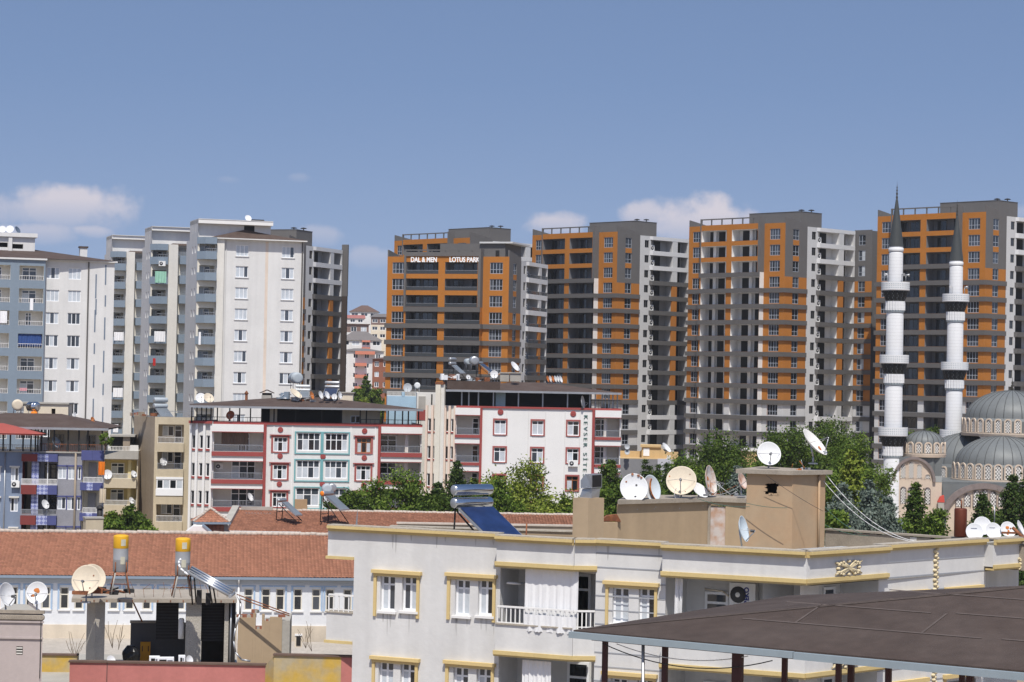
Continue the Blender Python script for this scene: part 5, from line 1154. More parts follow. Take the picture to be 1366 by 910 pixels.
t = MB(); t.box(W, sx(745,-2), sx(895,-2), -6, -2.02, zt, zt+1.55, dark_in); t.box(W, sx(825,-1.5), sx(872,-1.5), -2, -1.5, zt, zt+1.6, beige_d); t.box(W, sx(735,-1.5), sx(905,-1.5), -6, -1.2, zt+1.6, zt+1.8, conc); part('terrace_room', t, ry)
P = W.p(sx(728), .75, zf-.1); dish(P, 1.05, 15, 18, 'round white dish beside the orange cloth', post=.05)
P = W.p(sx(905), .7, zf+.1); dish(P, .8, 50, 30, 'white dish at the right end of the upper yellow balcony', post=.1)
P = W.p(sx(893), .7, zf-FL+.1); dish(P, .75, 55, 25, 'white dish at the right end of the lower yellow balcony', post=.1)
WOC = wall_px(131, 620, 219.5, 3)
hang('hanging_cloth', WOC, 131.5, 140, 616, 634, 0, cloth_o, 'bright orange cloth hung out left of a white dish', waves=3, amp=.12)
hang('balcony_curtain', WOC, 133, 141.5, 652, 671, 0, dish_c, 'pale dirty curtain on the lower yellow balcony', 'curtain', amp=.1)
# ------------------------------------------------------------------ blue tiled block under two canopies
bgrey = pmat('blue_grey_siding', (.19,.235,.32), var=.06, scale=.4, streak=.06)
pgrey = pmat('grey_tile_wall', (.26,.26,.285), var=.14, scale=1.2, fine=.15)
btile = pmat('cobalt_tile', (.075,.085,.215), var=.14, scale=2)
bw = bpy.data.materials.new('blue_white_patterned_tile'); bw.use_nodes = True
_t = bw.node_tree; _c = _t.nodes.new('ShaderNodeTexChecker'); _g = _t.nodes.new('ShaderNodeNewGeometry'); _m = _t.nodes.new('ShaderNodeMapping'); _m.inputs['Rotation'].default_value = (0, R(45), 0); _m.inputs['Location'].default_value = (0, .07, 0)
_m.inputs['Scale'].default_value = (1, .001, 1)
_t.links.new(_g.outputs['Position'], _m.inputs[0]); _t.links.new(_m.outputs[0], _c.inputs[0]); _c.inputs['Scale'].default_value = 3.6; _c.inputs[1].default_value = (.40,.43,.60,1); _c.inputs[2].default_value = (.16,.18,.38,1); _t.links.new(_c.outputs[0], _t.nodes['Principled BSDF'].inputs['Base Color'])
maroon = pmat('maroon_render', (.20,.045,.04), var=.1, streak=.08)
red_roof = pmat('red_metal_roof', (.30,.07,.055), rough=.6, var=.12)
W = wall_px(0, 603, 221, 3); sx = lambda X, d=0.0: W.S(X/5.05, 620, d); sz = lambda X, Y, d=0.0: W.Z(*q_(X, Y), d)
zt = sz(300, 322); FL = 205/5.05*221/3000; zb = gz(0, 221)-.5
rb = thing('blue_tiled_apartment_block', W.p(4, 0, zb), 'apartment block with maroon and cobalt tiled balconies, lower left', 'apartment block')
b = MB(); eL = sx(-260)
zh, zf = sz(270, 384), sz(270, 532); ho = []
for k in range(4):
    ho += [(sx(150)+.03, sx(214), zf-k*FL, zh-k*FL, 1.5, g_dark, maroon), (sx(262), sx(388), zf-k*FL, zh-k*FL, 1.3, pgrey, pgrey), (sx(556), sx(690), sz(620, 525)-k*FL, sz(620, 376)-k*FL, 1.5, creamw, creamw)]
wi = []
for k in range(4):
    wi += [(sx(420), sz(420, 500)-k*FL, .85, 1.2), (sx(485), sz(485, 504)-k*FL, .85, 1.25), (sx(527), sz(527, 504)-k*FL, .6, 1.25), (sx(101), sz(101, 515)-k*FL, .75, 1.35), (sx(-20), sz(-20, 515)-k*FL, .75, 1.35)]
panel(b, W, eL, sx(704), zb, zt, pgrey, ho+[(s-w_/2, s+w_/2, z, z+h_) for s, z, w_, h_ in wi], [(eL, sx(150), zb, zt, bgrey), (sx(214), sx(262), zb, zt, bw)])
b.face([W.p(eL,0,zt-.15), W.p(sx(704),0,zt-.15), W.p(sx(704),-12,zt-.15), W.p(eL,-12,zt-.15)], conc); b.face([W.p(sx(704),0,zb), W.p(sx(704)-3,-12,zb), W.p(sx(704)-3,-12,zt), W.p(sx(704),0,zt)], pgrey)
part('wall', b, rb)
for s, z, w_, h_ in wi:
    win(rb, W, s, z, w_, h_, nx=2, pats=rnd.choice(('c', 'cg', 'dc')), bar=.09)
    h = MB(); m_ = white_warm if s < sx(150) else btile; h.box(W, s-w_/2-.12, s+w_/2+.12, .003, .22 if m_ is white_warm else .05, z+h_+.02, z+h_+.16, m_); part('window_hood', h, rb)
    if m_ is btile: h = MB(); h.box(W, s+w_/2, s+w_/2+.12, .003, .04, z, z+h_, btile); part('window_jamb', h, rb)
for k in range(4):
    z1 = zf-k*FL
    for a_, c_, m_, pz in ((150, 254, maroon, .9), (258, 330, bw, .9), (331, 392, btile, .9)):
        t = MB(); t.box(W, sx(a_), sx(c_), .004, .55, z1-pz-.12, z1-.12, m_); part('balcony_parapet', t, rb)
        t = MB(); rail(t, W, sx(a_)+.02, sx(c_)-.02, .5, z1-.12, .62, white_new if k < 1 else galv, .11, .025); part('balcony_railing', t, rb)
    z2 = sz(620, 525)-k*FL
    for a_, c_, m_ in ((548, 590, btile), (590.5, 632, bw), (632.5, 698, btile)):
        t = MB(); t.box(W, sx(a_), sx(c_), .004, .6, z2-.72, z2+.02, m_); part('balcony_parapet', t, rb)
    t = MB(); rail(t, W, sx(570), sx(695), .5, z2+.02, .55, white_new, .12, .025); part('balcony_railing', t, rb)
    t = MB(); t.box(W, sx(585), sx(638), -1.42, -1.3, z2, z2+1.9, pgrey); part('balcony_door', t, rb)
    t = MB(); t.box(W, sx(318), sx(324), -.25, -.1, z1, zh-k*FL, galv if k else white_new); part('balcony_post', t, rb)
    win(rb, W, sx(340)+.1, z1, 1.7, 1.9, nx=3, tr=(.75,), pats='d', fm=black, d=-1.2, name='balcony_door')
for a_, c_, m_ in ((150, 256, maroon), (258, 330, bw), (331, 392, btile)):
    t = MB(); t.box(W, sx(a_), sx(c_), .004, .55, sz(200, 380), sz(200, 331), m_); part('balcony_parapet', t, rb)
for a_, c_ in ((552, 625), (626, 700)): t = MB(); t.box(W, sx(a_), sx(c_), .004, .6, sz(620, 373), sz(620, 308), btile); part('balcony_parapet', t, rb)
t = MB(); s = sx(510); t.tube(W.p(s,.12,zb), W.p(s,.12,zt), .1, None, 8, beige_d); part('soil_pipe', t, rb); t = MB(); s = sx(35); t.tube(W.p(s,.1,zb), W.p(s,.1,zt), .06, None, 8, galv); part('downpipe', t, rb)
t = MB(); t.box(W, eL, sx(704), -.3, .2, zt, zt+.12, conc); part('coping', t, rb)
ac_unit(W, sx(110), .02, sz(110, 556), 'white air conditioner on the blue-grey siding at far left', None, .8, .62)
zc = sz(450, 156, .3)
canopy(rb, W, sx(-420,.3), sx(722,.3), zc, .3, 12, 1.25, brown_roof, [(sx(X,-.2), -.2) for X in (275, 322, 362, 455, 528, 588, 684)], zt, black, ridge_in=.33)
zr_ = sz(150, 193, .9)
canopy(rb, W, sx(-420,.9), sx(298,.9), zr_, 2.2, 3.6, .95, red_roof, [(sx(X,.35), .35) for X in (18, 66, 152, 205, 235, 252, -40)], zt+.1, black, ridge_in=.40, gutter=False, name='red_canopy_roof')
t = MB(); rail(t, W, eL, sx(258), .1, zt+.12, .62, galv, .18, .03); rail(t, W, sx(262), sx(700), -.3, zt+.12, .75, rust, .22); part('terrace_railing', t, rb)
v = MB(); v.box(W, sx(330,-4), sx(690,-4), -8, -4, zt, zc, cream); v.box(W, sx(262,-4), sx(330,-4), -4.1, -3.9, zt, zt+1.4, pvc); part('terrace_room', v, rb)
for X in (395, 610): win(rb, W, sx(X,-4), zt+.4, 1.0, 1.3, nx=2, pats='d', d=-3.95, fm=conc)
P = W.p(sx(372,-.6), -.6, zt+.2); dish(P, 1.1, 62, 25, 'half-turned blue-grey and white dish on the terrace under the brown canopy', pmat('slate_dish', (.25,.30,.37)), post=.3)
P = W.p(sx(316), .62, sz(316, 705)); dish(P, .9, 55, 25, 'white dish on a cobalt tiled balcony', post=.1)
barrel(W.p(sx(108,-7), -7, zc+1.0), .55, 1.3, 'beige water tank lying on the brown canopy at far left', dish_c, 1, 15)
barrel(W.p(sx(215,-7), -7, zc+.9), .5, 1.1, 'silver and black water tank on the brown canopy', chrome, 1, 60)
dd = MB(); P = W.p(sx(222,-6.4), -6.4, zc+1.1); dd.lathe(P, [(.34,0),(.36,.1),(.3,.3),(0,.36)], 12, cloth_o); solo('plastic_tub', dd, P, 'orange plastic tub by the silver tank', 'tub')
hh = MB(); P = W.p(sx(325,-9), -9, zc+.6); W2 = Wall(P, 3); panel(hh, W2, -2.6, 1.9, P.z-.5, P.z+1.55, cream, [(.2,.6,P.z+.55,P.z+1.1,.3,dark_in)]); hh.box(W2, -2.6, 1.9, -3, -.31, P.z-.5, P.z+1.54, cream); hh.box(W2, -3.4, 2.0, -3.1, .15, P.z+1.56, P.z+1.72, conc); solo('rooftop_hut', hh, P, 'cream rooftop hut with one tiny dark window', 'hut')
for X, Y, dia, az_, lab, mm in ((500, 118, .8, -60, 'white dish with a dark hole in front of the white wall', None), (622, 135, .6, 60, 'small orange dish at the right end of the canopy ridge', dish_rust)):
    adish(X/5.05, 540+Y/5.05, 228, dia, az_, 20, lab, mm, post=.2)
# ------------------------------------------------------------------ small buildings between the blocks
lblue = pmat('sky_blue_plaster', (.36,.50,.60), var=.06, streak=.06)
W = wall_px(516, 556, 262, 4); L = W.S(557, 556); b = MB(); z0, z1 = zb, W.Z(530, 528.5); b.box(W, 0, L, -6, 0, z0, z1, lblue); rh = thing('sky_blue_house', W.p(L/2, 0, z0), 'sky-blue rooftop house between the two red-trimmed blocks', 'house'); part('wall', b, rh)
t = MB(); rail(t, W, 0, L, -.1, z1, .55, white_warm, .14, .04); part('terrace_railing', t, rh); t = MB(); t.box(W, L*.47, L*.57, -.5, .02, z1, z1+.5, lblue); part('railing_pier', t, rh)
adish(543.5, 527, 263, 1.0, 5, 15, 'pale grey dish above the sky-blue house', dish_g, post=.35); barrel(at(556.5, 524, 263), .35, .7, 'small white canister right of the grey dish', tank_white, 1, 0)
W = wall_px(556, 556, 258, 4); L = W.S(585, 556); b = MB(); z1 = W.Z(570, 547); b.box(W, 0, L, -6, -1.2, zb, W.Z(570, 524), white_warm); b.box(W, 0, L, -1.19, 0, zb, z1-1.2, white_warm); b.box(W, 0, L, -.2, 0.03, z1-1.2, z1, red); b.box(W, L*.66, L*.72, -1.21, -1.1, z1-1.2, W.Z(570, 526), dark_in); b.box(W, .2, L*.4, -1.21, -1.0, z1-1.2, W.Z(570, 529), conc)
solo('terrace_annex', b, W.p(L/2, 0, zb), 'white annex with dark slots between the two red-trimmed blocks', 'annex')
ylo = pmat('apricot_plaster', (.54,.38,.19), var=.08, streak=.05); bgr = pmat('plain_grey_wall', (.22,.22,.23), var=.06, streak=.05)
q_ = lambda X, Y: (820+X/13, 580+Y/13)
W = wall_px(822, 612, 268, -4); sx = lambda X, d=0: W.S(820+X/13, 612, d); sz = lambda X, Y, d=0: W.Z(820+X/13, 580+Y/13, d)
rq = thing('apricot_house', W.p(3, 0, zb), 'low grey house with an apricot rooftop hut, right of the lettered block', 'house')
b = MB(); b.box(W, -2, sx(745), -10, 0, zb, sz(400, 420), bgr); b.box(W, sx(745), sx(970), -10, .3, zb, sz(850, 420), pmat('pale_lilac_wall', (.5,.5,.55), var=.06)); b.box(W, sx(905), sx(970), -.5, .32, sz(850,420)+.0, sz(930, 362), white_warm); part('wall', b, rq)
b = MB(); b.box(W, -2, sx(745)+1, -8, -.2, sz(400, 425), sz(300, 405), ylo); b.box(W, sx(80,-3), sx(1100,-3), -3.2, -3, sz(300, 425), sz(300, 295), ylo); part('roof_parapet', b, rq)
b = MB(); b.box(W, sx(465,-2), sx(785,-2), -6, -2, sz(600, 410), sz(600, 225), ylo); b.box(W, sx(440,-1.8), sx(800,-1.8), -6.2, -1.8, sz(600, 225), sz(600, 190), ylo); b.hexa([W.p(sx(786,-2),-2,sz(600,410)), W.p(sx(880,-2),-2,sz(600,410)), W.p(sx(880,-2),-5,sz(600,410)), W.p(sx(786,-2),-5,sz(600,410))], [W.p(sx(786,-2),-2,sz(600,225)), W.p(sx(880,-2),-2,sz(600,320)), W.p(sx(880,-2),-5,sz(600,320)), W.p(sx(786,-2),-5,sz(600,225))], ylo); part('rooftop_hut', b, rq)
b = MB(); b.box(W, sx(495,-2), sx(600,-2), -2, -1.95, sz(600, 378), sz(600, 240), pvc); part('door', b, rq)
for Y, lab in ((255, 'grey dish above another beside the apricot hut'), (345, 'grey dish below another beside the apricot hut')): adish(820+215/13, 580+Y/13, 267, .62, 0, 10, lab, dish_g, post=.02, arm=False)
adish(888.5, 604, 264, 1.3, 60, 40, 'white dish leaning at the right side of the apricot hut', post=.05, arm=False)
W = wall_px(991, 612, 300, 0); b = MB(); L = W.S(1010, 612); b.box(W, 0, L, -3, 0, gz(0,300)-.2, W.Z(1000, 602), ylo); b.box(W, -.1, L+.1, -3.1, .2, W.Z(1000,602), W.Z(1000, 599), white_warm); solo('kiosk', b, W.p(1, 0, gz(0,300)), 'small yellow and white kiosk among the trees', 'kiosk')
# ------------------------------------------------------------------ school with the long tiled roof
tile = pmat('terracotta_tile', (.33,.148,.090), rough=.9, var=.04, scale=.3, fine=.05, island=.15)
mortar = pmat('pale_mortar_ridge', (.46,.40,.34), var=.2, scale=2, fine=.2)
def tile_roof(mb, A, B, Cc, Dd, tw, th, m, bow=.035, lift=.03):
    """A-B eave left to right, D-C ridge left to right; every tile is a curved piece lapping the one below"""
    A, B, Cc, Dd = map(Vector, (A, B, Cc, Dd)); nu = int((B-A).length/tw); nv = int((Dd-A).length/th)
    N_ = (B-A).cross(Dd-A).normalized(); rr = random.Random(5)
    for j in range(nv):
        for i in range(nu):
            def P(u, v): return A.lerp(B, u).lerp(Dd.lerp(Cc, u), v)
            u0, u1 = i/nu, (i+1)/nu; v0, v1 = j/nv, (j+1.12)/nv; dz = rr.uniform(-.006, .006); base = len(mb.v); k = mb.mi(m)
            for v, off in ((v0, lift+dz), (min(v1, 1.0), 0.0)):
                for t in (0, .3, .62, 1.0): mb.v.append(P(u0+(u1-u0)*t, v) + N_*(off + bow*math.sin(t*math.pi*1.35+.15)))
            for t in range(3): mb.f.append([base+t, base+t+1, base+5+t, base+4+t]); mb.m.append(k); mb.sm.append(True)
            mb.f.append([base, base+1, base+1, base]) if False else None
def ridge(mb, P, Q, r, m, n):
    P, Q = Vector(P), Vector(Q); rr = random.Random(4)
    for i in range(n):
        a, b = P.lerp(Q, i/n), P.lerp(Q, (i+1.08)/n); o = Vector((0,0,rr.uniform(-.02,.02))); mb.tube(a+o, b+o, r*1.05, r*.9, 7, m)
sblue = pmat('school_pale_blue', (.66,.67,.68), var=.03, scale=.4, streak=.05); sblu2 = pmat('school_blue_surround', (.33,.44,.58), var=.08)
plinth = pmat('cream_plinth', (.60,.52,.41), var=.12, scale=.8, streak=.14); fascia = pmat('grey_blue_fascia', (.22,.27,.33), var=.06)
W = wall_px(235, 782, 137, 7); zb = gz(0, 137)-.4
zE = W.Z(235, 770, .35); zw0 = W.Z(236, 834); eL, eR = W.S(-60, 780), W.S(600, 780)
rs = thing('school_building', W.p(0, 0, zb), 'long low pale blue school with a terracotta tiled roof', 'school')
b = MB(); wx = [-28, -5, 17.5, 40, 61, 85.7, 105, 128, 151.7, 172.7, 195.6, 218, 241, 262, 285, 308, 331.5, 354.7, 373.7, 397.2, 421.7, 440.2, 463.5, 487, 510]
z0, z1 = W.Z(236, 813.5), W.Z(236, 784.5); ws_ = [W.S(x, 800) for x in wx]
panel(b, W, eL, eR, zw0, zE, sblue, [(s-.26, s+.26, z0, z1, .25) for s in ws_]); 
b.box(W, eL, eR, -12, .1, zb, zw0-.001, plinth); b.face([W.p(eL,-14,zb), W.p(eL,0,zb), W.p(eL,0,zE), W.p(eL,-14,zE)], sblue); b.face([W.p(eR,0,zb), W.p(eR,-14,zb), W.p(eR,-14,zE), W.p(eR,0,zE)], sblue)
part('wall', b, rs)
for i, s in enumerate(ws_):
    win(rs, W, s, z0, .52, z1-z0, nx=1, tr=(.66,), pats='d' if i % 4 else 'g', bar=.07, fm=creamw, d=-.12)
    t = MB(); 
    sd = -1 if i % 2 else 1
    t.box(W, s+sd*.30, s+sd*.40, .003, .05, z0-.05, z1+.12, sblu2); t.box(W, s-.42, s+.42, .004, .06, z1+.121, z1+.19, sblu2); part('window_surround', t, rs)
    t = MB(); t.box(W, s-.36, s+.36, .003, .1, z0-.1, z0-.02, white_new); part('window_sill', t, rs)
zR = W.Z(235, 712, -7.2)
t = MB(); A, B, Cc, Dd = W.p(eL-.6,.32,zE+.04), W.p(eR+.6,.32,zE+.04), W.p(eR+.6,-7.2,zR), W.p(eL-.6,-7.2,zR)
tile_roof(t, A, B, Cc, Dd, .22, .30, tile); part('tiled_roof', t, rs)
t = MB(); dn = Vector((0,0,-.06)); t.face([A+dn, B+dn, Cc+dn, Dd+dn], brick); t.face([Dd+dn, Cc+dn, W.p(eR+.6,-15,zE), W.p(eL-.6,-15,zE)], tile); part('roof_deck', t, rs)
t = MB(); ridge(t, Dd+Vector((0,0,.05)), Cc+Vector((0,0,.05)), .14, mortar, 90); part('ridge', t, rs)
t = MB(); t.box(W, eL-.6, eR+.6, .33, .45, zE-.12, zE+.03, fascia); part('gutter', t, rs)
t = MB(); t.face([W.p(eL-.6,.01,zE-.16), W.p(eL-.6,.32,zE-.14), W.p(eR+.6,.32,zE-.14), W.p(eR+.6,.01,zE-.16)], fascia); t.box(W, eL, eR, .004, .06, zE-.42, zE-.17, pmat('pale_grey_blue_band', (.44,.46,.48), var=.05)); part('soffit', t, rs)
t = MB(); s = W.S(318.5, 780); t.tube(W.p(s,.4,zE-.1), W.p(s,.12,zE-.4), .06, None, 8, white_new); t.tube(W.p(s,.12,zE-.4), W.p(s,.12,zb), .06, None, 8, white_new); part('downpipe', t, rs)
# yard
yd = MB(); 0 and yd.face([(-60,95,-1.98), (40,95,-1.98), (40,150,-1.98), (-60,150,-1.98)], pmat('gravel_yard', (.36,.33,.29), var=.12, scale=.6, fine=.2)); None
# ------------------------------------------------------------------ second tiled roof behind
W = wall_px(303.5, 709, 158, 3); zE = W.Z(350, 710); eR = W.S(775, 710); zb = gz(0, 160)-.2
r2 = thing('tiled_house', W.p(6, 0, zb), 'long low house with a patched terracotta roof behind the school', 'house')
zR = W.Z(380, 681, -6.5); xl = W.S(313, 681, -6.5)
A, B, Cc, Dd = W.p(0,.4,zE), W.p(eR,.4,zE), W.p(eR,-6.5,zR), W.p(0.35,-6.5,zR)
t = MB(); tile_roof(t, A, B, Cc, Dd, .22, .30, tile); part('tiled_roof', t, r2); t = MB(); dn = Vector((0,0,-.08)); t.face([A+dn,B+dn,Cc+dn,Dd+dn], brick); t.face([Dd+dn,Cc+dn,W.p(eR,-13,zE),W.p(0,-13,zE)], tile); part('roof_deck', t, r2)
t = MB(); ridge(t, Dd, Cc, .13, mortar, 80); part('ridge', t, r2)
t = MB(); t.box(W, 0, eR, -12, 0, zb, zE-.05, beige); part('wall', t, r2)
t = MB(); t.box(W, -.1, W.S(402, 710), .42, .6, zE-.22, zE+.1, white_new); part('gutter', t, r2)
t = MB(); t.hexa([W.p(-.5,.45,zE-.1), W.p(0,.45,zE-.1), W.p(.35,-6.6,zR-.1), W.p(-.15,-6.6,zR-.1)], [W.p(-.5,.45,zE+.3), W.p(0,.45,zE+.3), W.p(.35,-6.6,zR+.3), W.p(-.15,-6.6,zR+.3)], conc); part('gable_coping', t, r2)
t = MB(); t.box(W, .5, 2.8, -6.6, -6.3, zR, zR+.25, conc); t.box(W, .9, 2.8, -6.2, -5.4, zR-.35, zR-.15, galv); part('ridge_patch', t, r2)
for x0, x1, yb_, ytp in ((540, 640, 712, 700), (640, 765, 712, 699.5)):
    pass
bw_ = MB(); WB = wall_px(530, 705, 128, 3); bw_.box(WB, 0, WB.S(775, 705), -.4, 0, WB.Z(600,740)-6, WB.Z(600, 700), beige_d); bw_.box(WB, -.05, WB.S(775,705), -.5, .08, WB.Z(600,700), WB.Z(600,698), mortar); solo('boundary_wall', bw_, WB.p(0,0,WB.Z(600,745)-6), 'stained beige wall below the patched tiled roof', 'wall')
zr = lambda px, py, d: W.p(W.S(px, py, d), d, W.Z(px, py, d))
s_ = zr(380, 694, -2.6); solar_heater((s_.x, s_.y, s_.z), 62, 'bare solar heater stand with a narrow panel on the patched roof', w_=.9, tanks=1, tank_r=.14, legs=1.15, panel_len=1.5, panel_m=coll_g)
s_ = zr(440, 697, -2.2); solar_heater((s_.x, s_.y, s_.z), 60, 'tall solar heater with a bluish tank pair on the patched roof', w_=1.2, tanks=1, tank_r=.2, legs=1.75, panel_len=1.6, panel_m=coll_g, cap=cloth_o)
s_ = zr(435, 697, -2.9); barrel((s_.x, s_.y, s_.z+1.55), .36, .8, 'bluish water drum raised on a stand on the patched roof', tank_grey, 1, 10); s_ = zr(441, 697, -3.4); barrel((s_.x, s_.y, s_.z+1.65), .33, .7, 'dented grey drum behind the bluish one', galv, 1, 18)
# small turret pavilion
P = at(281.5, 711, 156); W = Wall(P, 12); pz = P.z
pv = thing('pavilion', P, 'little two-tiered tiled pavilion behind the school ridge', 'pavilion'); px_ = 156/3000
b = MB(); hw = 17*px_; b.box(W, -hw, hw, -2*hw, 0, pz-6, pz+14*px_, brick); part('wall', b, pv)
t = MB(); tile_roof(t, W.p(-hw-.1,.25,pz-.3), W.p(hw,.25,pz-.3), W.p(hw,.02,pz+13*px_), W.p(-hw-.1,.02,pz+13*px_), .25, .3, tile); part('tiled_skirt', t, pv)
t = MB(); e = 25*px_; ap = W.p(0,-hw,pz+31*px_); ze = pz+14.5*px_; cn = [W.p(-e,.45,ze), W.p(e,.45,ze), W.p(e,-2*hw-.4,ze), W.p(-e,-2*hw-.4,ze)]
for i in range(4): t.face([cn[i], cn[(i+1)%4], ap], tile)
tile_roof(t, cn[0], cn[1], ap+W.e*.02, ap-W.e*.02, .27, .3, tile)
t.face(cn[::-1], fascia); part('tiled_roof', t, pv)
t = MB(); [ridge(t, c+Vector((0,0,.05)), ap+Vector((0,0,.05)), .1, mortar, 8) for c in cn[:2]]; t.box(W, -e, e, .45, .52, ze-.12, ze+.02, fascia); part('ridge', t, pv)
t = MB(); t.box(W, hw-.05, hw+.25, -.3, .05, pz-4, pz+14*px_, conc); part('post', t, pv)
gb = MB(); W = Wall(at(265, 712, 151), 8); z = at(265, 712, 151).z
gb.prism([(p.x, p.y) for p in (W.p(-.9,.0,0), W.p(.85,.0,0), W.p(.85,-1.5,0), W.p(-.9,-1.5,0))], z-3, z+.05, white_new)
gb.hexa([W.p(-.9,0,z+.05), W.p(.85,0,z+.05), W.p(.85,-1.5,z+.05), W.p(-.9,-1.5,z+.05)], [W.p(-.35,0,z+.5), W.p(.25,0,z+.5), W.p(.25,-1.5,z+.5), W.p(-.35,-1.5,z+.5)], white_new)
gb.hexa([W.p(.85,.05,z+.0), W.p(1.0,.05,z+.0), W.p(1.0,-1.5,z+.0), W.p(.85,-1.5,z+.0)], [W.p(.22,.05,z+.5), W.p(.3,.05,z+.58), W.p(.3,-1.5,z+.58), W.p(.22,-1.5,z+.5)], fascia); solo('gable_house', gb, W.p(0,0,z-3), 'white gable with a grey edge peeping over the school ridge', 'house')
cb = MB(); P = at(131, 711, 160); W = Wall(P, 20); cb.box(W, -.9, .35, -1.1, 0, P.z-8, P.z+1.0, beige); cb.box(W, -.95, .4, -1.15, .05, P.z+1.0, P.z+1.1, conc); solo('chimney', cb, (P.x, P.y, P.z-8), 'square beige chimney stack behind the school ridge, far left', 'chimney')
sp = MB(); P = at(133, 694, 175); sp.tube(P+Vector((0,0,-.8)), P+Vector((0,0,.9)), .22, .22, 10, black); sp.lathe(P+Vector((0,0,.9)), [(.3,0),(.3,.1),(.1,.25),(0,.26)], 10, black); solo('flue_pipe', sp, P, 'black flue pipe above the square beige stack', 'flue')
# ------------------------------------------------------------------ near white building with yellow cornices
fwhite = pmat('grey_white_stucco', (.595,.59,.575), var=.08, scale=.45, streak=.14, fine=.05, bump=.10, bscale=9)
fwhite2 = pmat('smooth_white_band', (.60,.595,.58), var=.07, scale=.7, streak=.07, fine=.04)
yel = pmat('ochre_cornice', (.57,.44,.20), var=.10, scale=1.5, fine=.08, streak=.04)
yel2 = pmat('yellow_window_trim', (.60,.455,.21), var=.06, scale=2)
coping = pmat('rough_concrete_coping', (.38,.34,.28), var=.2, scale=2.5, fine=.2, bump=.5)
groove = pmat('groove_shadow_joint', (.30,.31,.33))
orn = pmat('gilded_plaster_ornament', (.60,.51,.33), var=.2, scale=8)
curt = pmat('white_balcony_curtain', (.74,.74,.74), var=.04, scale=3, streak=.05)
q1 = lambda X, Y: (430+X/3.37, 640+Y/3.37)
q2 = lambda X, Y: (760+X/4.332, 700+Y/4.332)
q3 = lambda X, Y: (1060+X/3.957, 680+Y/3.957)
W1 = wall_px(473, 720, 77.6, -24.5)
P = .35
S1 = lambda X, d=0: W1.S(q1(X,0)[0], 760, d); Z1 = lambda X, Y, d=0: W1.Z(*q1(X, Y), d)
S2 = lambda X, d=0: W1.S(q2(X,0)[0], 760, d); Z2 = lambda X, Y, d=0: W1.Z(*q2(X, Y), d)
zc = Z1(470, 247); FL = Z1(800, 380, P)-Z1(800, 780, P); zb = -2.2
zc1 = zc+.17
rW = thing('white_apartment_building', W1.p(8, 0, zb), 'near white building with ochre cornices filling the bottom centre', 'apartment building')
sA, sB, sC, sD, sE = 0, S1(801), S1(1212, P), S2(556), W1.S(1076, 745, P)
chm = S1(1130, P)
W5 = Wall(W1.p(sE, P, 0), 44); W6o = -.35
s5 = W5.S(1184, 750); s6 = W5.S(1313, 750, W6o); s7 = W5.S(1420, 740)
S5 = lambda X, d=0: W5.S(q3(X,0)[0], 760, d); Z5 = lambda X, Y, d=0: W5.Z(*q3(X, Y), d)
b = MB()
# window pairs: (centre px fn...) on the smooth wall
ww1 = []
def pair(list_, sf, zf_, xs, ytop, ybot, dy):
    for x0, x1 in xs:
        s0, s1 = sf(x0), sf(x1); z1, z0 = zf_((x0+x1)/2, ytop), zf_((x0+x1)/2, ybot)
        for k in range(4): list_.append(((s0+s1)/2, z0-k*FL, s1-s0, z1-z0))
pair(ww1, S1, Z1, ((262,328), (360,428)), 430, 590, 0); pair(ww1, S1, Z1, ((598,665), (702,770)), 447, 611, 0)
hol = [(s-w_/2, s+w_/2, z, z+h_, .28) for s, z, w_, h_ in ww1]
panel(b, W1, 0, sB, zb, zc, fwhite, hol)
ww3 = []; pair(ww3, S2, Z2, ((250,345), (402,495)), 362, 572, 0)
gz3 = [Z2(340, y) for y in (172, 255, 337, 420, 502)]
step = (gz3[0]-gz3[4])/4
zones = []
z = gz3[0]+step*0
zz = [gz3[0]-i*step for i in range(0, 28)]
panel(b, W1, sC, sD, zb, zc, fwhite2, [(s-w_/2, s+w_/2, z, z+h_, .28) for s, z, w_, h_ in ww3])
s_l = W1.S(790, 760); 
if s_l < sC: pass
# recessed balcony walls
for a_, c_, dep in ((sB, sC, 1.5), (sD, sE-.3, 2.0)):
    b.face([W1.p(a_,-dep,zb), W1.p(c_,-dep,zb), W1.p(c_,-dep,zc), W1.p(a_,-dep,zc)], fwhite); b.face([W1.p(a_,-dep,zb), W1.p(a_,-dep,zc), W1.p(a_,0,zc), W1.p(a_,0,zb)], fwhite); b.face([W1.p(c_,-dep,zb), W1.p(c_,0,zb), W1.p(c_,0,zc), W1.p(c_,-dep,zc)], fwhite)
b.face([W5.p(.2,-1.9,zb), W5.p(s5,-1.9,zb), W5.p(s5,-1.9,zc), W5.p(.2,-1.9,zc)], fwhite)
b.face([W5.p(s5,-1.9,zb), W5.p(s5,-1.9,zc), W5.p(s5,W6o,zc), W5.p(s5,W6o,zb)][::-1], fwhite)
panel(b, W5, s5, s6, zb, zc, fwhite2, d=W6o)
b.face([W5.p(s6,-1.9,zb), W5.p(s7,-1.9,zb), W5.p(s7,-1.9,zc), W5.p(s6,-1.9,zc)], fwhite)
BL = W1.p(0,0,0)+Vector((-.85,14,0)); b.face([(BL.x,BL.y,zb), W1.p(0,0,zb), W1.p(0,0,zc), (BL.x,BL.y,zc)], fwhite)
zroof = zc-1.0
bk = W5.p(s7, -12, 0)
b.face([W1.p(0,0,zroof), W1.p(sE,-.3,zroof), W5.p(s7,-.4,zroof), (bk.x,bk.y,zroof), (BL.x,BL.y,zroof)], conc)
part('wall', b, rW)
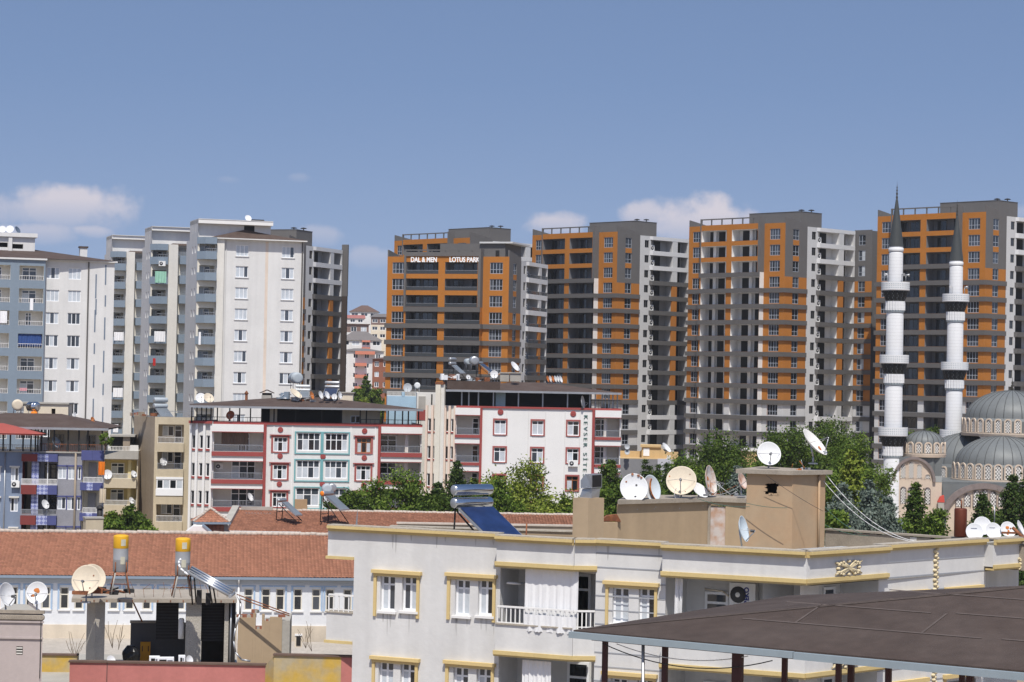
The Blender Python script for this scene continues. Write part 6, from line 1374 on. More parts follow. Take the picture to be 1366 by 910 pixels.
# parapet back faces
pb = MB(); pb.box(W1, 0, sE-.35, -.28, -.03, zroof, zc-.02, conc); pb.box(W5, .2, s7, -.75, -.42, zroof, zc-.02, conc); part('roof_parapet', pb, rW)
g_ = MB()
for z in zz:
    g_.box(W1, sC, sD, .003, .012, z-.02, z+.02, groove) if not any(abs(z-(zc)) < .05 for _ in (0,)) else None
part('wall_grooves', g_, rW)
g_ = MB()
for y in (270, 350): z = Z5(620, y, W6o); [g_.box(W5, s5, s6, W6o+.003, W6o+.012, z-k*step*2-.02-(0), z-k*step*2+.02, groove) for k in range(0, 1)]
for i in range(2, 16): z = Z5(620, 270, W6o)-i*(Z5(620,270,W6o)-Z5(620,350,W6o)); g_.box(W5, s5, s6, W6o+.003, W6o+.012, z-.02, z+.02, groove)
part('wall_grooves', g_, rW)
for s, z, w_, h_ in ww1+ww3:
    win(rW, W1, s, z, w_, h_, nx=2, tr=(.74,), pats=rnd.choice(('cg', 'gc', 'cc', 'cg', 'cd')), bar=.07, d=-.16)
    t = MB(); t.box(W1, s-w_/2-.08, s+w_/2+.08, .003, .1, z-.09, z-.01, white_new); part('window_sill', t, rW)
for k in range(4):
    for fs, fz_, lx0, lx1, ly, lh, jx, jy in ((S1, Z1, 228, 450, 407, 22, ((235,247,612),(428,440,624)), 430), (S1, Z1, 558, 790, 421, 24, ((565,578,627),(770,782,641)), 445), (S2, Z2, 200, 522, 330, 28, ((213,228,590),(495,510,600)), 360)):
        t = MB(); z1 = fz_((lx0+lx1)/2, ly+5)-k*FL; hh = .17
        t.box(W1, fs(lx0), fs(lx1), .003, .16, z1-hh*.5, z1+.03, yel2); t.box(W1, fs(lx0)+.06, fs(lx1)-.06, .003, .1, z1-hh*1.1, z1-hh*.5-.003, yel2)
        part('lintel_trim', t, rW)
        for x0, x1, y1 in jx:
            t = MB(); t.box(W1, fs(x0), fs(x1), .003, .07, fz_(x0, y1)-k*FL, z1-hh*1.1-.003, yel2); part('jamb_trim', t, rW)
stain_m = pmat('rain_stained_plaster', (.46,.455,.44), var=.12, scale=2, streak=.2)
rs_ = random.Random(19)
def drips(W, s0, s1, z, d, n, lmax):
    t = MB()
    for i in range(n):
        s = rs_.uniform(s0, s1); w_ = rs_.uniform(.02, .07); l = rs_.uniform(.15, lmax)
        t.face([W.p(s+w_*.2, d+.0022, z-l), W.p(s+w_*.45, d+.0022, z-l*.9), W.p(s+w_, d+.0022, z), W.p(s-w_*.6, d+.0022, z), W.p(s-w_*.1, d+.0022, z-l*.8)], stain_m)
    part('rain_stains', t, rW)
for s, z, w_, h_ in ww1+ww3: drips(W1, s-w_/2-.06, s+w_/2+.06, z-.09, 0, 4, .8)
drips(W1, .1, sB-.1, zc-.05, 0, 7, .7); drips(W1, sC+.1, sD-.1, zc-.07, 0, 2, .5)
# cornice: two stacked mouldings with a rough concrete cap
def cornice(W, s0, s1, d, z, m=yel, cap=True):
    c = MB(); c.box(W, s0, s1, d+.003, d+.11, z-.02, z+.075, m); c.box(W, s0-.0, s1+.0, d+.003, d+.2, z+.078, z+.17, m)
    if cap: c.box(W, s0, s1, d-.28, d+.15, z+.173, z+.215, coping)
    part('cornice', c, rW)
cornice(W1, -1.0, sB-.02, 0, zc-.02); cornice(W1, sB, chm, P, zc-.05); cornice(W1, sC, sD-.02, 0, zc-.04); cornice(W1, sD-.0, sE, P, zc-.06)
cornice(W5, 0, s5, 0, zc-.06); cornice(W5, s5+.02, s6-.02, W6o, zc-.04); cornice(W5, s6, s7, .02, zc-.04)
CH = Wall(W1.p(chm, P, 0), 4); Lc = (W1.p(sC, 0, 0)-W1.p(chm, P, 0)).length; ch_h = math.degrees(math.atan2((W1.p(sC,0,0)-W1.p(chm,P,0)).y, (W1.p(sC,0,0)-W1.p(chm,P,0)).x)); CH = Wall(W1.p(chm, P, 0), ch_h)
cornice(CH, .02, Lc-.02, 0, zc-.05)
# balcony bands: (wall, s0, s1, d, z of the yellow trim bottom, top of the band)
zt4 = Z2(560, 300, P)      # under-trim of the big balcony, left end
zt2 = Z1(960, 400, P)
def band(W, s0, s1, d, zlow, ztop, depth, k):
    t = MB(); t.box(W, s0, s1, d-.16, d, zlow+.002, ztop, fwhite); t.box(W, s0, s1, d-.16-depth, d-.162, zlow+.002, zlow+.16, fwhite); part('balcony_band', t, rW)
    t = MB(); t.box(W, s0-.03, s1+.03, d+.002, d+.08, zlow-.06, zlow+.07, yel); t.box(W, s0-.03, s1+.03, d-.3, d+.04, zlow-.12, zlow-.063, yel); part('balcony_trim', t, rW)
hb2 = Z1(960, 672, P)-Z1(960, 800, P)
for k in range(4):
    z0 = zt2+.1-k*FL; top = zc-.06 if k == 0 else z0+hb2
    band(W1, sB, chm, P, z0, top, 1.3, k); band(CH, .02, Lc, -.01, z0, top, .2, k)
    if k > 0:
        t = MB(); rail(t, W1, sB+.05, chm, P-.08, top, .62, white_new, .16, .02); rail(t, CH, .03, Lc, -.08, top, .62, white_new, .12, .02); part('balcony_railing', t, rW)
        t = MB(); t.box(W1, sB+.02, chm, P-.15, P+.05, top+.003, top+.05, coping); part('balcony_coping', t, rW)
    z4 = zt4+.1-k*FL; top = zc-.07 if k == 0 else z4+hb2
    band(W1, sD, sE, P, z4, top, 1.8, k); band(W5, .0, s5, 0, z4+.003, top, 1.7, k); band(W5, s6, s7, .02, z4, top, 1.7, k)
    t = MB(); t.box(W5, s6-.01, s6+.15, W6o-.02, .018, z4, top, fwhite2); part('balcony_side', t, rW)
    win(rW, W1, (sB+sC)/2+.55, zt2-2.45-k*FL, .8, 2.2, nx=1, tr=(.76,), pats='d', d=-1.48, name='balcony_door')
    win(rW, W1, S2(855, -2), Z2(855, 600, -2)-k*FL, .82, Z2(855, 388, -2)-Z2(855, 600, -2), nx=1, tr=(.7,), pats='g', d=-1.97)
    for X in (84, 180): win(rW, W5, S5(X, -1.9), Z5(X, 495, -1.9)-k*FL, .62, .55, nx=1, pats='g', d=-1.87)
    win(rW, W5, s6+1.9, Z5(1160, 470, -1.9)-k*FL, .8, 1.2, nx=1, tr=(.7,), pats='d', d=-1.87)
# left end balcony
for k in range(2):
    zl = Z1(90, 345)-k*FL*.985; top = (zc-.03) if k == 0 else zl+.95
    t = MB(); t.box(W1, -1.05, -.004, -1.0, -.01, zl, top, fwhite); part('balcony_band', t, rW)
    t = MB(); t.box(W1, -1.1, -.004, -1.0, .05, zl-.1, zl-.003, yel); part('balcony_trim', t, rW)
    if k: t = MB(); rail(t, W1, -1.0, -.02, -.08, top+.04, .6, white_new, .17, .022); t.box(W1, -1.1, -.02, -.9, .03, top+.002, top+.04, coping); part('balcony_railing', t, rW)
# ornaments
def knot(W, s, z, w_, h_, d, name='plaster_ornament'):
    t = MB()
    for u in (-1, 1):
        for o in (-.16, 0, .16):
            p = [W.p(s+w_*(-.42+o), d+.05, z-h_*.40*u), W.p(s+w_*o*.3, d+.075, z), W.p(s+w_*(.42+o), d+.05, z+h_*.40*u)]; t.path(p, .035, 6, orn)
    for a in range(16):
        an = 2*math.pi*a/16; c = W.p(s+w_*.47*math.copysign(abs(math.cos(an))**.6, math.cos(an)), d+.04, z+h_*.43*math.copysign(abs(math.sin(an))**.6, math.sin(an))); t.lathe(c, [(0,-.05),(.065,-.03),(.08,.0),(.05,.04),(0,.05)], 8, orn)
    return part(name, t, rW)
knot(W5, S5(280), Z5(280, 306), 1.15, .48, 0); knot(W5, S5(270), Z5(280, 306)-FL, 1.15, .48, 0); knot(W5, W5.S(1369, 747), Z5(1205, 283), 1.0, .5, .02)
t = MB(); s = S5(742, W6o)
for i in range(64):
    z = zc-.1-i*.08; t.lathe(W5.p(s+(.06,-.06,.02,-.03)[i % 4], W6o+.03, z), [(0,-.07),(.07,-.04),(.085,0),(.06,.04),(0,.06)], 8, orn)
part('plaster_ornament', t, rW)
t = MB()
for k in range(3):
    for a_, c_ in ((S5(505, W6o), S5(705, W6o)), (S5(790, W6o), S5(985, W6o))):
        z = Z5(600, 438, W6o)-k*FL; t = MB(); t.box(W5, a_, c_, W6o+.003, W6o+.15, z-.07, z+.07, yel2); part('lintel_trim', t, rW)
        t = MB(); t.box(W5, a_+.05, a_+.15, W6o+.003, W6o+.07, z-2.0, z-.072, yel2); t.box(W5, a_+.25, c_-.25, W6o+.003, W6o+.02, z-1.8, z-.2, g_mid); part('window', t, rW)
# curtains, AC and small fittings
c = MB(); za, zb_ = Z1(1030, 398, P-.2), Z1(1030, 640, P-.2); cloth(c, W1, S1(912, P-.2), S1(1152, P-.2), P-.22, zb_-.2, za, curt, .028, 8); solo('balcony_curtain', c, W1.p((sB+sC)/2, P, zb_), 'wide white curtain drawn across the balcony of the near white building', 'curtain', 'curtains of the near white building')
c = MB(); za, zb_ = Z1(1030, 612, P+.06), Z1(1030, 690, P+.06); cloth(c, W1, S1(905, P+.06), S1(1140, P+.06), P+.02, zb_, za, curt, .05, 5); solo('hanging_cloth', c, W1.p((sB+sC)/2, P, zb_), 'thin white cloth bunched over the balcony railing below the wide curtain', 'laundry')
c = MB(); za = Z1(960, 815, P-.2); cloth(c, W1, S1(905, P-.2), S1(1035, P-.2), P-.25, za-2.2, za, curt, .05, 7); solo('balcony_curtain', c, W1.p(sB+1, P, za-2), 'narrow white curtain on the balcony one floor lower', 'curtain', 'curtains of the near white building')
c = MB(); za, zb_ = Z2(630, 310, P-.3), Z2(630, 560, P-.3); cloth(c, W1, S2(612, P-.3), S2(655, P-.3), P-.3, zb_, za, curt, .07, 3); solo('balcony_curtain', c, W1.p(sD+.5, P, zb_), 'gathered white curtain beside the air conditioner balcony', 'curtain', 'curtains of the near white building')
t = MB(); s, z = S1(830, -.2), Z1(830, 464, -.2); t.tube(W1.p(s,-.2,z), W1.p(s+.45,-.35,z-.02), .04, None, 8, white_new); t.tube(W1.p(s+.42,-.35,z-.02), W1.p(s+.75,-1.45,z-.02), .05, None, 8, galv); solo('wall_lamp', t, W1.p(s, -.2, z), 'white tube lamp bracket left of the wide curtain', 'lamp')
sA_, zA_ = S2(1015, -1.9), Z2(1015, 470, -1.9)
o = ac_unit(W1, sA_, -1.95, zA_, 'large white air conditioner with blue lettering on the near white building', None, (S2(1090,-1.9)-S2(940,-1.9)), Z2(1015, 335, -1.9)-zA_)
text_part('BEKO', W1.p(sA_+.22, -1.62, zA_+.08), (R(90), R(-90), W1.h), .22, pmat('blue_lettering', (.03,.04,.22)), o, .004)
t = MB(); t.path([W1.p(S2(785,-1.9),-1.88,Z2(785,372,-1.9)), W1.p(S2(890,-1.9),-1.86,Z2(890,385,-1.9)), W1.p(S2(930,-1.9),-1.86,Z2(930,420,-1.9))], .03, 6, cream); solo('pipe', t, W1.p(S2(785,-1.9),-1.88,zA_), 'thin cream pipe running to the lettered air conditioner', 'pipe')
# ------------------------------------------------------------------ roof of the near white building
tan = pmat('tan_cement_render', (.36,.27,.175), var=.10, scale=.5, streak=.14, fine=.06)
tan2 = pmat('streaked_tan_render', (.385,.285,.185), var=.08, scale=.5, streak=.08, col2=(.41,.275,.165))
slabm = pmat('mossy_slab_edge', (.30,.26,.21), var=.22, scale=2, fine=.2, streak=.1)
q4 = lambda X, Y: (800+X/4.27, 560+Y/4.27)
WL = wall_px(822.7, 690, 84.5, 40); sL = WL.S(944, 680)
zl0, zl1 = WL.Z(823.5, 674.5), WL.Z(943, 667.5); zL = (zl0+zl1)/2
rH = thing('roof_shed', WL.p(2, 0, zroof), 'long tan rooftop shed with a rusty white door, dishes standing on its edge', 'roof shed')
W8 = Wall(WL.p(sL, 0, 0), -12); s8 = W8.S(997, 690)
b = MB(); s_d0, s_d1 = W8.S(947.5, 700), W8.S(967.5, 700)
panel(b, WL, 0, sL, zroof, zL, tan); panel(b, W8, 0, s8, zroof, zL, tan, [(s_d0, s_d1, zroof+.02, W8.Z(957, 674.5), .12)])
B4 = WL.p(0,0,0)+Vector((.6,4.2,0)); b.face([(B4.x,B4.y,zroof), WL.p(0,0,zroof), WL.p(0,0,zL), (B4.x,B4.y,zL)], tan)
part('wall', b, rH)
t = MB(); t.prism([(p.x,p.y) for p in (WL.p(-.12,.16,0), WL.p(sL+.05,.16,0), W8.p(s8-.05,.14,0), W8.p(s8-.05,-2.5,0), WL.p(-.12,.16,0)+Vector((.6,4.3,0)))], zL+.002, zL+.16, slabm); part('roof_slab', t, rH)
t = MB(); t.box(W8, s_d0, s_d1, -.11, -.05, zroof, W8.Z(957, 676), pmat('rust_streaked_door', (.50,.45,.42), var=.1, scale=2, streak=.15, col2=(.42,.27,.19))); t.box(W8, s_d0-.1, s_d0, -.04, .03, zroof, W8.Z(957, 674), slabm); part('door', t, rH)
# stair hut
HL = wall_px(995.5, 680, 80.5, -22); sh = HL.S(1057, 680); HR = Wall(HL.p(sh, 0, 0), 42); s_r = HR.S(1100.5, 680)
zH = HL.Z(1040, 633)
rT = thing('stair_hut', HL.p(1, 0, zroof), 'tall tan stair hut with a ragged black hole near its top', 'roof hut')
b = MB(); h0, h1, hz0, hz1 = HL.S(1021, 650), HL.S(1038.5, 650), HL.Z(1030, 659.5), HL.Z(1030, 644)
panel(b, HL, 0, sh, zroof, zH, tan2, [(h0, h1, hz0, hz1, .5, dark_in, dark_in)]); panel(b, HR, 0, s_r, zroof, zH, tan2)
b.face([HL.p(0,-3.4,zroof), HL.p(0,0,zroof), HL.p(0,0,zH), HL.p(0,-3.4,zH)], tan2); b.face([HR.p(s_r,0,zroof), HR.p(s_r,-2,zroof), HR.p(s_r,-2,zH), HR.p(s_r,0,zH)], tan2)
rr = random.Random(2)
for i in range(26):    # broken plaster and brick round the hole
    sd = i % 4; u = rr.random(); a = rr.uniform(.025,.06)
    s_ = (h0+(h1-h0)*u) if sd < 2 else (h0 if sd == 2 else h1); z_ = (hz0 if sd == 0 else hz1) if sd < 2 else hz0+(hz1-hz0)*u
    b.box(HL, s_-a, s_+a, -.12, .006+.002*(i % 5), z_-a*.7, z_+a*.7, tan2 if (rr.random() < .8 or sd != 1) else brick)
part('wall', b, rT)
t = MB(); o_ = .22; t.prism([(p.x,p.y) for p in (HL.p(-.35,o_,0), HL.p(sh+.05,o_,0), HR.p(s_r+.12,o_,0), HR.p(s_r+.12,-3,0), HL.p(-.35,-3.6,0))], zH+.002, zH+.15, slabm); part('roof_slab', t, rT)
t = MB(); s = HR.S(1091, 680); t.tube(HR.p(s,.06,zroof), HR.p(s-.02,.06,zH), .045, None, 8, tan2); part('downpipe', t, rT)
t = MB()
for k, (x0,y0,x1,y1) in enumerate(((1091.5-2.5,703,1093,712),(997.5,698,999.5,706))): pass
# low walls to the left and right of the sheds
b = MB(); WQ = wall_px(800, 700, 84.0, 5); b.box(WQ, 0, WQ.S(824, 700), -.3, 0, zroof, WQ.Z(812, 697), tan); solo('low_wall', b, WQ.p(0,0,zroof), 'short tan wall between the ducted chimney and the long shed', 'wall')
b = MB(); P_ = at(815, 696, 84.3); Wq = Wall(P_, 5); b.hexa([Wq.p(-.45,-.1,P_.z), Wq.p(.4,-.1,P_.z), Wq.p(.4,-.5,P_.z), Wq.p(-.45,-.5,P_.z)], [Wq.p(-.1,-.1,P_.z+.22), Wq.p(.25,-.1,P_.z+.26), Wq.p(.25,-.5,P_.z+.26), Wq.p(-.1,-.5,P_.z+.22)], rust); solo('bent_sheet', b, P_, 'bent rusty sheet lying on the short tan wall', 'sheet metal')
WP = wall_lr(1101, 712, 84, 1372, 724.5, 78.5); L_ = WP.S(1372, 720); b = MB(); zP = WP.Z(1230, 717.5); n = 30; rr = random.Random(6)
for i in range(n): b.box(WP, L_*i/n, L_*(i+1)/n-.001*(i % 2), -.3+.001*(i % 3), .001*(i % 3), zroof, zP+rr.uniform(-.03,.03), slabm if i != 13 else white_warm)
b.box(WP, 0, L_, -.34, .05, zP+.035, zP+.1, slabm); solo('rear_parapet', b, WP.p(0,0,zroof), 'rough grey-brown parapet behind the cornice on the right', 'parapet')
WP2 = wall_px(470, 700, 92, -8); b = MB(); L2 = WP2.S(766, 712); b.box(WP2, WP2.S(520, 705), L2, -.3, 0, zroof-1, WP2.Z(640, 706.5), tan); b.box(WP2, WP2.S(520,705), L2, -.35, .06, WP2.Z(640,706.5)+.002, WP2.Z(640,704.5), coping); solo('rear_parapet', b, WP2.p(3,0,zroof), 'tan parapet running behind the big blue solar heater', 'parapet')
# chimney with a sheet metal duct
CW = wall_px(764, 690, 82, -20); cs_ = CW.S(784.5, 690); CR = Wall(CW.p(cs_, 0, 0), 38); cr = CR.S(805.5, 690); zK = CW.Z(780, 664.5)
rC = thing('chimney', CW.p(.5, 0, zroof), 'square tan chimney carrying a bent sheet-metal duct', 'chimney')
b = MB(); pts = [CW.p(0,0,0), CW.p(cs_,0,0), CR.p(cr,0,0), CR.p(cr,0,0)-CW.e*cs_]; b.prism([(p.x,p.y) for p in pts], zroof, zK, tan); part('shaft', b, rC)
t = MB(); zq = zK; k = 82/3000
def cp(x, y, dd=0): return at(x, y, 82.4+dd)
ctr = CW.p(cs_*.62, -.45, 0)
t.hexa([at(773,664.5,82.3), at(789,665,81.9), at(799,664.5,82.5), at(783,664,83.0)], [at(777,652,82.3), at(789.5,652,81.9), at(801,651.5,82.5), at(787,651,83.0)], galv)
A0 = [at(774.5,651.5,82.3), at(789,651.5,81.8), at(789,633,81.8), at(780.5,632.5,82.2), at(774.5,641,82.35)]
off = at(803,650.5,82.6)-at(789,651.5,81.8)
A1 = [p+off for p in A0]
for i in range(len(A0)): j = (i+1) % len(A0); t.face([A0[i], A1[i], A1[j], A0[j]], galv)
t.face(A0, galv); part('duct', t, rC)
t = MB(); hd = [A0[1], A1[1], A1[2], A0[2]]; n_ = (A1[1]-A0[1]).cross(A0[2]-A0[1]).normalized()
n_ = n_ if n_.y < 0 else -n_; cen = sum(hd, Vector())/4
t.face([cen+(p-cen)*.86+n_*.012 for p in hd], dark_in); part('duct_mouth', t, rC)
# the big blue solar heater
hp = at(648, 713, 83.5); solar_heater((hp.x-.35, hp.y+.3, zroof), 40, 'big chrome and blue solar heater behind the near cornice', w_=1.75, tanks=2, tank_r=.20, legs=1.38, panel_len=2.3, tank_m=chrome, panel_m=coll_b, drop=.72)
pole = MB(); P_ = at(701.5, 715, 81.5); pole.tube(P_+Vector((0,0,-.6)), P_+Vector((.02,0,.45)), .03, None, 6, rust); solo('iron_stub', pole, P_, 'rusty iron stub beside the blue collector', 'iron bar')
# dishes
holes_ = [(-.55,.45,.07,rust), (.2,.25,.08,fan_m), (.1,-.6,.09,fan_m), (-.1,.95,.1,rust), (.35,.88,.12,rust), (.55,.75,.1,rust)]
def rd(px, py, D, r_px, az_, el_, label, m=None, ground=None, **k):
    if D is None:
        Wx = WL if px < 940 else W8; D = Wx.p(Wx.S(px, 665), -.35, 0).y
    dia = 2*r_px*D/3000; c = at(px, py, D); post = k.pop('post', .3)
    if ground is not None: post = c.z - dia/2*math.cos(R(el_)) - ground
    foot = c - Vector((0,0, post + dia/2*math.cos(R(el_)))); return dish((foot.x, foot.y, foot.z), dia, az_, el_, label, m, post=post, **k)
    dia = 2*r_px*D/3000; c = at(px, py, D); post = k.pop('post', .3); post = (c.z - dia/2*math.cos(R(el_)) - ground) if ground is not None else post; foot = c - Vector((0,0, post + dia/2*math.cos(R(el_)))); return dish((foot.x, foot.y, foot.z), dia, az, el_, label, m, post=post, **k)
rd(845.5, 651.5, None, 18.5, 3, 20, 'big white dish with dark holes and a chipped rim, left end of the shed', None, arm=False, spots=holes_)
rd(868, 652, None, 17, 48, 15, 'bluish dish half hidden right of the one with holes', pmat('pale_blue_dish', (.52,.58,.62), rough=.5), arm=False)
rd(870, 653, None, 13.5, 71, 15, 'narrow rust-orange dish seen nearly edge-on on the shed', dish_rust, arm=False)
rd(909, 642.5, None, 20, -8, 30, 'large yellowed dish in the middle of the shed edge', dish_c, spots=[(-.8,.3,.05,dish_rust), (.3,-.75,.04,rust), (.55,.5,.04,rust)])
rd(933, 655, None, 12.5, 42, 45, 'white dish tipped back behind the yellowed one', arm=False)
rd(902, 660, None, 8, 62, 10, 'small white dish edge-on under the yellowed one', arm=False)
rd(946, 642, None, 19.5, 66, 12, 'tall rust-stained dish on edge, right end of the shed', pmat('rust_stained_dish', (.66,.64,.60), rough=.6, var=.1, scale=2, col2=(.45,.22,.12)), spots=[(.1,.2,.16,dish_rust), (-.2,-.3,.13,dish_rust)])
rd(989, 642, None, 10.5, 58, 20, 'rusty white dish half behind the stair hut', pmat('rusty_white_dish', (.60,.50,.44), rough=.6, var=.15, scale=2, col2=(.35,.16,.09)), arm=False)
rd(1025.5, 606, 81.5, 15.8, 4, 25, 'clean white dish facing out on the stair hut', dish_w)
rd(1085, 592, 81.0, 21, 62, 42, 'large white dish edge-on, tilted over the right of the stair hut', pmat('white_dish_rust_edge', (.70,.68,.64), rough=.6, var=.08, scale=3), spots=[(.5,-.4,.22,dish_rust)])
rd(990, 706, 78.0, 16.5, 66, 14, ground=zroof, label='pale blue dish on a pole in front of the shed door', m=pmat('ice_blue_dish', (.55,.62,.66), rough=.5))
for x, y, r_, az_, lab, mm in ((1310.5, 702, 12, 5, 'white dish at the back of the right-hand cluster', None), (1300, 710, 11.5, -4, 'white dish with faint blue print, right beside the rusty cylinder', None), (1325, 709, 11.2, 8, 'white dish with faint blue print, in the middle of the right cluster', None), (1344.5, 707, 10.5, 8, 'rust-spotted white dish right of the printed pair', None), (1361, 705, 10.5, 66, 'white dish edge-on at the right border', None)):
    rd(x, y, 79.5 if r_ < 12 else 80.3, r_, az_, 25, lab, mm, arm=False, post=.15, spots=[(0,.35,.25,dish_rust), (.1,-.1,.15,dish_rust), (.4,.2,.12,rust), (-.1,-.55,.14,dish_rust)] if 'spotted' in lab else ([(-.35+.12*i,.45,.05,coll_b) for i in range(6)]+[(-.2,-.3,.05,galv),(.2,-.3,.05,galv),(-.2,-.05,.05,galv),(.2,-.05,.05,galv)] if 'print' in lab else None))
t = MB(); P_ = at(1281, 716.5, 80); t.lathe(P_, [(0,0),(.21,0),(.225,.05),(.225,.98),(.2,1.02),(0,1.03)], 20, pmat('burnt_rust_cylinder', (.11,.028,.014), rough=.55, var=.3, scale=2.2, streak=.3, metal=.3)); t.tube(P_+Vector((.02,0,1.0)), P_+Vector((.02,0,1.3)), .025, None, 6, rust); solo('water_tank', t, P_, 'upright rust-red steel cylinder left of the right-hand dishes', 'water tank')
t = MB(); a_, c_ = at(1336, 712, 79.2), at(1355, 709, 79.2); t.box(Wall(a_, 2), 0, .5, -.05, .05, a_.z, a_.z+.07, rust); t.tube(at(1351,704,79), at(1370,722,78.6), .06, None, 6, rust); solo('iron_beam', t, a_, 'rusty iron beams crossing in front of the right-hand dishes', 'iron beam')
t = MB(); P_ = at(1326.5, 698, 80.5); t.tube(P_, P_+Vector((0,0,.62)), .02, None, 6, galv); solo('mast', t, P_, 'thin grey mast standing behind the printed dishes', 'mast')
def cable(a, c, sag, r, m, label, n=16):
    b_ = MB(); a, c = Vector(a), Vector(c); pts = [a.lerp(c, i/n)-Vector((0,0,sag*4*(i/n)*(1-i/n))) for i in range(n+1)]; b_.path(pts, r, 5, m); return solo('cable', b_, a, label, 'cable', 'cables over the roof')
wc_ = pmat('white_cable_sheath', (.62,.62,.62)); gc_ = pmat('green_cable_sheath', (.08,.16,.12)); bc_ = pmat('black_cable_sheath', (.04,.04,.04))
cable(at(1098,628,81), at(1232,724,79.5), .55, .014, wc_, 'upper thick white cable sagging from the stair hut to the right'); cable(at(1098,641,81), at(1228,724,79.5), .5, .013, wc_, 'lower thick white cable sagging from the stair hut to the right')
cable(at(1100,676,81), at(1150,712,80.5), .12, .010, gc_, 'short green cable down the right of the stair hut'); cable(at(1100,700,81), at(1160,715,80.5), .1, .010, gc_, 'lowest green cable right of the stair hut')
cable(at(995,671,80.2), at(1050,677.5,79.2), .05, .010, gc_, 'green cable stretched across the left face of the stair hut'); cable(at(1022,634,79.8), at(1098,682,79.3), .05, .008, bc_, 'black wire slanting across the stair hut')
cable(at(930,665,83), at(1000,676,80), .1, .010, gc_, 'green cable from the shed edge to the stair hut'); cable(at(955,660,83.3), at(995,642,81), .12, .010, wc_, 'white wire from the tall stained dish to the stair hut')
junk('scrap_pile', 962, 661.5, 83.6, 12, 1.3, 'bent dish arms and brackets beside the tall stained dish', [galv, wc_, rust, galv], 21, h=.6, k=.22)
junk('scrap_pile', 1066, 626.5, 81, 6, .7, 'broken bracket and tube on top of the stair hut', [galv, wc_, dish_rust], 23, h=.5, k=.2)
# ------------------------------------------------------------------ brown canopy at the lower right
cbrown = pmat('brown_bitumen_sheet', (.056,.040,.033), rough=.9, var=.14, scale=.35, fine=.2, col2=(.071,.053,.045), bump=.3, bscale=30)
seam = pmat('pale_sheet_seam', (.095,.075,.066), var=.2, scale=3)
mpost = pmat('maroon_steel_post', (.055,.02,.02), rough=.5, var=.1)
gut = pmat('blue_grey_gutter', (.25,.30,.33), rough=.5, var=.08)
CA = wall_lr(765, 842, 48.0, 1366, 893, 42.6); ze = CA.Z(765, 842); eR_ = CA.S(1366, 893)+6
ze = (CA.Z(765, 842)+CA.Z(1366, 893))/2
rG = thing('canopy', CA.p(5, -3, 7.0), 'large brown sheet canopy on maroon posts at the lower right', 'canopy')
pk = at(1150, 800, 47.5); dk_, sk_ = -(pk-CA.P).dot(CA.n), (pk-CA.P).dot(CA.e)
hd_ = 5.2; zk = at(1366, 783, 0.1+ (CA.p(CA.S(1366, 850), -hd_, 0)).y).z
hip_s, zk = CA.hit(1374, 781, -hd_)
t = MB(); A, B = CA.p(0,0,ze), CA.p(eR_,0,ze); Pk, Qk = CA.p(hip_s,-hd_,zk), CA.p(eR_,-hd_,zk); Bk, Dk = CA.p(eR_,-2*hd_,ze), CA.p(0,-2*hd_,ze)
t.face([A,B,Qk,Pk], cbrown); t.face([Dk,A,Pk], cbrown); t.face([Bk,Dk,Pk,Qk], cbrown); dn = Vector((0,0,-.09))
for f in ([A,B,Qk,Pk], [Dk,A,Pk], [Bk,Dk,Pk,Qk]): t.face([v+dn for v in f][::-1], cbrown)
t.face([A+dn,B+dn,B,A], cbrown); t.face([Dk+dn,A+dn,A,Dk], cbrown); part('roof', t, rG)
t = MB(); up = Vector((0,0,.012))
def onroof(s, v): p = A.lerp(B, 0)*0; a = CA.p(s, -hd_*v, ze+(zk-ze)*v); return a+up
for v, s0, s1 in ((.30, 3.2, 8.5), (.31, 8.9, eR_), (.55, 3.6, 6.9), (.57, 7.4, eR_), (.80, 5.4, eR_)):
    a, c = onroof(s0, v), onroof(s1, v); w2 = (onroof(s0, v+.012)-a); t.face([a, c, c+w2, a+w2], seam)
for s_ in (4.4, 7.2, 10.1): a, c = onroof(s_, .31), onroof(s_, .56); t.face([a, a+CA.e*.05, c+CA.e*.05, c], seam)
part('roof_seams', t, rG)
dustm = pmat('dusty_bitumen', (.068,.052,.044), rough=.95, var=.2, scale=1.2, fine=.3)
t = MB(); hp0, hp1 = A+up, Pk+up; pw = CA.e*.35
t.face([hp0.lerp(hp1,.02), hp0.lerp(hp1,.02)+pw*.2, hp1+pw, hp1], dustm); part('hip_strip', t, rG)
t = MB(); t.box(CA, -.05, 5.2, .005, .12, ze-.16, ze-.03, gut); part('gutter', t, rG); t = MB(); t.box(CA, 5.22, 10.3, .005, .13, ze-.175, ze-.035, gut); part('gutter', t, rG); t = MB(); t.box(CA, 10.32, eR_, .005, .12, ze-.17, ze-.03, gut); part('gutter', t, rG)
for x, wpx, dd in ((806.5, 7, -.35), (886.5, 7.5, -.35), (983, 14, -.3), (1046.5, 7, -.9), (1118.5, 7, -.35), (1135, 8, -.9), (1185, 7.5, -.35), (1283.5, 7, -.9), (1294, 9, -.35), (1380, 9, -.35)):
    p = MB(); s = CA.S(x, 890, dd); hw_ = wpx*45/3000/2; 
    p.box(CA, s-hw_, s+hw_, dd-.03, dd+.03, 7.0, ze-.1, mpost); p.box(CA, s-hw_, s-hw_*.6, dd-hw_, dd-.031, 7.0, ze-.1, mpost); p.box(CA, s+hw_*.6, s+hw_, dd-hw_, dd-.031, 7.0, ze-.1, mpost); p.box(CA, s-hw_*1.7, s+hw_*1.7, dd-.1, dd+.1, 7.0, 7.03, mpost); part('post', p, rG)
p = MB(); s = CA.S(859, 890, -.1); p.tube(CA.p(s-.03,-.1,ze-.15), CA.p(s+.05,-.1,7.0), .035, None, 8, galv); part('drain_pipe', p, rG)
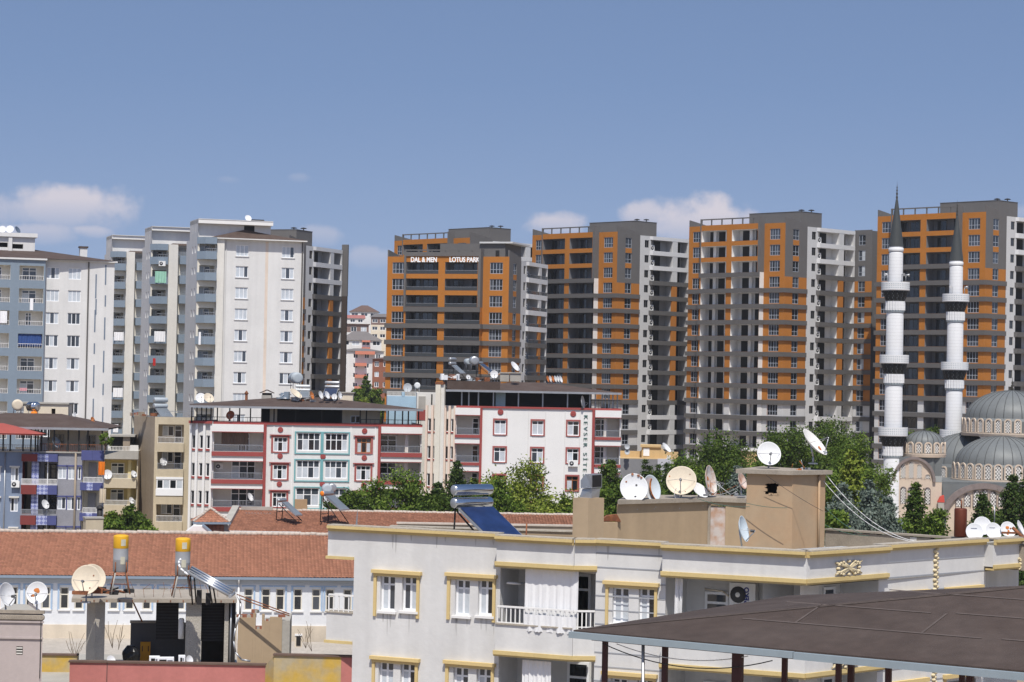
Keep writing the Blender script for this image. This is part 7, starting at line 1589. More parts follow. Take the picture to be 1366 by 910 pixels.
bm = MB(); bm.box(CA, .3, eR_, -.45, -.25, ze-.22, ze-.1, mpost); part('beam', bm, rG)
tb = MB(); tb.box(CA, -1, eR_+2, -2*hd_-1, 1.0, zb, 6.98, fwhite); solo('terrace_block', tb, CA.p(5,-3,zb), 'building whose roof terrace carries the brown canopy', 'building')
cable(CA.p(.6,-.2,ze-.25), CA.p(4.6,-.2,ze-.28), .32, .012, bc_, 'black wire looping below the gutter of the brown canopy'); cable(CA.p(.9,-.3,ze-.25), CA.p(4.0,-.3,ze-.25), .2, .010, wc_, 'pale wire looping below the gutter of the brown canopy')
# ------------------------------------------------------------------ unfinished shelter and roofs at the lower left
pinkp = pmat('pink_red_render', (.44,.165,.145), var=.12, scale=.8, streak=.12, fine=.08)
yelp = pmat('peeling_yellow_render', (.50,.33,.07), var=.10, scale=.9, streak=.08, col2=(.38,.32,.21), fine=.1)
gpink = pmat('greyish_pink_render', (.42,.36,.34), var=.08, scale=.6, streak=.10)
dcop = pmat('dark_coping', (.13,.085,.065), var=.2, scale=3, fine=.2)
conc2 = pmat('pitted_concrete_column', (.40,.37,.32), var=.15, scale=2.5, fine=.18, bump=.5, bscale=20)
ctop = pmat('weathered_slab_top', (.33,.29,.24), var=.2, scale=1.2, fine=.15)
q5 = lambda X, Y: (80+X/5.464, 790+Y/5.464); q6 = lambda X, Y: (X/4.1375, 690+Y/4.1375); q7 = lambda X, Y: (200+X/3.955, 680+Y/3.955)
SW_ = wall_px(95.5, 801, 80.5, 9); sS = SW_.S(316, 799); zS0, zS1 = SW_.Z(200, 804), SW_.Z(200, 798.8); zfl = SW_.Z(200, 886)-.5
rU = thing('concrete_shelter', SW_.p(3, -1.5, zfl), 'unfinished concrete shelter with a flat slab and dark shutters, lower left', 'shelter')
t = MB(); t.box(SW_, 0, sS, -3.6, 0, zS0, zS1, ctop); n = 26
for i in range(n): s = sS*(i+.5)/n; t.box(SW_, s-.02, s+.02, .002, .015, zS0+.02, zS0+.09, rust) if i % 2 else None
part('slab', t, rU)
for k, (x0, x1, dd, hh) in enumerate(((126.5, 139.5, -.35, -15), (247.5, 268, -.3, 2))):
    s0, s1 = SW_.S(x0, 850, dd), SW_.S(x1, 850, dd); c = MB(); Wc = Wall(SW_.p(s0, dd, 0), SW_.hd if k else 20); w_ = (s1-s0); 
    if k == 0: c.prism([(p.x,p.y) for p in (SW_.p(SW_.S(115,850,-.9),-.9,0), SW_.p(s0,dd,0), SW_.p(s1,dd-.05,0), SW_.p(s1-.22,-1.1,0))], zfl, zS0-.002, conc2)
    else: c.box(SW_, s0, s1, dd-.5, dd, zfl, zS0-.002, conc2)
    part('column', c, rU)
c = MB(); s0, s1 = SW_.S(299, 850, -.4), SW_.S(314, 850, -.4); c.box(SW_, s0, s0+.15, -.7, -.4, zfl, zS0-.002, conc2); c.box(SW_, s0+.16, s1, -3.4, -.45, zfl, zS0-.002, black); part('side_wall', c, rU)
c = MB(); s = SW_.S(307.5, 850, -.38); c.tube(SW_.p(s,-.36,zfl), SW_.p(s,-.36,zS0), .035, None, 8, galv); part('drain_pipe', c, rU)
c = MB(); z1 = SW_.Z(190, 831, -3); c.box(SW_, SW_.S(174,850,-3), SW_.S(250,850,-3), -3.2, -3.0, zfl, z1, pmat('dark_grey_wall', (.10,.10,.105), var=.15)); c.box(SW_, SW_.S(173,850,-3), SW_.S(209,850,-3), -3.25, -2.9, z1+.002, z1+.07, ctop); part('back_wall', c, rU)
for x0, x1, y1, dd in ((208, 238, 854, -2.0), (268.5, 298, 855, -1.2)):
    c = MB(); s0, s1 = SW_.S(x0, 830, dd), SW_.S(x1, 830, dd); z0 = SW_.Z((x0+x1)/2, y1, dd); c.box(SW_, s0, s1, dd-.06, dd, z0, zS0-.01, black)
    for i in range(14): z = z0+(zS0-z0)*i/14; c.box(SW_, s0, s1, dd+.002, dd+.02, z, z+(zS0-z0)/28, pmat('shutter_slat', (.035,.033,.035), rough=.5))
    part('roller_shutter', c, rU)
c = MB(); c.box(SW_, SW_.S(268.5,860,-2.4), SW_.S(302,860,-2.4), -2.6, -2.4, zfl, zS0-.01, black); part('back_wall', c, rU)
rD = MB(); s0, s1 = SW_.S(187, 870, -2.6), SW_.S(200.5, 870, -2.6); z1 = SW_.Z(194, 856.5, -2.6); rD.box(SW_, s0, s1, -2.7, -2.6, zfl, z1, pmat('orange_cupboard_paint', (.50,.24,.03), var=.08)); rD.box(SW_, s0+.06, s0+.09, -2.598, -2.59, z1-.35, z1-.15, black); rD.box(SW_, s1-.09, s1-.06, -2.598, -2.59, z1-.35, z1-.15, black); solo('cupboard_door', rD, SW_.p(s0,-2.6,zfl), 'orange-yellow cupboard door leaning in the shelter', 'door')
def blob(name, px, py, D, rx, rz_, m, label, cat, seed=1):
    P = at(px, py, D); b = MB(); r = random.Random(seed); rings = []
    for j in range(7):
        f = j/6; rr_ = math.sin(math.pi*(.12+.80*f))**.6
        rings.append([P+Vector((rx*rr_*math.cos(a)*(1+r.uniform(-.12,.12)), rx*.7*rr_*math.sin(a)*(1+r.uniform(-.12,.12)), rz_*f)) for a in [2*math.pi*i/12 for i in range(12)]])
    for j in range(6):
        for i in range(12): b.face([rings[j][i], rings[j][(i+1)%12], rings[j+1][(i+1)%12], rings[j+1][i]], m, False)
    b.face(rings[-1], m); b.face(rings[0][::-1], m); return solo(name, b, P, label, cat)
blob('black_sack', 174.5, 884, 81.5, .33, .62, pmat('black_plastic_sack', (.012,.012,.013), rough=.35), 'big black sack in the shelter behind the pink parapet', 'sack')
for x0, x1, y0, y1, lab in ((199, 213, 884, 876.5, 'white open-fronted box, leftmost on the pink parapet'), (210, 232, 885, 878, 'wide white casing in the middle of the pink parapet'), (238, 247, 885, 875.5, 'small white box beside the pitted column')):
    t = MB(); WX = wall_px(x0, y0, 79.2, 9); s1 = WX.S(x1, y0); z0, z1 = WX.Z(x0, y0)-.15, WX.Z(x0, y1); t.box(WX, 0, s1, -.4, 0, z0, z1, pvc); t.box(WX, .06, s1*.55, .002, .006, z0+.18, z1-.05, dark_in); t.box(WX, s1*.6, s1-.05, .002, .03, z1-.12, z1-.06, galv); solo('white_appliance', t, WX.p(0,0,z0), lab, 'appliance')
t = MB(); P = at(241.5, 852, 82); t.lathe(P, [(0,0),(.11,0),(.11,.68),(.08,.74),(0,.75)], 14, pvc); solo('white_tank', t, P, 'upright white boiler tank behind the pitted column', 'boiler')
rd(148, 881, 79.6, 6, 35, 30, 'small pale dish lying behind the left of the pink parapet', dish_w, arm=False, post=.05); rd(252.5, 880.5, 79.0, 5.5, 45, 20, 'small white dish in front of the pitted column', dish_w, arm=False, post=.05)
# parapets and the building under them
PW_ = wall_px(93, 886, 78.5, 1); sp_ = PW_.S(354, 886); zp = PW_.Z(200, 885.5)
rP = thing('pink_parapet_house', PW_.p(4, -2, -2), 'roof terrace house with pink and yellow peeling parapets, bottom left', 'house')
t = MB(); t.box(PW_, 0, sp_, -.22, 0, zp-3, zp, pinkp); part('pink_parapet', t, rP); t = MB(); t.box(PW_, -.04, sp_+.02, -.28, .05, zp+.002, zp+.06, dcop); part('coping', t, rP)
YW = Wall(PW_.p(sp_, 0, 0), -28); t = MB(); L1 = YW.S(367, 890); 
YB = wall_px(365.5, 876, 78.2, -3); zy_ = YB.Z(400, 875.5); Ly = YB.S(455, 890)
t.box(YB, 0, Ly, -.22, 0, zp-3, zy_, yelp); part('yellow_parapet', t, rP); t = MB(); t.box(YB, -.03, Ly+1.8, -.3, .05, zy_+.002, zy_+.06, dcop); part('coping', t, rP)
t = MB(); a, b_ = PW_.p(sp_,0,0), YB.p(0,0,0); t.hexa([(a.x,a.y,zp-3),(b_.x,b_.y,zp-3),(b_.x,b_.y+.2,zp-3),(a.x,a.y+.2,zp-3)], [(a.x,a.y,zp),(b_.x,b_.y,zy_),(b_.x,b_.y+.2,zy_),(a.x,a.y+.2,zp)], yelp); part('yellow_parapet', t, rP)
t = MB(); t.box(YB, Ly+.002, Ly+1.8, -.22, 0, zp-3, zy_, pinkp); part('pink_parapet', t, rP)
YL = wall_px(40, 876, 82, 3); zl = YL.Z(70, 874.5); t = MB(); Ll = YL.S(104, 880); t.box(YL, 0, Ll, -.22, 0, zp-3, zl, yelp); t.box(YL, -.03, Ll, -.3, .05, zl+.002, zl+.05, dcop); part('yellow_parapet', t, rP)
t = MB(); t.box(PW_, -2.6, sp_+4.8, -9, -.25, -2, zfl, conc); part('floor', t, rP)
t = MB(); s = PW_.S(143, 890); t.path([PW_.p(s,.02,zp-2), PW_.p(s,.02,zp), PW_.p(s,.06,zp+.05)], .012, 5, bc_); part('wire', t, rP)
# ruined beige room on the right of the shelter
RW_ = wall_px(317, 850, 81.5, 4); Lr = RW_.S(376, 850); zr1 = RW_.Z(340, 824); rr = random.Random(12)
rV = thing('ruined_room', RW_.p(.8, 0, zfl), 'half-demolished beige room with exposed bricks on its broken top', 'ruined room')
t = MB(); segs = [(0, .34, .0), (.34, .40, .16), (.40, .54, -.42), (.54, .60, .12), (.60, .72, -.12), (.72, 1.0, .02)]
for a, c, dz in segs: t.box(RW_, Lr*a, Lr*c-.002, -.25, 0, zfl, zr1+dz, tan)
t.box(RW_, Lr+.002, Lr+.28, -2.6, -.02, zfl, zr1-.1, conc); part('wall', t, rV)
t = MB()
for i in range(22): s = rr.uniform(0, Lr); seg = [g for g in segs if Lr*g[0] <= s < Lr*g[1]][0]; z = zr1+seg[2]; Wb = Wall(RW_.p(s, -.12, 0), RW_.hd+rr.uniform(-25,25)); t.box(Wb, -.11, .11, -.08, .08, z, z+rr.uniform(.06,.14), brick if rr.random() < .6 else conc)
part('loose_bricks', t, rV)
t = MB(); t.tube(at(316,793,81), at(386,819,80.6), .022, None, 6, rust); t.tube(at(318,798,81), at(386,821.5,80.6), .022, None, 6, rust); solo('iron_pipes', t, at(316,793,81), 'two rusty pipes slanting from the slab to the ruined room', 'pipe')
hs = MB(); pts = [at(x, y, 79.6) for x, y in ((318,796),(321,805),(320,820),(314,838),(311.5,855),(314,870),(322,880),(334,882))]; hs.path(pts, .035, 7, galv); solo('hose', hs, pts[0], 'grey hose hanging from the slab corner to the floor', 'hose')
# two tall water tanks with yellow tops and the tube collector
tgrey = pmat('dented_grey_tank', (.36,.37,.38), rough=.5, metal=.3, var=.12, scale=2.5, streak=.15); tyel = pmat('yellow_tank_top', (.66,.36,.02), rough=.55, var=.06, scale=3); tlab = pmat('faded_label', (.50,.48,.38), var=.2, scale=8)
def tall_tank(px, ytop, yband, ybot, yfoot, D, label, lean=0, lab_off=.5):
    c = at(px, ybot, D); k = D/3000; r = 9.9*k; h = (ybot-ytop)*k; hb = (ybot-yband)*k; foot = (yfoot-ybot)*k
    root = thing('water_tank', (c.x, c.y, c.z-foot), label, 'water tank', 'yellow-topped water tanks')
    t = MB(); t.lathe(c, [(0,-.02),(r*.9,-.015),(r,.02),(r,hb*.5),(r*1.012,hb*.5+.01),(r*1.012,hb*.5+.03),(r,hb*.5+.04),(r,hb)], 26, tgrey); part('tank_body', t, root)
    t = MB(); t.lathe(c, [(r,hb+.002),(r*1.015,hb+.01),(r*1.015,h-.04),(r*.97,h),(r*.6,h+.03),(0,h+.04)], 26, tyel); part('tank_top', t, root)
    t = MB()
    for a0, z0, z1, w_ in ((lab_off, hb+.1, hb+.33, .32), (lab_off-.05, hb-.55, hb-.28, .3)):
        n = 4
        for i in range(n):
            a, a2 = -math.pi/2+a0+w_*(i/n-.5)*2, -math.pi/2+a0+w_*((i+1)/n-.5)*2; R_ = r*1.02+.004
            t.face([c+Vector((R_*math.cos(a), R_*math.sin(a), z0)), c+Vector((R_*math.cos(a2), R_*math.sin(a2), z0)), c+Vector((R_*math.cos(a2), R_*math.sin(a2), z1)), c+Vector((R_*math.cos(a), R_*math.sin(a), z1))], tlab)
    part('paper_label', t, root)
    for i in range(4):
        a = math.pi/4+i*math.pi/2+.25; p = MB(); top = c+Vector((math.cos(a)*r*1.04, math.sin(a)*r*1.04, .35)); mid = c+Vector((math.cos(a)*r*1.04, math.sin(a)*r*1.04, -.03)); bot = c+Vector((math.cos(a)*r*1.75, math.sin(a)*r*1.75, -foot)); p.tube(mid, top, .022, None, 6, rust); p.tube(mid, bot, .026, None, 6, rust if i % 2 else conc); part('leg', p, root)
    p = MB(); p.tube(c+Vector((-r*1.2,-r*.9,-foot*.55)), c+Vector((r*1.2,-r*.9,-foot*.55)), .018, None, 5, rust); part('brace', p, root)
    return root
tall_tank(160.6, 714.5, 731.5, 762.5, 791.5, 79.6, 'grey water tank with a yellow top and a clean front, left of two'); tall_tank(243.3, 718.5, 735.6, 767, 796, 79.4, 'grey water tank with a paler yellow top and a pipe bent down its front', lab_off=.35)
rk = thing('tube_collector', at(280, 796, 79.2), 'silvery solar tube collector sloping right from the second yellow-topped tank', 'solar heater'); ORG[rk.name] = rk.location.copy()
a, c = at(250.5, 764, 79.0), at(307, 795.5, 78.6); ax = (c-a).normalized(); dpt = Vector((0, 1, 0)); t = MB()
for i in range(7): o = dpt*(i*.16)+Vector((0,0,.02*i)); t.tube(a+o, c+o, .05, None, 8, galv if i % 2 == 0 else chrome)
part('tubes', t, rk); t = MB(); t.tube(a+Vector((0,-.05,0)), a+dpt*1.1, .07, None, 10, galv); t.tube(c+Vector((0,-.05,0)), c+dpt*1.1, .06, None, 10, galv); part('manifold', t, rk)
t = MB(); f = at(256, 796, 79.0)
for u in (.05, .5): t.tube(a.lerp(c, u)+Vector((0,.1,-.06)), Vector((a.lerp(c, u).x+.1, a.y+.1, zS1)), .03, None, 6, black); t.tube(a.lerp(c, u)+Vector((0,1.0,-.06)), Vector((a.lerp(c, u).x+.1, a.y+1.0, zS1)), .03, None, 6, black)
t.box(Wall(Vector((a.x+.3, a.y+.2, 0)), 8), 0, .18, -.2, .0, zS1, zS1+.5, black); t.box(Wall(Vector((a.x+.62, a.y+.2, 0)), 8), 0, .18, -.2, .0, zS1, zS1+.4, black); part('frame', t, rk)
hp_ = MB(); pts = [at(x, y, 78.75) for x, y in ((241.5,745.5),(239,748),(238.5,753),(241,758.5),(246,763),(251,767))]; hp_.path(pts, .035, 8, pvc); solo('feed_pipe', hp_, pts[0], 'white pipe bent from the second tank to the tube collector', 'pipe')
rd(123, 771.5, 80.8, 17.5, 25, 22, 'pale dish mostly hidden behind the stained one on the slab', dish_c, arm=False); rd(115.5, 774.5, 79.6, 19.3, -6, 22, 'big stained cream dish on the left end of the concrete slab', dish_c, spots=[(.45,.35,.06,rust), (.3,-.5,.06,rust)])
junk('scrap_pile', 140, 792, 79.8, 10, 1.6, 'twisted wires and rods on the slab beside the first tank', [rust, black, bc_], 31, h=.25)
t = MB(); r_ = random.Random(3)
for i in range(12): P = SW_.p(1.9+i*.33, -.3-r_.uniform(0,.4), zS1); t.path([P, P+Vector((r_.uniform(-.08,.08),0,.3)), P+Vector((r_.uniform(-.2,.2),0,r_.uniform(.4,.6)))], .008, 4, rust)
solo('rebar_ends', t, SW_.p(2,-.3,zS1), 'thin rusty rebar ends sticking up from the concrete slab', 'rebar')
t = MB(); t.tube(at(177,802,81.5), at(189.5,829,82.5), .03, None, 6, rust); solo('iron_prop', t, at(177,802,81.5), 'rusty prop slanting under the concrete slab', 'iron prop')
# greyish building in the corner
GW = wall_px(-14, 815, 75, 1); Lg = GW.S(57.5, 815); zg_ = GW.Z(20, 816)
rX = thing('greyish_pink_house', GW.p(1, -1, -2), 'greyish pink house with a carved frieze in the lower left corner', 'house')
t = MB(); vz = GW.Z(26, 868); vs_ = GW.S(26, 868); panel(t, GW, 0, Lg, -2, zg_, gpink, [(vs_-.11, vs_+.11, vz-.14, vz+.14, .1, dark_in)]); GS = Wall(GW.p(Lg,0,0), 110); t.face([GS.p(0,0,-2), GS.p(3.5,0,-2), GS.p(3.5,0,zg_), GS.p(0,0,zg_)], gpink); t.face([GW.p(0,0,zg_-.1), GW.p(Lg,0,zg_-.1), GS.p(3.5,0,zg_-.1), GW.p(0,-3.5,zg_-.1)], conc); part('wall', t, rX)
t = MB(); t.box(GW, 0, Lg+.06, .003, .09, zg_-.05, zg_+.06, slabm); t.box(GW, 0, Lg+.04, .003, .05, zg_-.36, zg_-.3, gpink); n = 22
for i in range(n): s = Lg*(i+.5)/n; t.lathe(GW.p(s, .01, zg_-.18), [(.11,0),(.10,.05),(.05,.06),(0,.03)], 10, slabm, X=GW.e, Y=Vector((0,0,1)), Zd=GW.n)
part('frieze', t, rX)
t = MB(); zz_ = GW.Z(30, 851); t.box(GW, 0, Lg+.02, .003, .05, zz_-.03, zz_+.03, gpink); part('string_course', t, rX)
t = MB(); [t.box(GW, vs_-.1, vs_+.1, .004, .02, vz-.11+i*.09, vz-.07+i*.09, white_warm) for i in range(3)]; part('vent_grille', t, rX)
t = MB(); s = GW.S(54.5, 850); t.path([GW.p(s,.05,zg_), GW.p(s,.05,zg_-2.2)], .015, 5, bc_); part('wire', t, rX)
rd(49.5, 791.5, 75.3, 14.2, 3, 18, 'white dish with rust blotches on the corner house', dish_w, spots=[(-.1,.35,.26,dish_rust), (.05,.2,.18,dish_rust), (-.35,-.2,.14,dish_rust), (-.5,-.25,.1,rust)]); rd(8, 793.5, 75.3, 15, 62, 15, 'white dish turned right at the left edge', dish_w)
# weeds and things in the yard
yb_ = MB(); yb_.abox(-75, 2, 104, 136.6, -2, .8, pmat('pale_yard_gravel', (.40,.36,.31), var=.14, scale=.5, fine=.2)); solo('yard_terrace', yb_, (-30,120,-2), 'pale gravel terrace in front of the school', 'terrace') if False else struct('yard_terrace', yb_)
tw = pmat('dry_twig', (.16,.12,.08), var=.2)
for i, (x, y) in enumerate(((102, 872), (158, 864), (150, 862), (408, 862), (416, 866), (99,874))):
    b = MB(); P = at(x, y+3, 127); r = random.Random(40+i)
    for k in range(5): d = Vector((r.uniform(-.5,.5), r.uniform(-.3,.3), r.uniform(.7,1.7))); b.path([P, P+d*.5+Vector((r.uniform(-.1,.1),0,0)), P+d], .014, 4, tw)
    solo('dry_bush', b, P, ['bare dry bush left of the left column', 'bare dry bush right of the left column, nearer the slab', 'bare dry bush behind the left column', 'bare dry bush in front of the cream plinth, left of two at right', 'bare dry bush in front of the cream plinth, right of two at right', 'bare dry bush at the edge of the yellow parapet'][i], 'bush', 'dry bushes in the yard')
t = MB(); WX = wall_px(393, 862, 128, 5); s1 = WX.S(403, 862); z0, z1 = WX.Z(398, 864), WX.Z(398, 846); t.box(WX, 0, s1, -.4, -.05, z0, z1, plinth); t.box(WX, s1*.2, s1*.8, -.049, -.02, z0+.1, z1-.12, dark_in); t.box(WX, 0, s1, -.04, .0, z1-.1, z1, white_new); solo('window_box', t, WX.p(0,0,z0), 'small framed box with a dark opening before the cream plinth', 'box')
# ------------------------------------------------------------------ trees
def leaf_mat(name, c1, c2, c3):
    m = bpy.data.materials.new(name); m.use_nodes = True; t = m.node_tree; b = t.nodes['Principled BSDF']; g = t.nodes.new('ShaderNodeNewGeometry'); r = t.nodes.new('ShaderNodeValToRGB')
    r.color_ramp.elements[0].color = (*c1,1); r.color_ramp.elements[1].color = (*c3,1); e = r.color_ramp.elements.new(.5); e.color = (*c2,1)
    t.links.new(g.outputs['Random Per Island'], r.inputs[0]); t.links.new(r.outputs[0], b.inputs['Base Color']); b.inputs['Roughness'].default_value = .6; b.inputs['Specular IOR Level'].default_value = .08
    tr = t.nodes.new('ShaderNodeBsdfTranslucent'); mx = t.nodes.new('ShaderNodeMixShader'); mx.inputs[0].default_value = .22; t.links.new(r.outputs[0], tr.inputs[0]); t.links.new(b.outputs[0], mx.inputs[1]); t.links.new(tr.outputs[0], mx.inputs[2]); t.links.new(mx.outputs[0], t.nodes['Material Output'].inputs[0]); return m
lf_dark = leaf_mat('dark_green_leaves', (0.032,0.059,0.010), (0.061,0.102,0.017), (0.128,0.177,0.034))
lf_mid = leaf_mat('mid_green_leaves', (0.049,0.093,0.012), (0.100,0.159,0.024), (0.195,0.256,0.049))
lf_light = leaf_mat('olive_green_leaves', (0.085,0.128,0.015), (0.165,0.213,0.029), (0.305,0.342,0.067))
lf_pine = leaf_mat('dark_pine_needles', (0.027,0.051,0.012), (0.051,0.088,0.022), (0.104,0.140,0.037))
lf_blue = leaf_mat('grey_green_needles', (0.091,0.122,0.098), (0.140,0.177,0.146), (0.213,0.250,0.207))
bark = pmat('rough_bark', (.10,.075,.055), var=.25, scale=3, streak=.2)
def leaves(mb, c, n, sp, size, m, r, out=None, flat=.0):
    k = mb.mi(m)
    for _ in range(n):
        p = Vector((r.gauss(0,1), r.gauss(0,1), r.gauss(0,.8)))*sp + c
        d = Vector((r.uniform(-1,1), r.uniform(-1,1), r.uniform(-.4,1))); d = (d + (out*.6 if out else Vector())).normalized()
        a = d.orthogonal().normalized(); b = d.cross(a); t = r.uniform(0, 6.28); a, b = a*math.cos(t)+b*math.sin(t), b*math.cos(t)-a*math.sin(t)
        s = size*r.uniform(.6,1.3); i = len(mb.v)
        mb.v += [p-a*s*.5, p-b*s*.32, p+a*s*.5, p+b*s*.32]; mb.f.append([i,i+1,i+2,i+3]); mb.m.append(k); mb.sm.append(False)
def broad_tree(loc, H, wd, leaf, label, seed, group, name='broadleaf_tree', n=170, per=85, size=.29, low=.10):
    r = random.Random(seed); root = thing(name, loc, label, 'tree', group); L = Vector(loc)
    t = MB(); top = L+Vector((r.uniform(-.3,.3), 0, H*.55)); t.tube(L, L+Vector((0,0,H*.25)), wd*.035+.05, wd*.028+.04, 8, bark); t.tube(L+Vector((0,0,H*.25)), top, wd*.028+.04, .06, 8, bark)
    cr = MB(); lobes = [(Vector((r.uniform(-.36,.36)*wd, r.uniform(-.36,.36)*wd, H*r.uniform(.34,.76))), wd*r.uniform(.20,.30)) for _ in range(9)] + [(Vector((0,0,H*.82)), wd*.20), (Vector((0,0,H*.5)), wd*.32)]
    for c, q in lobes[:6]: t.tube(L+Vector((0,0,H*.22)), L+c, .09, .03, 5, bark)
    part('trunk', t, root)
    for i in range(n):
        c, q = r.choice(lobes); d = Vector((r.gauss(0,1), r.gauss(0,1), r.gauss(0,.9))).normalized(); rad = q*r.uniform(.55,1.08)
        p = c + Vector((d.x*rad, d.y*rad, d.z*rad*min(1.3, H*.32/(wd*.42)))); p.z = min(max(p.z, H*low), H*.98)
        leaves(cr, L+p, per, wd*.05+.06, size, leaf, r, d)
    part('crown', cr, root); return root
def conifer(loc, H, wd, leaf, label, seed, group, name='conifer', size=.26, per=40, tiers=17):
    r = random.Random(seed); root = thing(name, loc, label, 'tree', group); L = Vector(loc); t = MB(); t.tube(L, L+Vector((0,0,H*.97)), wd*.03+.06, .02, 7, bark); cr = MB()
    for j in range(tiers):
        f = j/(tiers-1); z = H*(.08+.90*f); R_ = wd*.56*(1-f)**.7*r.uniform(.5,1.2)+.15; nb = max(3, int(9*(1-f)+3))
        for b in range(nb):
            a = 6.283*b/nb+r.uniform(-.4,.4)+j*.7; ln = R_*r.uniform(.7,1.1)
            e = Vector((math.cos(a)*ln, math.sin(a)*ln, -ln*.18))
            if ln > .5: t.tube(L+Vector((0,0,z)), L+Vector((0,0,z))+e*.9, .03, .01, 4, bark)
            for q in (.45, .75, 1.0): leaves(cr, L+Vector((0,0,z))+e*q, int(per*(.7+.6*q)), .14+.12*R_, size, leaf, r, Vector((e.x,e.y,.4)).normalized())
    part('trunk', t, root); part('crown', cr, root); return root
def tree_px(kind, px, ytop, wpx, D, leaf, label, seed, group, name=None, zbase=None, **k):
    wpx *= (1.5 if kind == 'c' and wpx > 20 else 1.25); ytop -= 6 if (kind == 'b' and D < 300 and wpx > 40) else 0; top = at(px, ytop, D); zb_ = gz(top.x, D) if zbase is None else zbase; H = top.z-zb_; wd = wpx*D/3000
    f = broad_tree if kind == 'b' else conifer
    if name: k['name'] = name
    return f((top.x, D, zb_), H, wd, leaf, label, seed, group, **k)
G1 = 'trees in front of the red-trimmed blocks'; G2 = 'trees before the towers'; G3 = 'trees round the mosque'
tree_px('b', 498, 640, 78, 222, lf_mid, 'round green tree before the red-trimmed balconies, left of the dark conifers', 1, G1)
tree_px('b', 540, 632, 74, 228, lf_mid, 'broad green tree against the right balconies of the red-trimmed block', 2, G1)
tree_px('b', 466, 652, 44, 214, lf_dark, 'low dark tree right of the tall heater on the patched roof', 3, G1)
tree_px('c', 610, 616, 52, 226, lf_pine, 'dark pointed conifer in front of the slit-windowed stair', 4, G1)
tree_px('c', 584, 645, 36, 220, lf_pine, 'shorter dark conifer left of the pointed one', 5, G1)
tree_px('c', 632, 640, 40, 224, lf_pine, 'dark conifer between the pointed one and the bright tree', 6, G1)
tree_px('b', 702, 618, 104, 220, lf_light, 'large bright yellow-green tree before the lettered block', 7, G1, n=240)
tree_px('b', 664, 640, 56, 216, lf_mid, 'green bush left of the large bright tree', 8, G1)
tree_px('b', 757, 664, 34, 218, lf_mid, 'small round bush right of the large bright tree', 9, G1)
tree_px('b', 816, 602, 34, 225, lf_dark, 'dark narrow tree before the blue glazed balcony', 10, G1)
tree_px('b', 800, 628, 44, 190, lf_mid, 'green tree just behind the ducted chimney', 11, G2)
tree_px('b', 838, 632, 58, 200, lf_dark, 'dark tree behind the white dish with holes', 12, G2)
tree_px('b', 872, 628, 48, 205, lf_dark, 'dark loose tree between the holed and the yellowed dish', 13, G2)
tree_px('b', 822, 636, 50, 196, lf_dark, 'dark tree between the ducted chimney and the holed dish', 61, G2)
tree_px('b', 858, 640, 46, 188, lf_mid, 'green tree just behind the bluish dish on the shed', 62, G2)
tree_px('b', 930, 628, 60, 210, lf_dark, 'dark tree behind the tall rust-stained dish', 63, G2)
tree_px('b', 1010, 610, 46, 235, lf_mid, 'green tree hidden mostly by the stair hut', 64, G2)
tree_px('b', 575, 660, 60, 214, lf_dark, 'low dark bush linking the round trees and the conifers', 65, G1)
for i, x in enumerate((861, 878, 866.5, 889)): tree_px('c', x, (613, 620, 622, 618)[i], 11, 240, lf_pine, ['tallest slim cypress before the plain grey wall', 'slim cypress second from the right before the grey wall', 'slim cypress just right of the tallest one', 'rightmost slim cypress before the pale lilac wall'][i], 20+i, G2, name='cypress', size=.22, per=16)
tree_px('b', 953, 574, 108, 255, lf_dark, 'big dark round tree below the pale-balcony tower', 14, G2, n=240)
tree_px('b', 905, 612, 60, 245, lf_mid, 'green tree behind the large yellowed dish', 15, G2)
tree_px('c', 985, 622, 40, 215, lf_blue, 'grey-green conifer left of the stair hut', 16, G2)
tree_px('b', 1056, 572, 84, 262, lf_dark, 'dark tree behind the clean white dish of the stair hut', 17, G2, n=220)
tree_px('b', 1104, 558, 96, 268, lf_dark, 'tallest dark tree, behind the edge-on dish of the stair hut', 18, G2, n=240)
tree_px('b', 1143, 580, 62, 262, lf_mid, 'mid-green tree touching the left minaret', 19, G3, n=220)
tree_px('b', 1128, 606, 60, 225, lf_mid, 'green tree right of the stair hut, under the tallest one', 30, G3)
tree_px('c', 1137, 602, 46, 205, lf_light, 'light olive conifer right of the stair hut', 31, G3, size=.34, per=42)
tree_px('c', 1160, 642, 78, 180, lf_blue, 'blue spruce left of the minaret, larger of two', 32, G3, name='blue_spruce', per=40)
tree_px('c', 1124, 646, 66, 175, lf_blue, 'blue spruce close to the stair hut, smaller of two', 33, G3, name='blue_spruce', per=40)
tree_px('c', 1184, 664, 50, 182, lf_blue, 'small blue spruce at the foot of the near minaret', 34, G3, name='blue_spruce')
tree_px('b', 1115, 660, 40, 160, lf_mid, 'low green bush right beside the stair hut', 35, G3)
tree_px('c', 1222, 645, 44, 200, lf_dark, 'green conifer before the arched corner of the mosque', 36, G3, per=42)
tree_px('b', 1204, 684, 36, 190, lf_mid, 'low green tree right of the near minaret foot', 37, G3)
tree_px('b', 1250, 682, 50, 195, lf_mid, 'low green tree left of the rusty cylinder', 38, G3)
tree_px('c', 1311, 660, 38, 200, lf_pine, 'dark conifer before the great arch of the mosque', 39, G3, per=42)
tree_px('b', 1335, 678, 56, 196, lf_dark, 'low dark tree behind the right-hand dishes', 40, G3)
tree_px('c', 1351, 634, 50, 190, lf_pine, 'tall dark pine right of the great arch', 41, G3, per=40, name='pine_tree')
tree_px('c', 1378, 614, 60, 186, lf_pine, 'taller dark pine cut by the right edge', 42, G3, per=40, name='pine_tree')
tree_px('b', 1217, 561, 30, 352, lf_mid, 'green treetop between the two minarets', 43, G3)
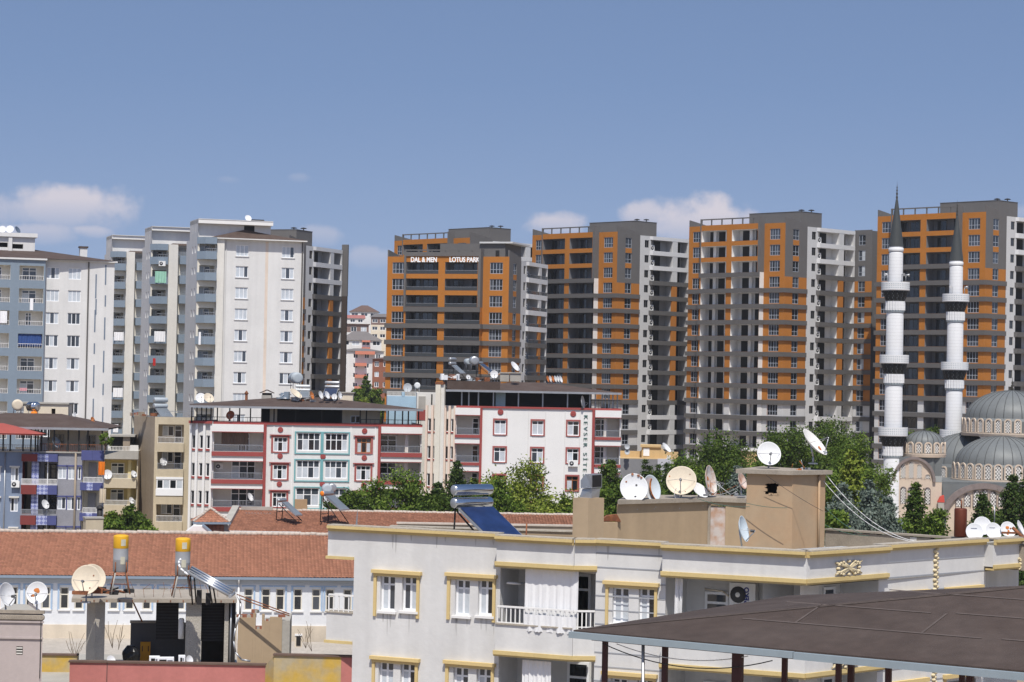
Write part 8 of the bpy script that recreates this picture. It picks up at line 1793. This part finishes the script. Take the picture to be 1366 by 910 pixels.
tree_px('b', 1244, 560, 34, 356, lf_dark, 'dark treetop left of the farther minaret', 44, G3)
tree_px('b', 1025, 590, 40, 300, lf_dark, 'dark treetop between the big round tree and the stair hut', 45, G2)
tree_px('c', 488, 502, 26, 520, lf_dark, 'dark pointed tree below the far brick house', 50, 'trees at the foot of the hill', size=.6, per=30)
tree_px('b', 476, 512, 24, 512, lf_mid, 'green tree left of the pointed far tree', 51, 'trees at the foot of the hill', size=.6); tree_px('b', 502, 512, 26, 515, lf_mid, 'green tree right of the pointed far tree', 52, 'trees at the foot of the hill', size=.6); tree_px('b', 486, 526, 20, 490, lf_light, 'yellow-green bush below the pointed far tree', 53, 'trees at the foot of the hill', size=.6)
tree_px('b', 176, 668, 32, 215, lf_dark, 'dark tree at the foot of the beige block', 55, 'trees on the left'); tree_px('b', 150, 678, 26, 205, lf_mid, 'green tree left of the dark one by the beige block', 56, 'trees on the left'); tree_px('b', 197, 690, 26, 205, lf_mid, 'low bush at the right foot of the beige block wall', 57, 'trees on the left')
p_ = at(141, 592, 219.8); broad_tree((p_.x, p_.y, p_.z-.6), 1.7, 1.3, lf_mid, 'potted green shrub on the terrace end under the brown canopy', 58, 'trees on the left', name='potted_shrub', n=14, per=45, size=.2)
tree_px('b', 1075, 668, 40, 120, lf_mid, 'hidden green tree behind the stair hut', 59, G2) if False else None
# green belt on the ground that fills between them
hd = MB(); r = random.Random(77)
for i in range(420):
    x, y = r.uniform(-12, 75), r.uniform(150, 290); leaves(hd, Vector((x, y, gz(x, y)+.25)), 34, .7, .32, lf_dark, r)
o = bpy.data.objects.new('undergrowth', hd.mesh('undergrowth')); C.objects.link(o); tag(o, 'dark low undergrowth between the trees', 'undergrowth', kind='stuff')
# ------------------------------------------------------------------ thin summer haze
hz = MB(); hz.abox(-420, 420, -30, 1250, -5, 72, white)
hm = bpy.data.materials.new('summer_haze'); hm.use_nodes = True; ht = hm.node_tree; ht.nodes.clear()
pv_ = ht.nodes.new('ShaderNodeVolumePrincipled'); pv_.inputs['Density'].default_value = .00010; pv_.inputs['Color'].default_value = (.90,.91,.93,1); pv_.inputs['Anisotropy'].default_value = .2
ho_ = ht.nodes.new('ShaderNodeOutputMaterial'); ht.links.new(pv_.outputs[0], ho_.inputs['Volume'])
hz.mats = [hm]; o = bpy.data.objects.new('haze', hz.mesh('haze')); C.objects.link(o); o['kind'] = 'stuff'; o['label'] = 'thin pale summer haze over the city'; o.display_type = 'WIRE'
sc.cycles.volume_bounces = 0
